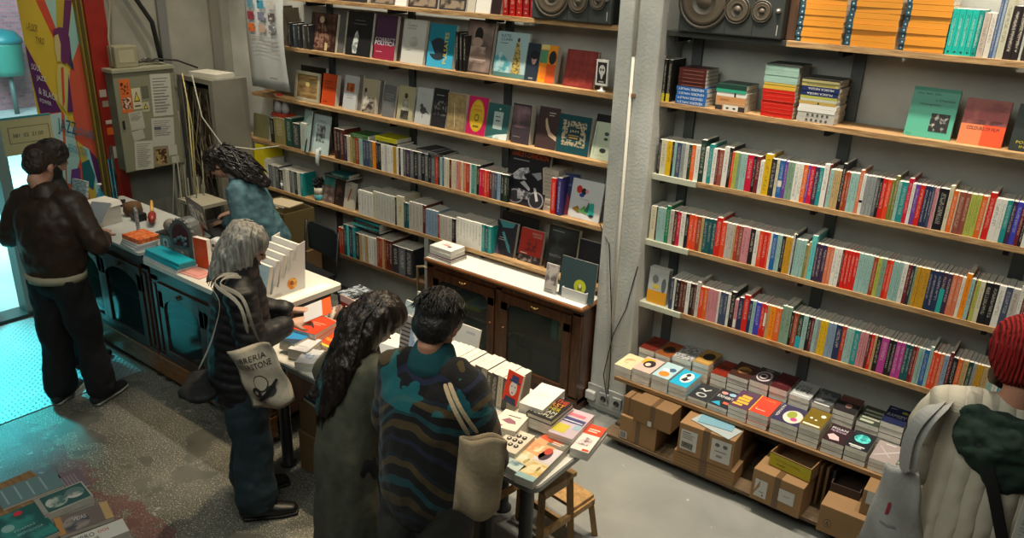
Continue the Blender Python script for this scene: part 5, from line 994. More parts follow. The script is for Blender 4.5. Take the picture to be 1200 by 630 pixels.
# display rack of white books with a stepped side panel
r = thing('book_rack', 'white stepped cardboard rack with a round orange picture on its side', 'display rack', T(-3.965, 2.535, CZ))
poly = [(0, 0), (.29, 0), (.31, .30), (.25, .285), (.235, .19), (.21, .20), (.19, .14), (.165, .155), (.145, .10), (.12, .115), (.1, .06), (.07, .08), (.05, .03), (0, .05)]
WH = mat('#d6d2cc', .5)
for xx in (.24, .0): MB().prism(poly, 0, .004, None, Matrix(((0, 1, 0, xx), (1, 0, 0, 0), (0, 0, 1, 0), (0, 0, 0, 1)))).build('side_panel', WH, r)
MB().box(.004, .24, .0, .29, 0, .004).box(.004, .24, .0, .004, .004, .05).build('base_tray', WH, r)
MBd = Matrix(((0, -1, 0, .2445), (1, 0, 0, 0), (0, 0, 1, 0), (0, 0, 0, 1)))
print_on([('e', .6, .5, .34, .48, duo('#c9741c', '#e8b04a', 30)), ('e', .58, .55, .12, .2, '#8a4a1c')], .11, .075, r, MBd @ T(.13, 0, .02), 'round_picture')
print_on([('r', 0, 0, 1, .08, '#a89a9a'), ('r', 0, .3, .8, .08, '#a89a9a')], .06, .03, r, MBd @ T(.06, 0, .01), 'small_print')
for k in range(5):
    book(.03, .2, .225, '#d8d6d4' if k else '#a9c0cc', T(-3.96, 2.545 + .05 * k, CZ + .006 + .022 * k) @ RXm(-14), ('pale blue covered book at the front of the white rack', 'second white book in the stepped rack', 'middle white book in the stepped rack', 'fourth white book in the stepped rack', 'rearmost and highest white book in the rack')[k], prt=[('r', .1, .1, .8, .7, duo('#9ab8c9', '#c9d8dc', 10))] if k == 0 else None, group='white books in the stepped rack')
tag(MB().box(-3.66 - .01, -3.62, 2.46, 2.96, CZ, CZ + .001).box(-3.70, -3.63, 2.62, 2.95, CZ + .001, CZ + .002, mat('#e4e2da', .6)).build('paper_sheet', mat('#dedcd2', .6)), 'large white paper sheet lying on the counter end', 'paper')
# orange book standing, teal packets, tin shrine, stone head etc
q = atz(230, 318, CZ)
book(.032, .2, .12, '#c9461a', T(-4.52, 2.585, CZ + .0005) @ RZ(10), 'upright orange book standing on the counter beside the woman', spine=None, prt=[('r', .1, .1, .8, .8, duo('#c9461a', '#d0501e', 10))])
for k in range(6):
    z_ = CZ + .0005 + k * .011
    tag(MB().box(0, .40, 0, .15 - .008 * k, 0, .0105, b=.001).build('teal_booklet', mat('#129fb0' if k > 1 else '#cfd6d6', .4), M=T(-4.895 + .004 * k, 2.435 + .002 * k, z_) @ RZ(rnd.uniform(-1, 1))), (f'turquoise booklet on the counter edge, {ordn(k - 1)} from the bottom' if k > 1 else ('white booklet at the bottom of the turquoise pile', 'second white booklet under the turquoise ones')[k]), 'booklet', 'pile of booklets on the counter edge')
tag(MB().box(0, .2, 0, .12, 0, .004).box(.02, .16, .02, .1, .004, .006, mat('#c98a80', .6)).build('leaflet', mat('#d8ccc4', .6), M=T(-4.50, 2.45, CZ + .0005) @ RZ(6)), 'white and pink leaflet lying at the counter edge before the orange book', 'leaflet')
r = thing('tin_shrine', 'ornate grey tin shrine with an arched dark red opening on the counter', 'ornament', T(-4.745, 2.555, CZ + .0005) @ RZ(14) @ Matrix.Scale(1.22, 4))
w_, h_ = .155, .15
ar = [(0, 0), (w_, 0), (w_, h_ + .0)] + [(w_ / 2 + w_ / 2 * math.cos(a_ * PI / 10), h_ + .085 * math.sin(a_ * PI / 10)) for a_ in range(1, 10)] + [(0, h_)]
MB().prism(ar, 0, .08).build('tin_body', mat('#6f716e', .45, .5, bump=.4, scale=60), r)
inn = [(.022, .09), (w_ - .022, .09), (w_ - .022, h_)] + [(w_ / 2 + (w_ / 2 - .022) * math.cos(a_ * PI / 10), h_ + .062 * math.sin(a_ * PI / 10)) for a_ in range(1, 10)] + [(.022, h_)]
MB().prism(inn, -.003, 0).build('red_niche', mat('#4a1a1e', .6), r)
mb = MB()
for k in range(14): mb.ball((.035 + .085 * rnd.random(), -.006, .10 + .05 * rnd.random()), .011, n=8)
mb.build('relief_figure', mat('#566a70', .5, .3), r)
mb = MB().box(.03, .125, -.006, 0, .018, .07, b=.004).lathe([(.02, 0), (.02, .006), (.012, .008)], 14, M=T(w_ / 2, -.006, .045) @ RXm(90))
mb.build('front_panel', mat('#8a8b86', .4, .4), r)
for k in range(11):
    a_ = k * PI / 10
    MB().ball((w_ / 2 + (w_ / 2 + .004) * math.cos(a_), .01, h_ + .088 * math.sin(a_)), .0075, n=8).build('bead', mat('#8a8b86', .4, .4), r)
r = thing('teal_house_box', 'small pale teal box with an arched door picture beside the tin shrine', 'box', T(-4.93, 2.58, CZ + .0005 + .032) @ RZ(10))
MB().box(0, .13, 0, .09, 0, .1, b=.002).build('box_body', mat('#5d8f90', .5), r); MB().box(-.02, .15, -.01, .1, .1, .108, b=.002).build('lid', mat('#2c3436', .4), r)
print_on([('r', .25, .1, .4, .4, '#a9c4c0'), ('e', .45, .5, .2, .25, '#a9c4c0'), ('e', .45, .45, .1, .12, '#3f6c70'), ('e', .45, .25, .08, .08, '#3f6c70')], .13, .1, r, None, 'arched_door')
tag(MB().box(-4.90, -4.78, 2.59, 2.70, CZ, CZ + .0315, b=.002).build('flat_box', mat('#b9b4b0', .6)), 'flat pale box under the small teal box', 'box')
tag(MB().ball((0, 0, .045), .048, n=18, sc=(1, 1, .95)).lathe([(.03, 0), (.03, .008)], 14).build('stone_ball', mat('#8a7f72', .8, bump=.4, var=.2), M=T(-4.87, 2.64, CZ + .1415)), 'round rough stone ball on the small teal box', 'ornament')
r = thing('tape_roll', 'white roll of till paper on edge behind the tin shrine', 'paper roll', T(-4.68, 2.84, CZ + .046) @ RZ(20) @ RXm(90))
MB().lathe([(.012, -.03), (.045, -.03), (.045, .03), (.012, .03)], 22).build('paper', mat('#cfcfcc', .6), r); MB().lathe([(.0125, -.031), (.0125, .031)], 12).build('core', mat('#4a4038', .7), r)
r = thing('red_bottle', 'small red round-shouldered bottle behind the stone ball', 'bottle', T(-4.95, 2.88, CZ + .0005))
MB().lathe([(.03, 0), (.034, .01), (.034, .09), (.02, .12), (.012, .125)], 18).build('bottle_body', mat('#b0281a', .3), r); MB().lathe([(.013, .125), (.013, .14)], 12).build('cap', mat('#d8d0c0', .4), r)
# left-hand counter
for k in range(3):
    tag(MB().box(0, .20, 0, .15, 0, .013, b=.001).build('leaflet_stack', mat(('#c9cccc', '#b9bcbc', '#d0cfcc')[k], .5), M=T(-5.17 + .006 * k, 2.43 + .004 * k, CL + k * .0135) @ RZ(-3 + 2 * k)), f'white booklet pile at the corner of the left counter, {("bottom", "middle", "top")[k]} one', 'booklet', 'booklets at the counter corner')
tag(MB().box(0, .2, 0, .155, 0, .03, b=.002).box(.02, .18, .01, .1, .03, .0306, duo('#d9521c', '#e88a4a', 50)).build('orange_printed_book', mat('#c9ccc9', .4), M=T(-5.165, 2.445, CL + .0415) @ RZ(3)), 'silver and orange patterned book on the booklets at the counter corner', 'book')
r = thing('paper_house', 'white cardboard model house with red and green windows on the counter', 'model house', T(-5.80, 2.50, CL) @ RZ(8))
MB().box(0, .2, 0, .16, 0, .13, b=.002).build('house_body', mat('#c2bcae', .6), r); MB().prism([(-.01, .13), (.21, .13), (.19, .16), (.01, .16)], -.01, .17).build('roof', mat('#d0ccc2', .6), r)
print_on([('r', .25, .1, .16, .75, '#5a2a2a'), ('r', .28, .1, .1, .3, '#2a2a2a'), ('r', .6, .1, .12, .75, '#6a8a7a'), ('r', .78, .1, .1, .75, '#8a9a8a'), ('r', .05, .1, .12, .75, '#9a8a7a')], .2, .13, r, None, 'windows')
r = thing('flyer_holder', 'clear acrylic holder with grey flyers on the left counter', 'flyer holder', T(-5.32, 2.60, CL) @ RZ(-20))
MB().box(0, .11, .0, .04, 0, .004).box(0, .11, .035, .038, .004, .2).build('stand', glass_mat('#c9d4d4', .4), r); MB().box(.005, .105, .024, .034, .005, .19).build('flyers', duo('#6f7474', '#b9bcbc', 40, stretch=(1, 1, 3)), r)
r = thing('newspaper_stand', 'small stack of grey flyers leaning behind the model house', 'flyers', T(-6.02, 2.50, CL) @ RZ(10) @ RXm(-12))
MB().box(0, .16, 0, .02, 0, .28).build('flyers', duo('#8a9090', '#c4c8c8', 25, stretch=(1, 1, 4)), r)
tag(MB().lathe([(.05, 0), (.07, .03), (.06, .09), (.03, .1)], 12).build('wicker_pot', mat('#5a3c1e', .8, bump=.6), M=T(-5.72, 2.82, CL)), 'small brown wicker pot behind the model house', 'pot')
r = thing('blue_bottle', 'clear pump bottle with blue liquid beside the screen', 'bottle', T(-5.98, 2.72, CL))
MB().lathe([(.03, 0), (.033, .01), (.033, .12), (.012, .15), (.012, .17)], 18).build('bottle_body', glass_mat('#3aa6c4', .6), r); MB().lathe([(.008, .17), (.008, .2), (.02, .2), (.02, .21)], 12).build('pump', mat('#cfd4d4', .4), r)
r = thing('monitor', 'thin dark flat screen seen edge-on at the end of the counter', 'screen', T(-6.02, 2.86, CL) @ RZ(152))
MB().box(-.05, .13, -.05, .07, 0, .012, b=.003).build('foot', mat('#1c1f22', .4), r); MB().box(.02, .06, .02, .04, .012, .1).build('neck', mat('#1c1f22', .4), r)
MB().box(-.22, .26, -.01, .015, .08, .42, b=.004).build('screen', mat('#181c20', .25), r); MB().box(-.22, -.212, -.012, .017, .085, .415).build('edge', mat('#4a9ab0', .3), r)
r = thing('laptop', 'open laptop with stickers on its lid, in front of the seller', 'laptop', T(-5.02, 2.80, CZ + .032 if False else CL) @ RZ(-12))
r.location = (-5.20, 2.98, CL)
MB().box(0, .36, .02, .24, 0, .016, b=.003).build('base', mat('#17191c', .4), r)
l = MB().box(0, .34, -.006, 0, 0, .22, b=.002, M=T(0, .02, .016) @ RXm(12)).build('lid', mat('#1b1c1f', .4), r)
print_on([('r', .12, .2, .3, .6, duo('#6a6c6c', '#c4c6c6', 40)), ('r', .5, .12, .4, .6, duo('#8a8270', '#cfc6ac', 30)), ('e', .68, .45, .1, .12, '#4a4a44')], .34, .22, l, T(0, .02, .016) @ RXm(12) @ T(0, -.006, 0), 'stickers')
r = thing('hand_blower', 'red and yellow cordless tool lying at the back of the counter', 'tool', T(-5.52, 2.86, CL + .02) @ RZ(-30))
MB().tube([(0, 0, .02), (.1, 0, .03), (.2, 0, .03)], [.025, .03, .02], 12).build('tool_body', mat('#8a2418', .4), r)
MB().tube([(.0, 0, .03), (-.05, .0, .05), (-.14, .0, .08)], [.014, .013, .01], 10).build('tool_handle', mat('#c99a4a', .5), r)
tag(MB().tube([(0, 0, .01), (.1, .04, .012), (.2, 0, .01), (.25, -.05, .01)], .007, 8).build('coiled_lead', mat('#17181a', .5), M=T(-5.3, 2.9, CL)), 'thick black lead curling behind the laptop', 'cable')
tag(MB().box(0, .1, 0, .08, 0, .06, b=.01).build('card_reader', mat('#1b1c1e', .4), M=T(-5.62, 2.74, CL)), 'black card reader near the tool on the counter', 'card reader')

# ------------------------------------------------------------------ behind the counter
r = thing('folding_chair', 'black folding chair with a rounded backrest behind the counter', 'chair', T(-5.12, 3.52, 0) @ RZ(-6) @ Matrix.Diagonal((1.18, 1, 1, 1)))
BK = mat('#17191b', .45)
bp_ = [(.0, .56), (.36, .56), (.36, .74)] + [(.36 - .06 + .06 * math.cos(a_ * PI / 8), .74 + .06 * math.sin(a_ * PI / 8)) for a_ in range(1, 5)] + [(.06 - .06 * math.sin(a_ * PI / 8), .74 + .06 * math.cos(a_ * PI / 8)) for a_ in range(0, 5)]
MB().prism(bp_, .40, .415).build('backrest', BK, r); MB().box(.0, .36, .02, .36, .435, .452, b=.006).build('seat', BK, r)
for x_ in (-.01, .37):
    MB().tube([(x_, .40, .80), (x_, .36, .45), (x_, .0, .0)], .01, 8, mat('#232628', .3, .7)).build('leg', None, r)
    MB().tube([(x_, .02, .44), (x_, .40, .0)], .01, 8, mat('#232628', .3, .7)).build('leg', None, r)
carton(-4.55, 3.72, .001, .38, .3, .22, -4, 'low brown carton behind the counter carrying two card piles', group='cartons behind the counter', tape=False)
for k in range(7):
    tag(MB().box(0, .17, 0, .22, 0, .02, b=.001).build('magazine', duo(('#6a8fb0', '#2c3238', '#4a4a48', '#8a8f8c')[k % 4] if k == 6 else '#3b4044', '#c4ccd2' if k == 6 else '#565c60', 30), M=T(-4.54 + rnd.uniform(-.004, .004), 3.75, .222 + k * .0205) @ RZ(-4 + rnd.uniform(-2, 2))),
        'blue and white magazine on top of the left pile on the low carton' if k == 6 else f'dark magazine, {ordn(k + 1)} from the bottom of the left pile on the low carton', 'magazine', 'magazines on the low carton')
tag(MB().box(0, .18, 0, .24, 0, .13, b=.002).box(.01, .17, .01, .23, .13, .1306, duo('#b9a9a4', '#dcd4cc', 25)).build('card_box', mat('#7a6448', .7), M=T(-4.355, 3.75, .222) @ RZ(-4)), 'brown box with pale cards on top, right half of the low carton', 'box')
tag(MB().box(-4.03, -3.99, 4.2, 4.404, .0, .82, mat('#8a8d86', .6)).build('divider_panel'), 'narrow pale upright panel at the left of the glazed cabinet', 'panel')
tag(MB().tube([(-3.96, 4.06, .0), (-3.96, 4.05, .6), (-3.93, 4.02, .66), (-3.86, 4.02, .68), (-3.83, 4.03, .66)], .01, 8).build('bent_pipe', mat('#8a7a5c', .5)), 'short bent pipe end beside the glazed cabinet', 'pipe')
carton(-5.74, 3.84, .001, .52, .32, .46, 0, 'plain brown carton underneath the yellow-printed open one', group='cartons behind the counter', tape=False, m=CARD2)
r = carton(-5.72, 3.85, .4625, .46, .3, .36, -3, 'open brown carton with a yellow printed side behind the counter', group='cartons behind the counter', tape=False, open_=True, m=mat('#6a5a34', .8))
print_on([('r', 0, 0, 1, 1, '#a3971e'), ('r', .1, .3, .5, .3, '#5a5218')], .40, .24, r, T(.03, -.001, .06), 'yellow_print')
for k in range(3): tag(MB().box(0, .26, 0, .17, 0, .008).build('packing_paper', mat(('#a58a5c', '#8f8f84', '#b9a98a')[k], .7), M=T(-5.66 + .05 * k, 3.88, .83 + .0085 * k) @ RZ(6 * k - 4)), f'{("tan", "grey", "beige")[k]} packing paper lying across the open carton', 'paper')
carton(-6.03, 3.9, .001, .26, .26, .62, 2, 'tall brown carton beside the open yellow-printed one', m=CARD2, group='cartons behind the counter', tape=False)
tag(MB().tube([(0, 0, 0), (.1, -.03, .04), (.2, -.02, .06), (.3, .02, .12)], [.02, .035, .03, .012], 8).build('yellow_bag', mat('#b3a012', .5), M=T(-6.0, 3.95, .645)), 'crumpled yellow bag lying on the tall brown carton', 'bag')
# corner cabinet full of wiring
r = thing('wiring_cabinet', 'tall grey open metal cabinet full of wiring in the far corner', 'cabinet', T(-6.66, 3.84, 0) @ Matrix.Diagonal((.93, 1, 1, 1)))
GM = mat('#8a877c', .5, .3, var=.1, scale=5)
MB().box(0, .57, 0, .34, 1.76, 1.80).box(.55, .57, 0, .34, .0, 1.76).box(0, .02, 0, .34, 0, 1.76).box(.02, .55, .32, .34, 0, 1.76).box(.02, .55, 0, .32, .0, .03).box(.02, .06, 0, .01, .03, 1.76).box(.51, .55, 0, .01, .03, 1.76).build('metal_case', GM, r)
MB().box(.03, .54, .08, .3, .9, 1.7).build('equipment', duo('#26231e', '#6a5a46', 14, .4, .6), r)
mb = MB()
for k in range(26):
    x_ = rnd.uniform(.06, .52); z1_ = rnd.uniform(1.2, 1.72); z0_ = rnd.uniform(.5, 1.1)
    mb.tube([(x_, .03, z1_), (x_ + rnd.uniform(-.1, .1), rnd.uniform(-.02, .04), (z1_ + z0_) / 2), (min(.53, max(.04, x_ + rnd.uniform(-.1, .1))), .04, z0_)], .005, 5, mat(rnd.choice(['#3a3630', '#8a7c5c', '#6a6458', '#a09880', '#4a2c24', '#55563a']), .5))
wl = mb.build('wiring', None, r); wl['kind'] = 'stuff'
for i, (pts, c, lab, rr) in enumerate((
    ([(-6.5, 3.80, 1.83), (-6.4, 3.78, 1.4), (-6.42, 3.77, 1.0), (-6.36, 3.75, .7)], '#b9ab74', 'pale yellow cable hanging down the front of the wiring cabinet', .006),
    ([(-6.35, 3.80, 1.83), (-6.2, 3.76, 1.5), (-6.0, 3.8, 1.28), (-5.85, 4.0, 1.24), (-5.7, 4.15, 1.27)], '#a8a898', 'grey cable sagging from the wiring cabinet to the shelves', .006),
    ([(-6.6, 3.78, 1.5), (-6.58, 3.74, 1.1), (-6.55, 3.7, .5), (-6.5, 3.6, .02)], '#8f8a76', 'thick beige cable dropping behind the counter', .01),
    ([(-6.62, 3.72, 1.75), (-6.6, 3.7, 1.2), (-6.56, 3.68, .6), (-6.4, 3.5, .01)], '#6f6c60', 'grey cable beside the fuse cupboard', .009),
    ([(-6.45, 3.79, 1.6), (-6.4, 3.74, .95), (-6.3, 3.7, .8), (-6.4, 3.72, .9)], '#b3a86a', 'looped yellow cable tangled in front of the wiring cabinet', .006))):
    tag(MB().tube(pts, rr, 7).build('cable', mat(c, .5)), lab, 'cable', 'loose cables in the far corner')
mb = MB()
for k in range(22):
    a0 = (rnd.uniform(-6.52, -6.15), rnd.uniform(3.5, 3.78), rnd.uniform(.9, 1.2)); x_ = a0[0]
    mb.tube([a0, (x_ + rnd.uniform(-.1, .1), a0[1] - .04, .6), (max(-6.63, x_ + rnd.uniform(-.2, .2)), a0[1] - .1, .25), (max(-6.63, x_ + rnd.uniform(-.2, .2)), a0[1], .04)], .006, 5, mat(rnd.choice(['#8f8c7c', '#a5a08c', '#6a675c', '#77725f']), .6))
tag(mb.build('cable_tangle'), 'tangle of grey and beige cables hanging behind the counter', 'cables', kind='stuff')
tag(MB().box(-.0, .34, 0, .2, 0, .04, b=.002).build('white_tray', mat('#c9c6b8', .5), M=T(-6.5, 3.86, 1.801) @ RZ(8)), 'white paper tray lying on the wiring cabinet', 'tray')
tag(MB().box(0, .35, 0, .25, .6, .63).box(.0, .03, 0, .03, 0, .6).box(.32, .35, 0, .03, 0, .6).build('side_table', mat('#a09a86', .6), M=T(-6.25, 3.48, .2)), 'small pale side table behind the seller', 'table')
# fuse cupboard
r = thing('fuse_cupboard', 'grey metal fuse cupboard on the end wall with papers taped to its door', 'fuse cupboard', T(XL + .001, 3.19, 1.08))
PM = Matrix(((0, -1, 0, 0), (1, 0, 0, 0), (0, 0, 1, 0), (0, 0, 0, 1)))
MB().box(0, .2, 0, .5, 0, .8, mat('#6f705f', .5, .2, var=.08, scale=4)).build('case', None, r)
door = MB().box(.2, .215, -.01, .51, -.01, .8, b=.003).build('cupboard_door', mat('#85866f', .5, .2), r)
MB().box(-.0, .23, -.02, .52, .8, .83, b=.003).build('top_lip', mat('#9a9a84', .5, .2), r)
def paper(y, z, w_, h_, c, items=(), rot=0, nm='paper_notice'):
    M = T(.2158, y, z) @ PM @ RYm(rot)
    return print_on([('r', 0, 0, 1, 1, c)] + list(items), w_, h_, door, M, nm)
lines = [('r', .1, .88 - .07 * k, .75 - .1 * (k % 3), .02, '#777') for k in range(12)]
paper(.03, .48, .09, .27, '#c9642c', [('r', .1, .55, .7, .35, duo('#c9642c', '#3a1c12', 50, .5, .55)), ('r', .1, .1, .8, .35, duo('#d0b09a', '#5a2a1c', 50))])
paper(.125, .50, .075, .17, '#bdb798', [('p', [(.15, .35), (.85, .35), (.5, .85)], '#2c2a22'), ('p', [(.25, .4), (.75, .4), (.5, .75)], '#c4b02c'), ('r', .15, .12, .7, .06, '#444')])
paper(.21, .58, .06, .1, '#5f5f50'); paper(.20, .47, .06, .08, '#aaa68c', [('p', [(.15, .25), (.85, .25), (.5, .85)], '#2c2a22'), ('p', [(.3, .33), (.7, .33), (.5, .7)], '#c4b02c')])
paper(.285, .42, .18, .35, '#b3b3a6', lines, 2); paper(.245, .17, .2, .24, '#b0b0a4', lines[:8] + [('r', .1, .6, .3, .1, '#556')], 4)
paper(.08, .33, .12, .15, '#a9a998', lines[:6], -3); paper(.09, .24, .1, .08, '#a6a698', (), -8); paper(.07, .0, .16, .24, '#b3b3a4', lines, 5)
paper(.245, .0, .12, .16, '#8a7a5c', [('r', .1, .1, .8, .8, duo('#3a2a1c', '#a58a5a', 40))], 4); paper(.38, .07, .08, .09, '#b0b0a4'); paper(.40, -.0, .07, .06, '#b0b0a4')
MB().box(.215, .225, .015, .03, .35, .42).build('door_latch', mat('#3a3a38', .4, .6), door)
r = thing('router', 'small old grey router box standing on the fuse cupboard', 'router', T(XL + .04, 3.24, 1.9105))
MB().box(0, .14, 0, .19, 0, .17, b=.01).build('router_case', mat('#8f8a72', .5), r); MB().box(.1405, .142, .03, .16, .04, .14).build('front_plate', mat('#a39d84', .5), r)
for i, (pts, c, rr, lab) in enumerate((([(XL + .1, 3.35, 2.9), (XL + .1, 3.42, 2.6), (XL + .12, 3.62, 2.25), (XL + .12, 3.66, 1.93)], '#17181a', .02, 'thick black cable arching down onto the fuse cupboard'),
    ([(XL + .06, 3.28, 2.9), (XL + .06, 3.32, 2.4), (XL + .1, 3.25, 2.15), (XL + .16, 3.22, 1.93)], '#8f8a78', .008, 'pale thin cable dropping beside the red post'),
    ([(XL + .1, 3.45, 1.93), (XL + .15, 3.6, 1.96), (XL + .12, 3.8, 1.93), (XL + .1, 4.0, 1.85)], '#2c2c2a', .008, 'black thin cable running from the cupboard to the corner'))):
    tag(MB().tube(pts, rr, 8).build('cable', mat(c, .5)), lab, 'cable')
mb = MB()
for k in range(9): mb.tube([(XL + .06 + .01 * k, 3.44, 1.918), (XL + .1, 3.5 + .01 * k, 1.94 + .03 * rnd.random()), (XL + .05 + .015 * k, 3.66, 1.92)], .006, 5, mat(rnd.choice(['#2a2a28', '#8a8674', '#a8a28c']), .5))
tag(mb.build('cable_tangle'), 'small tangle of leads on top of the fuse cupboard', 'cables', kind='stuff')
for i, (y_, z_, w_, h_, c, t_) in enumerate(((3.125, 1.68, .055, .06, '#b9aba0', 'white'), (3.135, 1.60, .05, .05, '#9a8a7c', 'small mottled'), (3.14, 1.46, .055, .03, '#c9bcb0', 'narrow white'), (3.14, 1.37, .06, .06, '#d9621c', 'orange'), (3.15, 1.17, .06, .1, '#b9b0a4', 'tall white'))):
    tag(MB().box(XL + .0705, XL + .072, y_, y_ + w_, z_, z_ + h_).build('sticker', mat(c, .6)), f'{t_} sticker on the red door post', 'sticker')
# hanging calendar sheet
cal = MB(); n = 10
vs = []; fs = []
for j in range(n + 1):
    for i in range(7):
        u_ = i / 6; v_ = j / n; vs.append((u_ * .47, -.02 * math.sin(v_ * PI) + .008 * math.sin(u_ * 9 + v_ * 4), v_ * .80))
for j in range(n):
    for i in range(6): a_ = j * 7 + i; fs.append((a_, a_ + 1, a_ + 8, a_ + 7))
cal.add(vs, fs, mat('#b3b6b4', .6), None, True)
r = thing('hanging_poster', 'white poster with nine small coloured pictures hanging in front of the shelves', 'poster', T(-5.92, 4.09, 1.76) @ RZ(3))
so = cal.build('paper_sheet', None, r); so.modifiers.new('s', 'SOLIDIFY').thickness = .001
items = []
for k, c in enumerate(('#5f8a9c', '#3a8fae', '#b9b4ac', '#8a3440', '#7a7c94', '#5a4a52', '#c9622c', '#b59a8c', '#6a6a70')):
    items.append(('r', .12 + .27 * (k % 3), .80 - .115 * (k // 3), .17, .08, duo(c, '#d0d0cc' if k in (2, 5, 8) else '#2c2c34', 40, .55, .7)))
items += [('r', .15, .52 - .035 * k, .7, .006, '#8a8a88') for k in range(5)] + [('r', .6, .12, .2, .012, '#777')]
print_on(items, .47, .80, r, T(0, -.034, 0), 'small_pictures')
MB().box(-.01, .48, -.008, .008, .795, .815).build('hanging_rail', mat('#9a9a96', .5), r)

# ------------------------------------------------------------------ door glass, poster and street
r = thing('jazz_poster', 'tall colourful jazz poster with a woman on yellow, purple and red stripes', 'poster')
PX = XL + .0
def pw(px, py): q = atx(px / 2.52, py / 2.52, PX + .004); return (q.y, q.z)
def ptr(c):
    key = ('ptr', c)
    if key in _m: return _m[key]
    m, nt, b, N, L = nodes('poster_' + c.strip('#')); b.inputs['Base Color'].default_value = (*rgb(c), 1); b.inputs['Roughness'].default_value = .5
    tr = N.new('ShaderNodeBsdfTranslucent'); tr.inputs[0].default_value = (*rgb(c), 1); mx = N.new('ShaderNodeMixShader'); mx.inputs[0].default_value = .22
    L.new(b.outputs[0], mx.inputs[1]); L.new(tr.outputs[0], mx.inputs[2]); L.new(mx.outputs[0], N['Material Output'].inputs[0]); _m[key] = m; return m
y0_, y1_ = 2.66, 3.055
MB().box(PX - .001, PX + .001, y0_, y1_, .3, 2.75).build('poster_sheet', ptr('#d3b53c'), r)
lay_ = 0
mbp = MB()
def pp(pts, c):
    global lay_
    lay_ += 1
    q = [pw(*p) for p in pts]; q = [(max(y0_, min(y1_, a)), max(.3, min(2.75, b_))) for a, b_ in q]
    mbp.add([(PX + .0015 + .0006 * lay_, a, b_) for a, b_ in q], [tuple(range(len(q)))], ptr(c))
pp([(105, 0), (132, 0), (168, 88), (158, 112)], '#cf4e38'); pp([(132, 0), (165, 0), (168, 90)], '#9fc9c4'); pp([(165, 0), (192, 0), (186, 100), (168, 90)], '#b9a53c'); pp([(190, 0), (228, 0), (200, 130), (185, 95)], '#6a2f63')
pp([(228, 10), (240, 60), (250, 130), (205, 200), (200, 125)], '#9cccca'); pp([(250, 125), (330, 500), (335, 600), (290, 560), (225, 400), (200, 230)], '#cf5a44'); pp([(72, 130), (182, 330), (120, 338), (82, 200)], '#5c2a66')
pp([(130, 335), (185, 330), (230, 400), (330, 600), (330, 640), (180, 640)], '#d0603f'); pp([(135, 340), (180, 332), (195, 540), (165, 560)], '#b9dcda'); pp([(190, 335), (215, 380), (235, 470), (215, 545), (198, 540)], '#a9d2d2')
pp([(225, 415), (245, 430), (300, 620), (270, 600)], '#cfb84a'); pp([(245, 430), (262, 440), (345, 640), (300, 630)], '#9fd4d8'); pp([(262, 440), (290, 470), (350, 640), (335, 640)], '#5c2a66')
pp([(210, 500), (235, 495), (240, 550), (208, 545)], '#6a3f8a'); pp([(240, 480), (262, 470), (280, 520), (275, 560), (245, 540)], '#1f6a74')
pp([(155, 88), (172, 80), (190, 82), (204, 110), (214, 205), (198, 185), (184, 190), (168, 150)], '#6a2f63'); pp([(160, 105), (170, 100), (178, 130), (178, 180), (168, 182), (160, 140)], '#cfbf86'); pp([(170, 190), (184, 188), (205, 215), (195, 330), (172, 300), (166, 230)], '#c9c47a'); pp([(178, 200), (186, 196), (190, 300), (184, 320)], '#cf4e38'); pp([(200, 215), (215, 330), (198, 330)], '#5c2a66'); pp([(205, 150), (218, 205), (206, 195)], '#1f3f5a')
def ptext(s, bl, br, tl, c, k=0):
    a = Vector((PX + .02 + k, *pw(*bl))); b_ = Vector((PX + .02 + k, *pw(*br))); t_ = Vector((PX + .02 + k, *pw(*tl)))
    vs, fs, tw, th = text_poly(s)
    mbp.add([a + (b_ - a) * (x_ / tw) + (t_ - a) * (y_ / th) for x_, y_ in vs], fs, ptr(c))
ptext('1-FLOOR', (75, 88), (108, 95), (75, 66), '#4a2a30'); ptext('TYRO', (102, 128), (128, 132), (102, 108), '#4a2a30')
ptext('SOUL', (90, 203), (118, 212), (90, 186), '#d8dcd8'); ptext('JAZZ', (106, 238), (135, 245), (104, 220), '#d8dcd8'); ptext('& BLACK', (112, 275), (170, 300), (110, 256), '#d8dcd8'); ptext('POWER', (116, 300), (150, 312), (114, 288), '#d8dcd8')
ptext('JAZZ', (170, 395), (225, 410), (166, 345), '#125a74'); ptext('VISIONARIES', (215, 395), (276, 412), (215, 370), '#1f7f98', .001); ptext('REVOLUTION', (200, 445), (255, 462), (200, 422), '#1f7f98')
mbp.build('poster_artwork', None, r)
tag(MB().box(XL - .012, XL - .006, 2.38, 3.06, .03, 3.08).build('shop_window_glass', glass_mat('#bfe0dc', .06, .03)), 'tall glass pane behind the jazz poster', 'window glass')
# pale sign above the entrance counter
sg = thing('yellow_sign', 'pale yellow paper sign with black digits standing behind the two customers at left', 'sign', T(-6.0, 2.14, 1.46) @ RZ(90))
MB().box(0, .33, 0, .008, 0, .26).build('sign_board', mat('#b9b184', .6), sg)
print_on([('r', .12, .72, .8, .012, '#3a3a30'), ('r', .12, .3, .8, .012, '#3a3a30'), ('r', .12, .3, .012, .43, '#3a3a30'), ('r', .92, .3, .012, .43, '#3a3a30'), ('t', '381  02  21:00', .2, .46, .6, .1, '#2a2a26'), ('r', .0, .95, 1, .05, '#2f8f9a'), ('r', .35, .1, .3, .03, '#77735a')], .33, .26, sg, None, 'sign_print')
MB().cyl((.165, .02, -1.46), (.165, .02, .02), .008).lathe([(.12, -1.46), (.12, -1.45)], 18, M=T(.165, .02, 0)).build('stand_pole', mat('#4a4a4a', .4, .6), sg)
st = MB().box(-22, XL - .2, -6, 14, -.12, -.02).build('floor_street', mat('#a9b0b0', .8, var=.15, scale=1.5, bump=.2)); struct(st)
br = nodes('street_brick'); m, nt, b, N, L = br
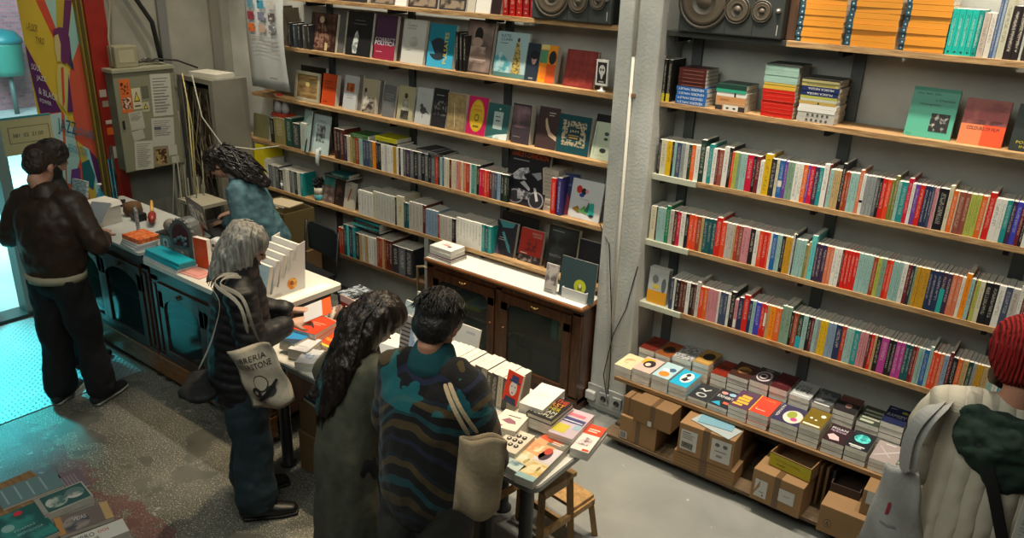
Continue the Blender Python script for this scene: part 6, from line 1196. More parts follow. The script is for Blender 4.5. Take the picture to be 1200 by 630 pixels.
bt = N.new('ShaderNodeTexBrick'); bt.inputs['Scale'].default_value = 4.5; bt.inputs['Color1'].default_value = (*rgb('#8a5560'), 1); bt.inputs['Color2'].default_value = (*rgb('#a56a70'), 1); bt.inputs['Mortar'].default_value = (*rgb('#6f7a80'), 1)
tc = N.new('ShaderNodeTexCoord'); sp = N.new('ShaderNodeSeparateXYZ'); cb = N.new('ShaderNodeCombineXYZ'); L.new(tc.outputs['Object'], sp.inputs[0]); L.new(sp.outputs[1], cb.inputs[0]); L.new(sp.outputs[2], cb.inputs[1]); L.new(cb.outputs[0], bt.inputs[0])
L.new(bt.outputs[0], b.inputs['Base Color']); b.inputs['Roughness'].default_value = .85
bw_ = MB().box(-16.3, -16, -4, 14, -.1, 6).build('building_facade', m); tag(bw_, 'brick building across the street seen through the door', 'building')
r = thing('street_bin', 'rounded teal bin fixed to the brick wall across the street', 'bin', T(-15.6, atx(9, 88, -15.6).y, atx(9, 88, -15.6).z))
MB().lathe([(.24, 0), (.28, .1), (.3, .5), (.32, .55)], 24).build('bin_body', mat('#2f7a6c', .5), r); MB().cyl((.1, 0, 0), (.1, 0, -.02 - r.location.z), .04).build('post', mat('#4a5a58', .5), r); MB().lathe([(.33, .55), (.32, .62), (.22, .74), (.05, .78)], 24).build('bin_lid', mat('#176a70', .4), r)
r = thing('green_crate', 'green plastic tub standing just outside the doorway', 'tub', T(-6.98, 1.95, -.02))
MB().lathe([(.13, 0), (.17, .42), (.18, .42), (.18, .45)], 22).build('tub_body', mat('#137a5a', .45), r); MB().lathe([(.185, .45), (.185, .47)], 22).build('rim', mat('#0f5f48', .4), r)
# ------------------------------------------------------------------ people
from mathutils import noise
def ring_loft(mb, pts, side=(1, 0, 0), n=20):
    "pts: (x, y, z, ra, rb) ; ra along the side vector, rb across it; rounded closed ends"
    P = [Vector(p[:3]) for p in pts]; R_ = [(p[3], p[4] if len(p) > 4 else p[3]) for p in pts]
    # rounded caps
    def cap(p, t, r): return [(p + t * (r[1] * .5), (r[0] * .8, r[1] * .8)), (p + t * (r[1] * .75), (r[0] * .4, r[1] * .4))]
    t0 = (P[0] - P[1]).normalized(); t1 = (P[-1] - P[-2]).normalized()
    pre = [(p, r) for p, r in cap(P[0], t0, R_[0])][::-1]; post = cap(P[-1], t1, R_[-1])
    seq = pre + list(zip(P, R_)) + post
    vs = []; fs = []; side = Vector(side)
    for i, (p, r) in enumerate(seq):
        t = (seq[min(i + 1, len(seq) - 1)][0] - seq[max(i - 1, 0)][0]).normalized()
        a = (side - t * side.dot(t))
        if a.length < .05: a = Vector((0, 1, 0)) - t * t.y
        a.normalize(); b_ = t.cross(a)
        for k in range(n): an = 2 * PI * k / n; vs.append(p + a * (r[0] * math.cos(an)) + b_ * (r[1] * math.sin(an)))
    m = len(seq)
    for i in range(m - 1):
        for k in range(n): fs.append((i * n + k, i * n + (k + 1) % n, (i + 1) * n + (k + 1) % n, (i + 1) * n + k))
    fs += [tuple(range(n))[::-1], tuple((m - 1) * n + k for k in range(n))]
    mb.add(vs, fs)
def blob(name, shapes, m, parent, voxel=.012, smooth=4, wr=None, fn=None, M=None):
    mb = MB()
    for s in shapes:
        if s[0] == 'c': ring_loft(mb, s[1], *(s[2:]))
        else:
            _, c, r = s[:3]; rot = s[3] if len(s) > 3 else (0, 0, 0)
            mb.bm((lambda bm: (bmesh.ops.create_uvsphere(bm, u_segments=20, v_segments=12, radius=1), bm)[1])(bmesh.new()), None,
                  Matrix.Translation(c) @ Euler([math.radians(q) for q in rot]).to_matrix().to_4x4() @ Matrix.Diagonal((*r, 1)))
    o = mb.build('tmp', m); md = o.modifiers.new('r', 'REMESH'); md.mode = 'VOXEL'; md.voxel_size = voxel; md.use_smooth_shade = True
    if smooth: sm = o.modifiers.new('s', 'SMOOTH'); sm.iterations = smooth; sm.factor = .5
    dg = bpy.context.evaluated_depsgraph_get(); me = bpy.data.meshes.new_from_object(o.evaluated_get(dg))
    bpy.data.objects.remove(o)
    if wr or fn:
        me.calc_loop_triangles(); N_ = [v.normal.copy() for v in me.vertices]
        for v, nn in zip(me.vertices, N_):
            c = v.co; d = 0
            if wr:
                amp, sc, seed = wr; q = Vector((c.x * sc[0] + seed, c.y * sc[1], c.z * sc[2]))
                d += amp * (noise.noise(q) + .5 * noise.noise(q * 2.3) + .22 * noise.noise(q * 5.1))
            if fn: d += fn(c, nn)
            v.co = c + nn * d
    for p in me.polygons: p.use_smooth = True
    me.name = name
    if not me.materials: me.materials.append(m)
    ob = bpy.data.objects.new(name, me); C.objects.link(ob); ob.parent = parent
    return ob
def hand(c, d, up, side, s=1, curl=.5, spread=.5):
    "palm at c pointing along d, back of the hand towards up, thumb on the given side (+1/-1)"
    d = Vector(d).normalized(); up = Vector(up); up = (up - d * up.dot(d)).normalized(); sd = d.cross(up) * side; c = Vector(c)
    out = [('c', [(*(c - d * .05 * s), .026 * s, .02 * s), (*c, .038 * s, .017 * s), (*(c + d * .042 * s), .038 * s, .014 * s)], tuple(sd))]
    for i, (o_, l) in enumerate(((.029, .066), (.010, .076), (-.010, .071), (-.028, .056))):
        b = c + d * .045 * s + sd * o_ * s; an = curl
        p1 = b + (d * math.cos(an * .5) - up * math.sin(an * .5)) * l * .45 * s + sd * o_ * .25 * spread * s
        p2 = p1 + (d * math.cos(an * 1.3) - up * math.sin(an * 1.3)) * l * .33 * s; p3 = p2 + (d * math.cos(an * 1.9) - up * math.sin(an * 1.9)) * l * .25 * s
        out.append(('c', [(*b, .0095 * s,), (*p1, .009 * s), (*p2, .0085 * s), (*p3, .007 * s)], tuple(sd), 10))
    b = c + sd * .03 * s - d * .01 * s; p1 = b + (sd * .8 + d * .7 - up * .2).normalized() * .036 * s; p2 = p1 + (sd * .3 + d * .95 - up * .3).normalized() * .03 * s
    out.append(('c', [(*b, .013 * s), (*p1, .011 * s), (*p2, .008 * s)], tuple(up), 10))
    return [(o[0], [(*p[:3], p[3], p[4] if len(p) > 4 else p[3]) for p in o[1]], *o[2:]) for o in out]
SK = mat('#b98a72', .55)
def person(label, M, h, lean=0, headd=(0, .02), pitch=15, yawh=0, arms=None, feet=((.10, 0), (-.10, 0)), skin='#b98a72', w=1.0, hands=None, seatlean=0, hipsh=0):
    s = h / 1.72; r = thing('person', label, 'person', M)
    def L_(z): return lean * max(0, (z - .9 * s)) / (.57 * s)
    J = dict(s=s, root=r, L=L_, h=h, w=w)
    hz = h - .118 * s; hc = Vector((headd[0], L_(hz) + headd[1], hz - abs(lean) * .12)); J['hc'] = hc
    RH = (Euler((math.radians(-pitch), 0, math.radians(yawh)))).to_matrix(); J['RH'] = RH; J['rot'] = (-pitch, 0, yawh)
    def hp(x, y, z): return tuple(hc + RH @ Vector((x * s, y * s, z * s)))
    J['hp'] = hp
    sh = .178 * s * w; J['sh'] = sh
    SH = {k: (k * sh, L_(1.40 * s), 1.40 * s) for k in (1, -1)}
    arms = arms or {}
    A = {}
    for k in (1, -1):
        e, wv = arms.get(k, ((k * .26 * s, .02, 1.12 * s), (k * .25 * s, .12, .88 * s))); A[k] = (SH[k], e, wv)
    J['A'] = A
    body = [('c', [(0, 0, .86 * s, .13 * s, .10 * s), (0, L_(1.02 * s), 1.02 * s, .12 * s, .09 * s), (0, L_(1.2 * s), 1.2 * s, .135 * s, .1 * s), (0, L_(1.36 * s), 1.36 * s, .15 * s * w, .09 * s), (0, L_(1.43 * s), 1.43 * s, .11 * s, .06 * s)]),
            ('c', [(0, L_(1.42 * s), 1.42 * s, .058 * s, .058 * s), (*hp(0, -.02, -.09), .052 * s, .055 * s), (*hp(0, -.01, -.02), .05 * s, .05 * s)]),
            ('e', hp(0, -.005, .025), (.076 * s, .094 * s, .092 * s), J['rot']), ('e', hp(0, .025, -.05), (.058 * s, .066 * s, .066 * s), J['rot']),
            ('e', hp(0, .095, -.018), (.012 * s, .018 * s, .022 * s), J['rot']), ('e', hp(0, .08, -.06), (.024 * s, .016 * s, .012 * s), J['rot']), ('e', hp(0, .078, .015), (.05 * s, .018 * s, .01 * s), J['rot']),
            ('e', hp(.077, -.005, -.01), (.012 * s, .02 * s, .032 * s), J['rot']), ('e', hp(-.077, -.005, -.01), (.012 * s, .02 * s, .032 * s), J['rot'])]
    for k in (1, -1):
        a, e, wv = A[k]
        body.append(('c', [(*a, .048 * s, .048 * s), (*((Vector(a) + Vector(e)) / 2), .045 * s, .045 * s), (*e, .038 * s, .038 * s)])); body.append(('c', [(*e, .038 * s, .038 * s), (*wv, .026 * s, .022 * s)]))
        hd = (hands or {}).get(k)
        dv = (Vector(wv) - Vector(e)).normalized()
        if hd is None: hd = dict(d=dv, up=(k * .8, .3, .3), curl=.55)
        c = Vector(wv) + Vector(hd['d']).normalized() * .06 * s
        body += hand(c, hd['d'], hd['up'], hd.get('side', 1), s * .96, hd.get('curl', .5))
    FT = {1: feet[0], -1: feet[1]}; J['FT'] = FT
    for k in (1, -1):
        fx, fy = FT[k]
        body.append(('c', [(k * .08 * s, 0, .88 * s, .075 * s, .08 * s), ((k * .08 * s + fx) / 2, fy / 2 + .02, .48 * s, .05 * s, .055 * s), (fx, fy, .1 * s, .035 * s, .04 * s)]))
        body.append(('c', [(fx, fy - .04, .04, .03, .03), (fx, fy + .14, .03, .032, .02)], (1, 0, 0)))
    J['body'] = blob('body', body, mat(skin, .55), r, .0068 if hands else .009, 2)
    for k in (1, -1):
        MB().ball(hp(k * .03, .083, .002), .009 * s, n=8).build('eye', mat('#1c1613', .3), r)
    MB().ball(hp(0, .094, -.062), .012 * s, n=8, sc=(1.6, .5, .4)).build('mouth', mat('#8a4a44', .5), r)
    return J
def legs(J, m, name='trousers', wide=1.0, top=.95, hem=.05, wr=(.012, (9, 9, 5), 3), tw=1.0, taper=.075):
    s = J['s']; sh = []
    for k in (1, -1):
        fx, fy = J['FT'][k]
        sh.append(('c', [(k * .075 * s, 0, .90 * s, .10 * s * tw, .115 * s * tw), ((k * .085 * s * .6 + fx * .4), fy * .3 + .01, .66 * s, .092 * s * wide, .10 * s * wide), ((k * .08 * s * .4 + fx * .6), fy * .6 + .02, .42 * s, .078 * s * wide, .085 * s * wide), (fx, fy, hem + taper * .8, taper * s * wide, (taper + .012) * s * wide)]))
    sh.append(('c', [(0, 0, .86 * s, .155 * s * tw, .12 * s * tw), (0, 0, top * s, .145 * s * tw, .11 * s * tw)]))
    return blob(name, sh, m, J['root'], .012, 4, wr)
def shoes(J, m, sole=None, big=1.0):
    for k in (1, -1):
        fx, fy = J['FT'][k]; yaw = -k * 6
        Mx = T(fx, fy, 0) @ RZ(yaw)
        sh = [('c', [(0, -.06, .05, .04 * big, .045), (0, .03, .052, .045 * big, .05), (0, .12, .04, .046 * big, .035), (0, .19, .034, .036 * big, .024)], (1, 0, 0)), ('c', [(0, -.035, .05, .042, .05), (0, -.03, .12, .042, .046)])]
        o = blob('shoe', sh, m, J['root'], .008, 2); o.matrix_local = Mx
        if sole:
            q = blob('sole', [('c', [(0, -.07, .014, .04 * big, .013), (0, .03, .014, .044 * big, .013), (0, .13, .014, .049 * big, .013), (0, .205, .014, .036 * big, .012)], (1, 0, 0))], sole, o, .006, 2)
def top(J, name, m, prof, sleeve=(.07, .062, .045), cuff=1.0, wr=(.012, (8, 8, 6), 1), fn=None, voxel=.012, extra=(), smooth=5, sleeves=True, shw=1.0):
    s = J['s']; L_ = J['L']
    sh = [('c', [(p[3] if len(p) > 3 else 0, L_(p[0] * s) + (p[4] if len(p) > 4 else 0), p[0] * s, p[1] * s * J['w'], p[2] * s) for p in prof])]
    if sleeves:
        for k in (1, -1):
            a, e, wv = [Vector(q) for q in J['A'][k]]; a = a + Vector((-k * .02, 0, -.01)); r1, r2, r3 = [q * s for q in sleeve]
            en = e + (wv - e) * (.93 * cuff)
            sh.append(('c', [(*(a + Vector((-k * .05, 0, .02))), r1 * .9, r1 * .95), (*a, r1, r1), (*((a + e) / 2), r1 * .95, r1 * .95), (*e, r2, r2)], (1, 0, 0)))
            sh.append(('c', [(*e, r2, r2), (*((e + en) / 2), (r2 + r3) / 2, (r2 + r3) / 2), (*en, r3, r3)], (1, 0, 0)))
    return blob(name, sh + list(extra), m, J['root'], voxel, smooth, wr, fn)
def hair_mat(c1, c2, rough=.4, sc=(70, 70, 5)):
    m, nt, b, N, L = nodes('hair_' + c1.strip('#')); tc = N.new('ShaderNodeTexCoord'); mp = N.new('ShaderNodeMapping'); mp.inputs['Scale'].default_value = sc
    n = N.new('ShaderNodeTexNoise'); n.inputs['Scale'].default_value = 1; n.inputs['Detail'].default_value = 6; n.inputs['Distortion'].default_value = .6
    r = N.new('ShaderNodeValToRGB'); r.color_ramp.elements[0].position = .35; r.color_ramp.elements[1].position = .7; r.color_ramp.elements[0].color = (*rgb(c1), 1); r.color_ramp.elements[1].color = (*rgb(c2), 1)
    L.new(tc.outputs['Object'], mp.inputs[0]); L.new(mp.outputs[0], n.inputs['Vector']); L.new(n.outputs['Fac'], r.inputs[0]); L.new(r.outputs[0], b.inputs['Base Color']); b.inputs['Roughness'].default_value = rough
    bp = N.new('ShaderNodeBump'); bp.inputs['Strength'].default_value = .8; bp.inputs['Distance'].default_value = .01; L.new(n.outputs['Fac'], bp.inputs['Height']); L.new(bp.outputs[0], b.inputs['Normal']); return m
def strands(J, name, m, roots, n=120, r=.004, seed=1, length=.3, fall=None, spread=.02):
    "loose locks over the hair mass: one mesh"
    R_ = random.Random(seed); mb = MB()
    for k in range(n):
        pts = roots(R_); mb.tube(pts, [r * 1.0] * (len(pts) - 1) + [r * .3], 4)
    o = mb.build(name, m, J['root'])
    for p in o.data.polygons: p.use_smooth = True
    return o
def hair_cap(J, m, thick=.012, back=-.07, front=.03, name='hair', wr=(.008, (30, 30, 30), 2), extra=(), drop=-.04):
    hp = J['hp']; s = J['s']; t = thick
    sh = [('e', hp(0, -.012, .042), ((.078 + t) * s, (.096 + t) * s, (.084 + t) * s), J['rot']), ('e', hp(0, -.05, drop), ((.066 + t) * s, (.05 + t) * s, (.062 + t) * s), J['rot'])]
    return blob(name, sh + list(extra), m, J['root'], .0075, 2, wr)
def curl_fn(f=55, a=.006):
    return lambda c, n: a * math.sin(c.x * f + 3 * noise.noise(c * 14)) * math.cos(c.z * f * .8 + c.y * 30)

# --- man in the brown leather jacket
J = person('man in a brown leather jacket and wide black trousers, back turned, at the left', T(-5.05, 1.95, 0) @ RZ(28), 1.70, lean=.05, headd=(-.05, .03), pitch=24,
           arms={1: ((.30, .02, 1.12), (.17, .27, 1.08)), -1: ((-.30, .02, 1.12), (-.15, .28, 1.10))}, feet=((.15, .03), (-.11, -.02)), w=1.04, hands={1: dict(d=(-.5, .8, .1), up=(.3, .1, 1)), -1: dict(d=(.5, .8, .1), up=(-.3, .1, 1), side=-1)})
hair_cap(J, hair_mat('#1c130e', '#3d2c20', .5, (60, 60, 60)), .010, drop=-.0, wr=(.004, (40, 40, 40), 2))
top(J, 'leather_jacket', mat('#35261a', .52, bump=.35, var=.3, scale=16), [(.93, .175, .14), (.99, .19, .155), (1.12, .205, .165), (1.28, .215, .16), (1.39, .18, .12), (1.43, .10, .08)], (.082, .072, .05), wr=(.012, (9, 9, 7), 4))
blob('jacket_collar', [('c', [(0, J['L'](1.40) - .01, 1.40, .10, .085), (0, J['L'](1.42) - .005, 1.435, .085, .078)])], mat('#35261a', .52, bump=.35, var=.3, scale=16), J['root'], .009, 3)
MB().lathe([(.9, .885), (1, .885), (1.02, .93), (.9, .93)], 32, M=T(0, 0, 0) @ Matrix.Diagonal((.182, .15, 1, 1))).build('shirt_hem', mat('#a8a088', .8), J['root'])
legs(J, mat('#0d0d0f', .85), wide=1.12, tw=1.08, taper=.085, hem=.04, wr=(.016, (8, 8, 5), 6)); shoes(J, mat('#26282b', .6), mat('#a9aaa4', .6))
# --- woman half hidden behind him
J = person('person with dark bobbed hair and black jacket beyond the man in brown leather', T(-5.66, 2.22, 0) @ RZ(-10), 1.60, lean=.04, pitch=20, arms={1: ((.22, .0, 1.0), (.16, .08, .82)), -1: ((-.22, .0, 1.0), (-.16, .08, .82))}, skin='#a8836e')
hair_cap(J, hair_mat('#120d0b', '#2c1f18'), .02, drop=-.07)
top(J, 'black_jacket', mat('#15161a', .6), [(.72, .17, .14), (.95, .165, .135), (1.2, .18, .14), (1.37, .165, .115), (1.46, .085, .08)], (.07, .06, .045)); blob('jacket_collar', [('c', [(0, J['L'](1.3), 1.36, .085, .08), (0, J['L'](1.4), 1.41, .08, .078)])], mat('#101114', .5), J['root'], .01, 3)
legs(J, mat('#1b1a1c', .8)); shoes(J, mat('#17181a', .5))
# --- bookseller behind the counter
J = person('person with long curly black hair in a denim jacket, bent over behind the counter', T(-4.78, 3.37, 0) @ RZ(128), 1.54, lean=.22, headd=(0, .07), pitch=42, arms={1: ((.22, .15, 1.04), (.12, .30, 1.01)), -1: ((-.22, .15, 1.04), (-.10, .30, 1.0))}, skin='#a87f6a', hands={1: dict(d=(-.3, .9, -.2), up=(0, 0, 1)), -1: dict(d=(.3, .9, -.2), up=(0, 0, 1), side=-1)})
hp = J['hp']; HM = hair_mat('#0b0908', '#231a16', .4, (50, 50, 50))
ex = [('c', [(*hp(-.06, -.05, .03), .045, .045), (*hp(-.085, -.07, -.08), .04, .04), (*(Vector(hp(-.085, -.10, -.18))), .045, .04), (*(Vector(hp(-.08, -.13, -.27))), .03, .03)]), ('c', [(*hp(.06, -.05, .03), .045, .045), (*hp(.085, -.07, -.08), .04, .04), (*(Vector(hp(.09, -.10, -.17))), .04, .04)]),
      ('c', [(*hp(0, -.09, .03), .07, .05), (*hp(0, -.13, -.10), .085, .05), (*hp(-.01, -.16, -.24), .085, .05), (*hp(-.02, -.17, -.36), .055, .035)])]
hair_cap(J, HM, .02, extra=ex, drop=-.06, wr=(.010, (24, 24, 24), 3))
def curls(R_):
    a = R_.uniform(-PI * .97, -.03 * PI); x = .095 * math.cos(a); y = -.045 + .10 * math.sin(a)
    z0_ = R_.uniform(-.02, .1); pts = []
    for i in range(8): pts.append(hp(x * (1 + .1 * i * .5) + .012 * math.sin(i * 2.1 + a * 5), y - .012 * i + .012 * math.cos(i * 2.1 + a * 7), z0_ - i * R_.uniform(.03, .045)))
    return pts
strands(J, 'curly_locks', HM, curls, 110, .0065, 3)
DEN = mat('#4c7078', .8, bump=.3, var=.35, scale=14)
top(J, 'denim_jacket', DEN, [(.84, .175, .14), (.92, .18, .145), (1.1, .185, .15), (1.28, .195, .15), (1.38, .18, .13), (1.44, .11, .09)], (.09, .072, .05), wr=(.014, (10, 10, 10), 8))
blob('white_collar', [('c', [(*(Vector(hp(0, -.05, -.16))), .075, .07), (*(Vector(hp(0, -.04, -.13))), .07, .065)])], mat('#b3b6b4', .8), J['root'], .009, 3)
legs(J, mat('#1b2226', .8)); shoes(J, mat('#17181a', .5))
# --- grey-haired woman with the tote bag
GW = T(-3.29, 2.05, 0) @ RZ(-32)
J = person('woman with shoulder-length grey hair in a black quilted jacket, holding a leaflet over the books', GW, 1.60, lean=.05, headd=(.0, .03), pitch=24, yawh=-6,
           arms={1: ((.20, .07, 1.06), (.03, .25, 1.06)), -1: ((-.24, .07, 1.06), (-.13, .28, 1.07))}, feet=((.14, .02), (-.09, .0)), skin='#b28a76', hands={1: dict(d=(-.25, .95, .0), up=(.4, -.2, .85), curl=.7), -1: dict(d=(.3, .95, 0), up=(-.2, -.2, .9), side=-1, curl=.7)})
hp = J['hp']; HM = hair_mat('#5a5854', '#a3a19a', .45)
ex = [('c', [(*hp(-.055, -.03, .05), .055, .06), (*hp(-.085, -.02, -.06), .04, .07), (*hp(-.085, -.01, -.17), .03, .06)]), ('c', [(*hp(.055, -.03, .05), .055, .06), (*hp(.085, -.02, -.06), .04, .07), (*hp(.085, .0, -.17), .028, .055), (*hp(.08, .01, -.25), .02, .03)]), ('c', [(*hp(0, -.07, .05), .085, .055), (*hp(0, -.10, -.07), .095, .04), (*hp(0, -.10, -.19), .09, .035)])]
def rib(c, n): return .003 * math.sin(math.atan2(c.y, c.x - .0) * 46 + c.z * 9)
hair_cap(J, HM, .018, extra=ex, wr=(.006, (40, 40, 6), 3), fn=None) if False else blob('hair', [('e', hp(0, -.012, .042), (.094 * J['s'], .112 * J['s'], .1 * J['s']), J['rot'])] + ex, HM, J['root'], .0075, 3, (.010, (32, 32, 5), 3))
def lg(R_):
    a = R_.uniform(-PI * 1.02, .05); x = .1 * math.cos(a); y = -.02 + .112 * math.sin(a); x0, y0 = x * .3, y * .4 - .01
    l = R_.uniform(.16, .25); return [hp(x0, y0, .14), hp(x * .8, y * .85, .11), hp(x * 1.02, y * 1.02, .03), hp(x * 1.05, y * 1.03, -.06), hp(x * 1.0, y * 1.0, -.10 - l * .35), hp(x * .96, y * .98, .0 - l)]
strands(J, 'grey_locks', HM, lg, 190, .0042, 5)
PUF = mat('#131417', .55, bump=.2, scale=30)
top(J, 'quilted_jacket', PUF, [(.74, .185, .15), (.86, .195, .16), (1.0, .185, .155), (1.15, .185, .155), (1.3, .185, .145), (1.39, .165, .12), (1.45, .10, .09)], (.082, .075, .055), wr=(.008, (9, 9, 9), 5), fn=lambda c, n: .0075 * abs(math.sin((c.z + .12 * c.y) * PI / .052)), voxel=.009, smooth=3)
blob('hood_collar', [('c', [(0, J['L'](1.3) - .01, 1.35, .11, .105), (0, J['L'](1.4) + .0, 1.43, .10, .10)])], PUF, J['root'], .01, 4, (.012, (14, 14, 14), 3))
legs(J, mat('#1d3038', .85, var=.2, scale=10), wide=1.2, taper=.09, hem=.05, wr=(.014, (8, 8, 6), 9)); shoes(J, mat('#0f1012', .35), mat('#17181a', .6), 1.1)
# --- woman in the long olive coat
CWM = T(-2.355, 1.95, 0) @ RZ(-4)
J = person('woman with very long dark hair in a long olive coat, back turned', CWM, 1.48, lean=.13, headd=(.0, .05), pitch=34, yawh=-24, arms={1: ((.15, .10, 1.0), (.08, .26, .92)), -1: ((-.25, .06, 1.06), (-.16, .30, .98))}, skin='#b08872', hands={1: dict(d=(-.2, .5, -.8), up=(.8, 0, .3)), -1: dict(d=(.2, .9, -.1), up=(-.4, 0, 1), side=-1)})
hp = J['hp']; HM = hair_mat('#0d0a09', '#2b1f19', .38)
b0 = Vector(hp(0, -.08, .0))
ex = [('c', [(*hp(0, -.06, .06), .085, .06), (*hp(-.01, -.11, -.06), .095, .055), (-.02, J['L'](1.2) - .10, 1.21, .095, .05), (-.03, J['L'](1.08) - .13, 1.10, .075, .035), (-.04, J['L'](1.0) -.145, 1.01, .045, .025)]),
      ('c', [(*hp(.07, -.02, .04), .04, .06), (*hp(.09, -.03, -.08), .035, .055), (*hp(.09, -.04, -.2), .035, .045)]), ('c', [(*hp(-.07, -.02, .04), .04, .06), (*hp(-.095, -.04, -.1), .04, .055), (-.10, J['L'](1.15) - .05, 1.19, .045, .05), (-.11, -.07, 1.06, .03, .03)])]
blob('hair', [('e', hp(0, -.012, .042), (.09, .108, .096), J['rot'])] + ex, HM, J['root'], .0085, 3, (.012, (30, 30, 4), 7))
def lw(R_):
    u_ = R_.uniform(-1, 1); x = .075 * u_; e0 = R_.uniform(.93, 1.06)
    p = [hp(x * .3, -.03, .135), hp(x * .9, -.09, .09), hp(x * 1.15, -.115, -.02)]
    for i in range(5):
        f_ = i / 4; z = 1.25 + (e0 - 1.25) * f_; p.append((-.02 - .035 * f_ + x * (1.1 - .5 * f_) + .01 * math.sin(i * 1.5 + u_ * 9), J['L'](z) - .145 - .02 * math.sin(f_ * PI) + .03 * abs(u_), z))
    return p
strands(J, 'long_locks', HM, lw, 150, .0045, 8)
mb = MB(); mb.ball(hp(-.055, -.10, .06), .018, n=8).ball(hp(-.03, -.115, .055), .014, n=8).ball(hp(-.075, -.08, .06), .012, n=8); mb.build('hair_clip', mat('#5a3f86', .3), J['root'])
CO = mat('#4b4c3e', .85, bump=.25, var=.12, scale=25)
top(J, 'long_coat', CO, [(.26, .21, .185), (.45, .20, .18), (.70, .185, .17), (.95, .165, .155), (1.12, .16, .15), (1.3, .165, .14), (1.39, .165, .115), (1.45, .09, .08)], (.072, .062, .05), wr=(.018, (7, 7, 2.5), 6), fn=lambda c, n: .010 * math.sin(math.atan2(c.y, c.x) * 9) * max(0, min(1, (1.0 - c.z) * 1.6)))
legs(J, mat('#14161a', .8)); shoes(J, mat('#101114', .4))
# --- young man in the patterned fleece
def fleece():
    m, nt, b, N, L = nodes('patterned_fleece'); tc = N.new('ShaderNodeTexCoord')
    n0 = N.new('ShaderNodeTexNoise'); n0.inputs['Scale'].default_value = 3.6; n0.inputs['Detail'].default_value = 1.2; mp = N.new('ShaderNodeMapping'); mp.inputs['Scale'].default_value = (1, 1, .35); L.new(tc.outputs['Object'], mp.inputs[0]); L.new(mp.outputs[0], n0.inputs['Vector'])
    sp = N.new('ShaderNodeSeparateXYZ'); L.new(tc.outputs['Object'], sp.inputs[0])
    v = math_node(N, L, 'ADD', math_node(N, L, 'MULTIPLY', sp.outputs[2], 3.3), math_node(N, L, 'MULTIPLY', n0.outputs['Fac'], 1.5)); v = math_node(N, L, 'FRACT', v)
    r = N.new('ShaderNodeValToRGB'); r.color_ramp.interpolation = 'CONSTANT'; e = r.color_ramp.elements
    st = [(0, '#0a0b0e'), (.2, '#1a2138'), (.28, '#0a0b0e'), (.42, '#453820'), (.54, '#0a0b0e'), (.64, '#103f46'), (.72, '#0a0b0e'), (.84, '#4d3f24'), (.94, '#14202c')]
    e[0].position = 0; e[0].color = (*rgb(st[0][1]), 1); e[1].position = st[1][0]; e[1].color = (*rgb(st[1][1]), 1)
    for p_, c_ in st[2:]: k = e.new(p_); k.color = (*rgb(c_), 1)
    L.new(v, r.inputs[0]); n2 = N.new('ShaderNodeTexNoise'); n2.inputs['Scale'].default_value = 4.5; L.new(tc.outputs['Object'], n2.inputs['Vector']); n2.inputs['Detail'].default_value = 3
    mx = N.new('ShaderNodeMix'); mx.data_type = 'RGBA'; L.new(r.outputs[0], mx.inputs['A']); mx.inputs['B'].default_value = (*rgb('#10666c'), 1)
    sh = math_node(N, L, 'MULTIPLY', math_node(N, L, 'GREATER_THAN', sp.outputs[2], 1.26), math_node(N, L, 'GREATER_THAN', n2.outputs['Fac'], .55)); L.new(math_node(N, L, 'MULTIPLY', sh, .75), mx.inputs['Factor'])
    L.new(mx.outputs['Result'], b.inputs['Base Color']); b.inputs['Roughness'].default_value = .95; b.inputs['Sheen Weight'].default_value = .1
    n3 = N.new('ShaderNodeTexNoise'); n3.inputs['Scale'].default_value = 90; L.new(tc.outputs['Object'], n3.inputs['Vector']); bp = N.new('ShaderNodeBump'); bp.inputs['Strength'].default_value = .35; bp.inputs['Distance'].default_value = .005; L.new(n3.outputs['Fac'], bp.inputs['Height']); L.new(bp.outputs[0], b.inputs['Normal']); return m
FM = T(-1.855, 1.92, 0) @ RZ(12)
J = person('young man with short black hair in a teal, brown and black patterned fleece, back turned', FM, 1.66, lean=.07, headd=(0, .03), pitch=30, arms={1: ((.265, .05, 1.06), (.18, .25, .90)), -1: ((-.215, .09, 1.06), (-.12, .28, .92))}, w=1.0, skin='#b98468', hands={1: dict(d=(-.2, .8, -.4), up=(.5, 0, .8)), -1: dict(d=(.2, .8, -.4), up=(-.5, 0, .8), side=-1)})
hp = J['hp']; HM = hair_mat('#0b0a0a', '#241e1b', .5, (60, 60, 40))
hair_cap(J, HM, .021, drop=-.005, wr=(.006, (14, 14, 14), 6))
def tuft(R_):
    a = R_.uniform(0, 2 * PI); ph = R_.uniform(.1, 1.5); x, y, z = .098 * math.cos(a) * math.sin(ph), -.015 + .116 * math.sin(a) * math.sin(ph), .04 + .104 * math.cos(ph)
    return [hp(x * .9, y * .9, z), hp(x * 1.05, y * 1.08, z + .004), hp(x * 1.16 + R_.uniform(-.012, .012), y * 1.12 + R_.uniform(-.012, .012), z - .022)]
strands(J, 'hair_tufts', HM, tuft, 420, .0032, 4)
FL = fleece()
top(J, 'fleece_jacket', FL, [(.84, .175, .15), (.90, .19, .165), (1.05, .20, .17), (1.2, .21, .17), (1.32, .215, .15), (1.385, .18, .115), (1.42, .11, .085)], (.088, .08, .056), wr=(.010, (8, 8, 8), 2))
blob('fleece_collar', [('c', [(0, J['L'](1.38), 1.375, .105, .095), (0, J['L'](1.42) + .01, 1.425, .092, .086)])], mat('#10464c', .95), J['root'], .01, 3)
legs(J, mat('#3a3a38', .9, var=.15, scale=12), wide=1.3, tw=1.1, taper=.1, hem=.04, wr=(.016, (8, 8, 6), 3)); shoes(J, mat('#1b1c1e', .5), mat('#8a8a84', .6))
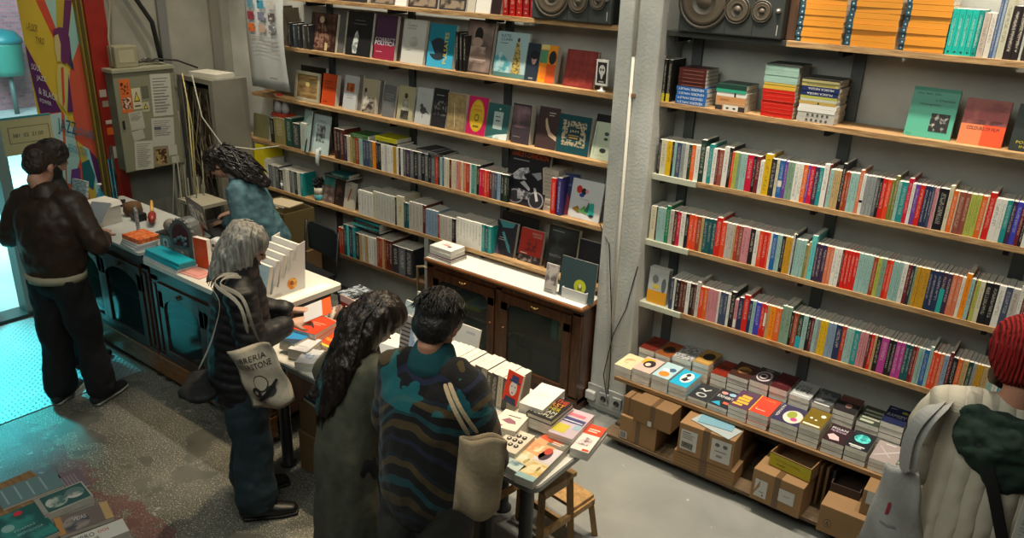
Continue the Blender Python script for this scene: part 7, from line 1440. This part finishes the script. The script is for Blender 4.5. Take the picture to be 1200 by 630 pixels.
# --- man in the red beanie
BM_ = T(-.05, 2.97, 0) @ RZ(14)
J = person('man in red knitted beanie, green hood and cream knit vest at the right edge', BM_, 1.73, lean=.05, headd=(0, .03), pitch=18, yawh=8, arms={1: ((.26, .03, 1.12), (.17, .24, 1.02)), -1: ((-.225, .06, 1.12), (-.13, .28, 1.05))}, w=1.0, skin='#c08a70', hands={1: dict(d=(-.3, .9, .0), up=(.5, 0, .8)), -1: dict(d=(.3, .9, .0), up=(-.5, 0, .8), side=-1)})
hp = J['hp']; s = J['s']
def knit(c1, sc, axis, strength=1.0, rough=.95, name='knit'):
    m, nt, b, N, L = nodes(name); b.inputs['Base Color'].default_value = (*rgb(c1), 1); b.inputs['Roughness'].default_value = rough
    tc = N.new('ShaderNodeTexCoord'); w1 = N.new('ShaderNodeTexWave'); w1.bands_direction = axis; w1.inputs['Scale'].default_value = sc; w1.inputs['Distortion'].default_value = 1.2; w1.inputs['Detail'].default_value = 2; L.new(tc.outputs['Object'], w1.inputs[0])
    w2 = N.new('ShaderNodeTexWave'); w2.bands_direction = 'Z' if axis == 'X' else 'X'; w2.inputs['Scale'].default_value = sc * 5; w2.inputs['Distortion'].default_value = 1; L.new(tc.outputs['Object'], w2.inputs[0])
    h_ = math_node(N, L, 'ADD', math_node(N, L, 'POWER', w1.outputs['Fac'], .35), math_node(N, L, 'MULTIPLY', w2.outputs['Fac'], .03))
    bp = N.new('ShaderNodeBump'); bp.inputs['Strength'].default_value = strength; bp.inputs['Distance'].default_value = .016; L.new(h_, bp.inputs['Height']); L.new(bp.outputs[0], b.inputs['Normal']); return m
RB = knit('#a3130f', 26, 'X', 1.0, name='red_knit')
be = blob('beanie', [('e', hp(0, -.012, .065), (.106 * s, .122 * s, .098 * s), J['rot'])], RB, J['root'], .007, 3, None, lambda c, n: .0025 * math.sin(math.atan2(c.y - J['hc'].y, c.x) * 44))
blob('beanie_cuff', [('c', [(*hp(0, -.012, -.005), .107 * s, .120 * s), (*hp(0, -.012, .05), .112 * s, .126 * s)])], RB, be, .007, 2, None, lambda c, n: .0028 * math.sin(math.atan2(c.y - J['hc'].y, c.x) * 44))
blob('hair', [('c', [(*hp(-.07, .0, -.02), .025, .04), (*hp(-.075, .02, -.07), .018, .03)]), ('c', [(*hp(.07, .0, -.02), .025, .04), (*hp(.075, .02, -.07), .018, .03)]), ('e', hp(0, -.075, -.045), (.06, .03, .03), J['rot']), ('c', [(*hp(-.06, .06, -.08), .022, .03), (*hp(0, .08, -.10), .03, .03), (*hp(.06, .06, -.08), .022, .03)])], hair_mat('#2c1d14', '#5a4030'), J['root'], .008, 2, (.006, (40, 40, 20), 2))
KN = knit('#bdb6a4', 6.0, 'X', .6, name='cream_rib_knit')
vest = top(J, 'knit_vest', KN, [(.80, .19, .155), (.86, .205, .17), (1.05, .215, .175), (1.25, .225, .17), (1.35, .215, .14), (1.40, .16, .10), (1.42, .10, .075)], (.1, .09, .06), wr=(.010, (8, 8, 5), 3), sleeves=False,
           extra=[('c', [(k * .10, J['L'](1.4), 1.40, .085, .09), (k * .20, J['L'](1.37), 1.385, .085, .095), (k * .235, J['L'](1.3) + .0, 1.30, .075, .085)], (0, 1, 0)) for k in (1, -1)])
top(J, 'grey_sleeves', mat('#a39d8e', .9, bump=.2), [(1.2, .15, .10), (1.36, .15, .08)], (.078, .068, .048), wr=(.012, (10, 10, 8), 9))
HG = mat('#122a20', .9, bump=.25, scale=30)
blob('green_hood', [('c', [(0, J['L'](1.30) - .155, 1.23, .10, .045), (0, J['L'](1.34) - .135, 1.31, .165, .065), (0, J['L'](1.38) - .08, 1.375, .18, .08)]), ('c', [(-.15, J['L'](1.42) + .06, 1.375, .05, .05), (-.155, J['L'](1.42) - .04, 1.39, .06, .055), (0, J['L'](1.42) - .125, 1.385, .075, .06), (.155, J['L'](1.42) - .04, 1.39, .06, .055), (.15, J['L'](1.42) + .06, 1.375, .05, .05)], (0, 0, 1))], HG, J['root'], .01, 5, (.022, (11, 11, 13), 5))
legs(J, mat('#131417', .8), tw=1.1); shoes(J, mat('#17181a', .5))
def band(name, pts, w_, t_, m, parent=None, nrm=(0, -1, 0)):
    "flat strap along points; nrm = outward direction"
    mb = MB(); P_ = [Vector(p) for p in pts]; vs = []
    for i, p in enumerate(P_):
        t = (P_[min(i + 1, len(P_) - 1)] - P_[max(i - 1, 0)]).normalized(); nn = Vector(nrm[i]) if isinstance(nrm[0], (tuple, list)) else Vector(nrm)
        nn = (nn - t * nn.dot(t)).normalized(); sd = t.cross(nn)
        vs += [p + sd * w_ / 2, p - sd * w_ / 2, p - sd * w_ / 2 + nn * t_, p + sd * w_ / 2 + nn * t_]
    fs = []
    for i in range(len(P_) - 1):
        for k in range(4): fs.append((i * 4 + k, i * 4 + (k + 1) % 4, i * 4 + 4 + (k + 1) % 4, i * 4 + 4 + k))
    fs += [(3, 2, 1, 0), tuple(len(vs) - 4 + k for k in range(4))]
    mb.add(vs, fs); o = mb.build(name, m, parent); sb = o.modifiers.new('s', 'SUBSURF'); sb.levels = 2; sb.render_levels = 2; sb.subdivision_type = 'CATMULL_CLARK'; return o
STR = mat('#0f1012', .7)
sl = thing('sling_bag', 'black sling bag worn low across the back of the man in the red beanie', 'bag', BM_)
band('strap', [(-.10, -.10, 1.385), (-.085, -.145, 1.34), (-.03, -.178, 1.22), (.03, -.188, 1.05), (.07, -.188, .97)], .042, .004, STR, sl)
band('lower_strap', [(.06, -.192, 1.0), (.13, -.175, 1.05), (.20, -.10, 1.12), (.235, -.0, 1.17)], .04, .004, STR, sl, [(0, -1, 0), (.4, -1, 0), (1, -.5, 0), (1, 0, 0)])
blob('bag_body', [('c', [(.06, -.215, .97, .035, .05), (.14, -.205, 1.0, .035, .075), (.22, -.13, 1.04, .03, .06)], (0, 1, 0))], STR, sl, .009, 4, (.01, (12, 12, 12), 2))
band('loose_end', [(.05, -.20, .97), (.045, -.205, .90), (.048, -.205, .84)], .02, .003, STR, sl)

# ------------------------------------------------------------------ bags and things in the hand
def tote(name, label, M, w_, h_, m, straps, prt=(), bulge=.035, sag=.03, twist=0, narrow=0):
    r = thing(name, label, 'bag', M)
    def f(u, v, side):      # u,v 0..1, returns point; front side faces -y
        x = (u - .5) * w_ * (1 - narrow * v); z = (v - 1) * h_ - sag * math.sin(u * PI) * (1 - v)
        e = (4 * u * (1 - u)) ** .5 * (4 * max(0, v) * (1.02 - v) if v < .5 else 1) ** .5 if 0 < u < 1 else 0
        y = side * bulge * e * (1 - .6 * v) + .012 * math.sin(u * 7 + v * 3) + .008 * math.sin(v * 11 + u * 5) + twist * (u - .5) * (1 - v)
        return Vector((x, y, z))
    nu, nv = 16, 18; mb = MB()
    for side in (-1, 1):
        vs = [f(i / nu, j / nv, side) for j in range(nv + 1) for i in range(nu + 1)]
        fs = [(j * (nu + 1) + i, j * (nu + 1) + i + 1, (j + 1) * (nu + 1) + i + 1, (j + 1) * (nu + 1) + i) for j in range(nv) for i in range(nu)]
        mb.add(vs, fs if side < 0 else [q[::-1] for q in fs], None, None, True)
    b = mb.build('bag_body', m, r)
    bm = bmesh.new(); bm.from_mesh(b.data); bmesh.ops.remove_doubles(bm, verts=bm.verts, dist=.0008); bm.to_mesh(b.data); bm.free()
    b.modifiers.new('s', 'SOLIDIFY').thickness = .003
    if prt:
        pb = MB()
        for vs, fs, mm, k in flat_shapes(prt, 1, 1):
            bm = bmesh.new(); V = [bm.verts.new((x, y, 0)) for x, y in vs]
            for q in fs:
                try: bm.faces.new([V[i] for i in q])
                except ValueError: pass
            bmesh.ops.triangulate(bm, faces=bm.faces[:]); 
            if len(bm.verts) < 400: bmesh.ops.subdivide_edges(bm, edges=bm.edges[:], cuts=1)
            bm.verts.index_update()
            pb.add([f(v.co.x, v.co.y, -1) + Vector((0, -.004 - .0008 * k, 0)) for v in bm.verts], [[v.index for v in q.verts] for q in bm.faces], mm, None, True); bm.free()
        pb.build('printed_design', None, b)
    for pts, nn in straps: band('strap', pts, .05 if narrow else (.018 if w_ < .2 else .024), .003, m, r, nn)
    return r
CAN = mat('#b9ae9a', .9, bump=.2, scale=60, var=.06)
GI = GW.inverted()
TI = (T(-3.0, 1.93, 1.10) @ RZ(24) @ RYm(-20)).inverted()
tote('tote_bag', 'off-white tote bag with black lettering and a printed drawing on the grey-haired woman\'s arm', T(-3.0, 1.93, 1.10) @ RZ(24) @ RYm(-20), .25, .31, CAN,
     [([TI @ GW @ Vector(q) for q in (GI @ aty(291, 392, 1.88), GI @ aty(287, 374, 1.85), GI @ aty(281, 350, 1.85), (.135, -.10, 1.365), (.13, -.02, 1.415), (.13, .05, 1.39))], (0, -1, .3)), ([(.06, .015, 0)] + [TI @ GW @ Vector(q) for q in (GI @ aty(297, 385, 1.90), GI @ aty(291, 365, 1.87), GI @ aty(284, 342, 1.87), (.155, -.07, 1.36), (.15, -.01, 1.41), (.145, .06, 1.385))], (0, -1, .3))],
     [('t', 'LIBRERIA', .16, .80, .62, .075, '#1d1c1c'), ('t', 'INTERSTONE', .12, .68, .74, .085, '#1d1c1c'), ('e', .5, .46, .15, .12, '#1d1c1c'), ('e', .5, .46, .135, .105, '#b9ae9a'), ('e', .36, .33, .1, .08, '#2a2826'), ('e', .66, .32, .1, .07, '#2a2826'), ('e', .36, .33, .04, .03, '#8f8676'), ('p', [(.25, .18), (.3, .16), (.6, .26), (.85, .42), (.82, .45), (.55, .32)], '#1d1c1c'), ('p', [(.22, .2), (.5, .16), (.5, .18), (.24, .23)], '#1d1c1c')], bulge=.022)
# second, black bag at her other side
bb = thing('shoulder_bag', 'black soft shoulder bag on a cream strap behind the grey-haired woman', 'bag', GW)
blob('bag_body', [('c', [(-.03, -.19, .78, .035, .08), (.05, -.205, .76, .04, .095), (.13, -.185, .77, .035, .08)], (0, 0, 1))], mat('#0d0e10', .75), bb, .01, 4, (.012, (10, 10, 10), 3))
band('strap', [(.0, -.20, .84), GI @ aty(248, 403, 1.87), GI @ aty(254, 378, 1.85), GI @ aty(262, 350, 1.85), (.11, -.11, 1.355), (.11, -.03, 1.415), (.11, .05, 1.395)], .02, .003, CAN, bb)
tote('tote_bag', 'plain beige canvas tote bag hanging from the young man\'s right shoulder', FM @ T(.33, -.13, 1.275) @ RZ(24) @ RYm(4), .17, .31, mat('#b09c7e', .9, bump=.2, scale=60, var=.08),
     [([(-.05, 0, 0), (-.07, -.01, .035), (-.09, -.01, .07), (-.115, .0, .105), (-.15, .06, .14), (-.16, .12, .13)], [(0, -1, 0), (0, -1, 0), (0, -1, .1), (0, -1, .3), (0, -.3, 1), (0, 0, 1)]), ([(-.02, .02, 0), (-.045, .01, .035), (-.07, .01, .07), (-.10, .02, .105), (-.135, .08, .14), (-.145, .13, .13)], [(0, -1, 0), (0, -1, 0), (0, -1, .1), (0, -1, .3), (0, -.3, 1), (0, 0, 1)])], bulge=.045, sag=.05, twist=.03)
tote('tote_bag', 'pale grey tote bag with a small red mark beside the cream knit vest', BM_ @ T(-.30, -.07, 1.17) @ RZ(-24) @ RYm(-3), .22, .36, mat('#a9a8a4', .9, bump=.2, scale=60, var=.06),
     [([(.01, -.02, -.01), (.01, -.035, .08), (.015, -.045, .16), (.035, -.035, .235), (.06, .01, .275), (.07, .09, .265)], (-.3, -1, .2)), ([(.03, -.0, -.01), (.03, -.025, .08), (.04, -.035, .16), (.06, -.02, .24), (.085, .03, .275), (.09, .1, .265)], (-.3, -1, .2))], [('p', [(.35, .5), (.42, .52), (.45, .66), (.38, .64)], '#a3283a'), ('r', .3, .4, .3, .02, '#8a8a88')], bulge=.03, sag=.04, twist=.05, narrow=.45)
# the leaflet she reads
lf = thing('leaflet', 'orange leaflet with white pages held open in the grey-haired woman\'s hands', 'leaflet', GW @ T(-.05, .395, 1.085) @ RZ(-6) @ RXm(-70))
MB().box(-.10, .11, 0, .0015, -.05, .10).build('orange_cover', mat('#d4521c', .5), lf); MB().box(-.095, .105, -.003, -.0012, -.05, .05).build('white_page', mat('#bcbcc0', .5), lf)
# book held by the man in the leather jacket
book(.015, .2, .14, '#8a8f92', T(-5.05, 1.95, 0) @ RZ(28) @ T(-.07, .36, 1.10) @ RXm(-50), 'grey booklet held by the man in the brown leather jacket', cat='booklet', name='booklet')
# ------------------------------------------------------------------ books in the near left corner
FZ = .72
tb = thing('near_table', 'table in the near left corner whose top is covered with books', 'table')
e1 = atz(0, 572, FZ); MB().box(-3.36, -2.56, -.1, 1.05, FZ - .03, FZ, b=.003).build('table_top', TW, tb)
for x_, y_ in ((-3.3, 0), (-2.62, 0), (-3.3, .95), (-2.62, .95)): MB().box(x_ - .03, x_ + .03, y_ - .03, y_ + .03, 0, FZ - .03).build('leg', TW, tb)
GF = 'books on the near left table'
grn = duo('#1d4a48', '#6f9a94', 22, .5, .75)
P2((53, 604), (38, 590), (112, 579), FZ + .07, .055, '#5d5a52', 'thick book with blurred green and white pictures, raised above the others, near left corner', [('r', .02, .02, .96, .96, '#2c4a48'), ('e', .45, .3, .3, .16, duo('#3f5f5c', '#a9b0a9', 20)), ('e', .5, .72, .35, .16, duo('#4a6a66', '#b5b0a6', 20))], g=GF) if False else None
def corner(bl, br, tl, z, t, c, lab, prt=None, base=None, n=0):
    o, info = lay(bl, br, tl, z, t, c, lab, prt, group=GF)
    if n: stack_under(info, z, FZ + .0005, t, n, [c], 'copy below the ' + ' '.join(lab.split(',')[0].split()[:5]), 'its pile', GF)
corner((52, 604), (111, 583), (35, 587), FZ + .062, .03, '#a9a498', 'thick pale book with green pictures, near left table', [('r', .03, .05, .94, .9, '#28504c'), ('e', .35, .45, .22, .3, duo('#4a6a64', '#aab0a4', 16)), ('e', .74, .55, .2, .28, duo('#5a6f6c', '#b9b4aa', 16)), ('r', 0, 0, .1, 1, '#8a8880')], n=1)
corner((70, 628), (134, 606), (62, 608), FZ + .035, .017, '#6b5f5a', 'book with a grey figure and orange edge, near left table', [('r', 0, .0, .12, 1, '#a97a44'), ('e', .35, .4, .25, .4, duo('#45464e', '#8a8078', 12)), ('t', 'VIDAS', .3, .5, .25, .2, '#c9c0b8'), ('r', .85, 0, .15, 1, '#b09060')], n=1)
corner((88, 646), (152, 622), (80, 631), FZ + .05, .022, '#c3bfb4', 'cream book with black and red lettering at the bottom edge, near left table', [('t', 'LIBRO', .08, .55, .35, .3, '#2a2a2a'), ('t', 'DOS', .5, .6, .2, .2, '#b03a3a'), ('t', 'NOCHE', .08, .15, .4, .28, '#2a2a2a')], n=1)
corner((8, 650), (66, 618), (-8, 609), FZ + .05, .024, '#1d5652', 'dark green book with a red sticker, near left table', [('r', .02, .02, .96, .96, duo('#1a504d', '#2a7a72', 8)), ('e', .3, .6, .12, .1, '#7aa09a'), ('e', .62, .88, .09, .06, '#c42a38'), ('t', 'ANTOLOGIA', .35, .3, .5, .06, '#8fb0aa'), ('t', 'POEMAS', .35, .42, .4, .05, '#8fb0aa')], n=1)
corner((3, 596), (78, 568), (-10, 577), FZ + .012, .011, '#5f7a7c', 'grey green book with faint stripes at the far edge, near left table', [('r', .1 + .2 * k, .1, .03, .8, '#8aa09e') for k in range(4)])
corner((-66, 618), (0, 597), (-78, 600), FZ + .02, .012, '#6a7a80', 'slate book at the left edge of the picture, near left table', None)
corner((81, 576), (106, 567), (66, 557), FZ + .012, .011, '#6f5f64', 'faded mauve book with pale stripes, near left table', [('r', .15 * k, .1, .05, .7, '#8f8488') for k in range(5)])
# books low at the right-hand edge, in front of the man in the red beanie
for i, (c, w_) in enumerate((('#b9b6ae', 'white'), ('#c0281c', 'red'), ('#a9a8a4', 'grey'))):
    q = atz(1194, 605, 1.55); q.x += .037 * i
    spine_out(q.x, 1.40, q.y, .035, .21, .15, c, f'{w_} book standing at the lower right edge of the picture', group='books at the lower right edge')
q = atz(1194, 605, 1.55)
sh_ = thing('low_bookcase', 'low wooden bookcase top at the lower right edge of the picture', 'bookcase', T(q.x - .0, q.y - .02, 0))
MB().box(0, .7, 0, .2, 1.37, 1.3995).box(0, .02, 0, .2, 0, 1.37).box(.68, .7, 0, .2, 0, 1.37).box(.02, .68, .18, .2, 0, 1.37).build('case', TW, sh_)
# ------------------------------------------------------------------ light
W = bpy.data.worlds.new('world'); S.world = W; W.use_nodes = True
bg = W.node_tree.nodes['Background']; bg.inputs[0].default_value = (*rgb('#c9cfc8'), 1); bg.inputs[1].default_value = .045
def area(name, loc, target, size, power, col='#fff1dc', sy=None, spread=180):
    l = bpy.data.lights.new(name, 'AREA'); l.shape = 'RECTANGLE' if sy else 'DISK'; l.size = size
    if sy: l.size_y = sy
    l.energy = power; l.color = rgb(col); l.spread = math.radians(spread)
    o = bpy.data.objects.new(name, l); C.objects.link(o); o.location = loc
    o.rotation_euler = (Vector(target) - Vector(loc)).to_track_quat('-Z', 'Y').to_euler(); return o
def spot(name, loc, target, power, ang=50, blend=.6, r=.04, col='#ffe9c8'):
    l = bpy.data.lights.new(name, 'SPOT'); l.energy = power; l.spot_size = math.radians(ang); l.spot_blend = blend; l.shadow_soft_size = r; l.color = rgb(col)
    o = bpy.data.objects.new(name, l); C.objects.link(o); o.location = loc
    o.rotation_euler = (Vector(target) - Vector(loc)).to_track_quat('-Z', 'Y').to_euler(); return o
for x in (-5.4, -4.4, -3.4, -1.9, -.9, .1):
    spot('shelf_lamp', (x, 3.72, 4.4), (x, 4.12, 1.2), 175, 80, .8, .05, '#fff2dc')
for x, p_ in ((-3.55, 300), (-2.7, 190), (-1.75, 260)):
    spot('table_lamp', (x, 2.95, 4.2), (x, 2.70, .75), p_, 42, .7, .05, '#ffe4ba')
spot('cabinet_lamp', (-3.0, 3.75, 4.2), (-3.0, 4.0, .8), 260, 30, .6, .05, '#ffedd2')
spot('display_lamp', (-1.6, 3.6, 4.2), (-1.6, 3.98, .5), 210, 40, .7, .05, '#fff0dc')
spot('display_lamp', (-.5, 3.6, 4.2), (-.6, 3.98, .5), 110, 45, .7, .05, '#fff0dc')
spot('corner_lamp', (-5.6, 2.9, 4.3), (-6.3, 3.6, 1.4), 90, 60, .6, .06, '#ffe9c4')
spot('corner_lamp', (-5.0, 3.0, 4.3), (-5.66, 4.08, 2.1), 60, 26, .6, .05, '#f4efe0')
area('room_fill', (-2.0, .6, 4.3), (-2.6, 3.2, .8), 3.2, 85, '#e6e8dc', 2.2)
spot('daylight', (-9.2, 1.9, 4.2), (-6.0, 1.5, 0), 3000, 24, .7, .25, '#35e6ee')
area('street_fill', (-10.2, 3.0, 4.0), (-10.4, 3.2, 0), 4.0, 620, '#a6f2f4', spread=110)  # unseen area light added over the street, standing in for daylight
area('street_fill', (-13.0, 4.0, 3.6), (-16.0, 5.0, 1.5), 3.0, 260, '#c6f0f4', spread=140)  # second unseen area light, added to brighten the brick facade
S.view_settings.view_transform = 'Standard'; S.view_settings.look = 'None'; S.view_settings.exposure = .12; S.view_settings.gamma = 1
S.view_settings.use_curve_mapping = False
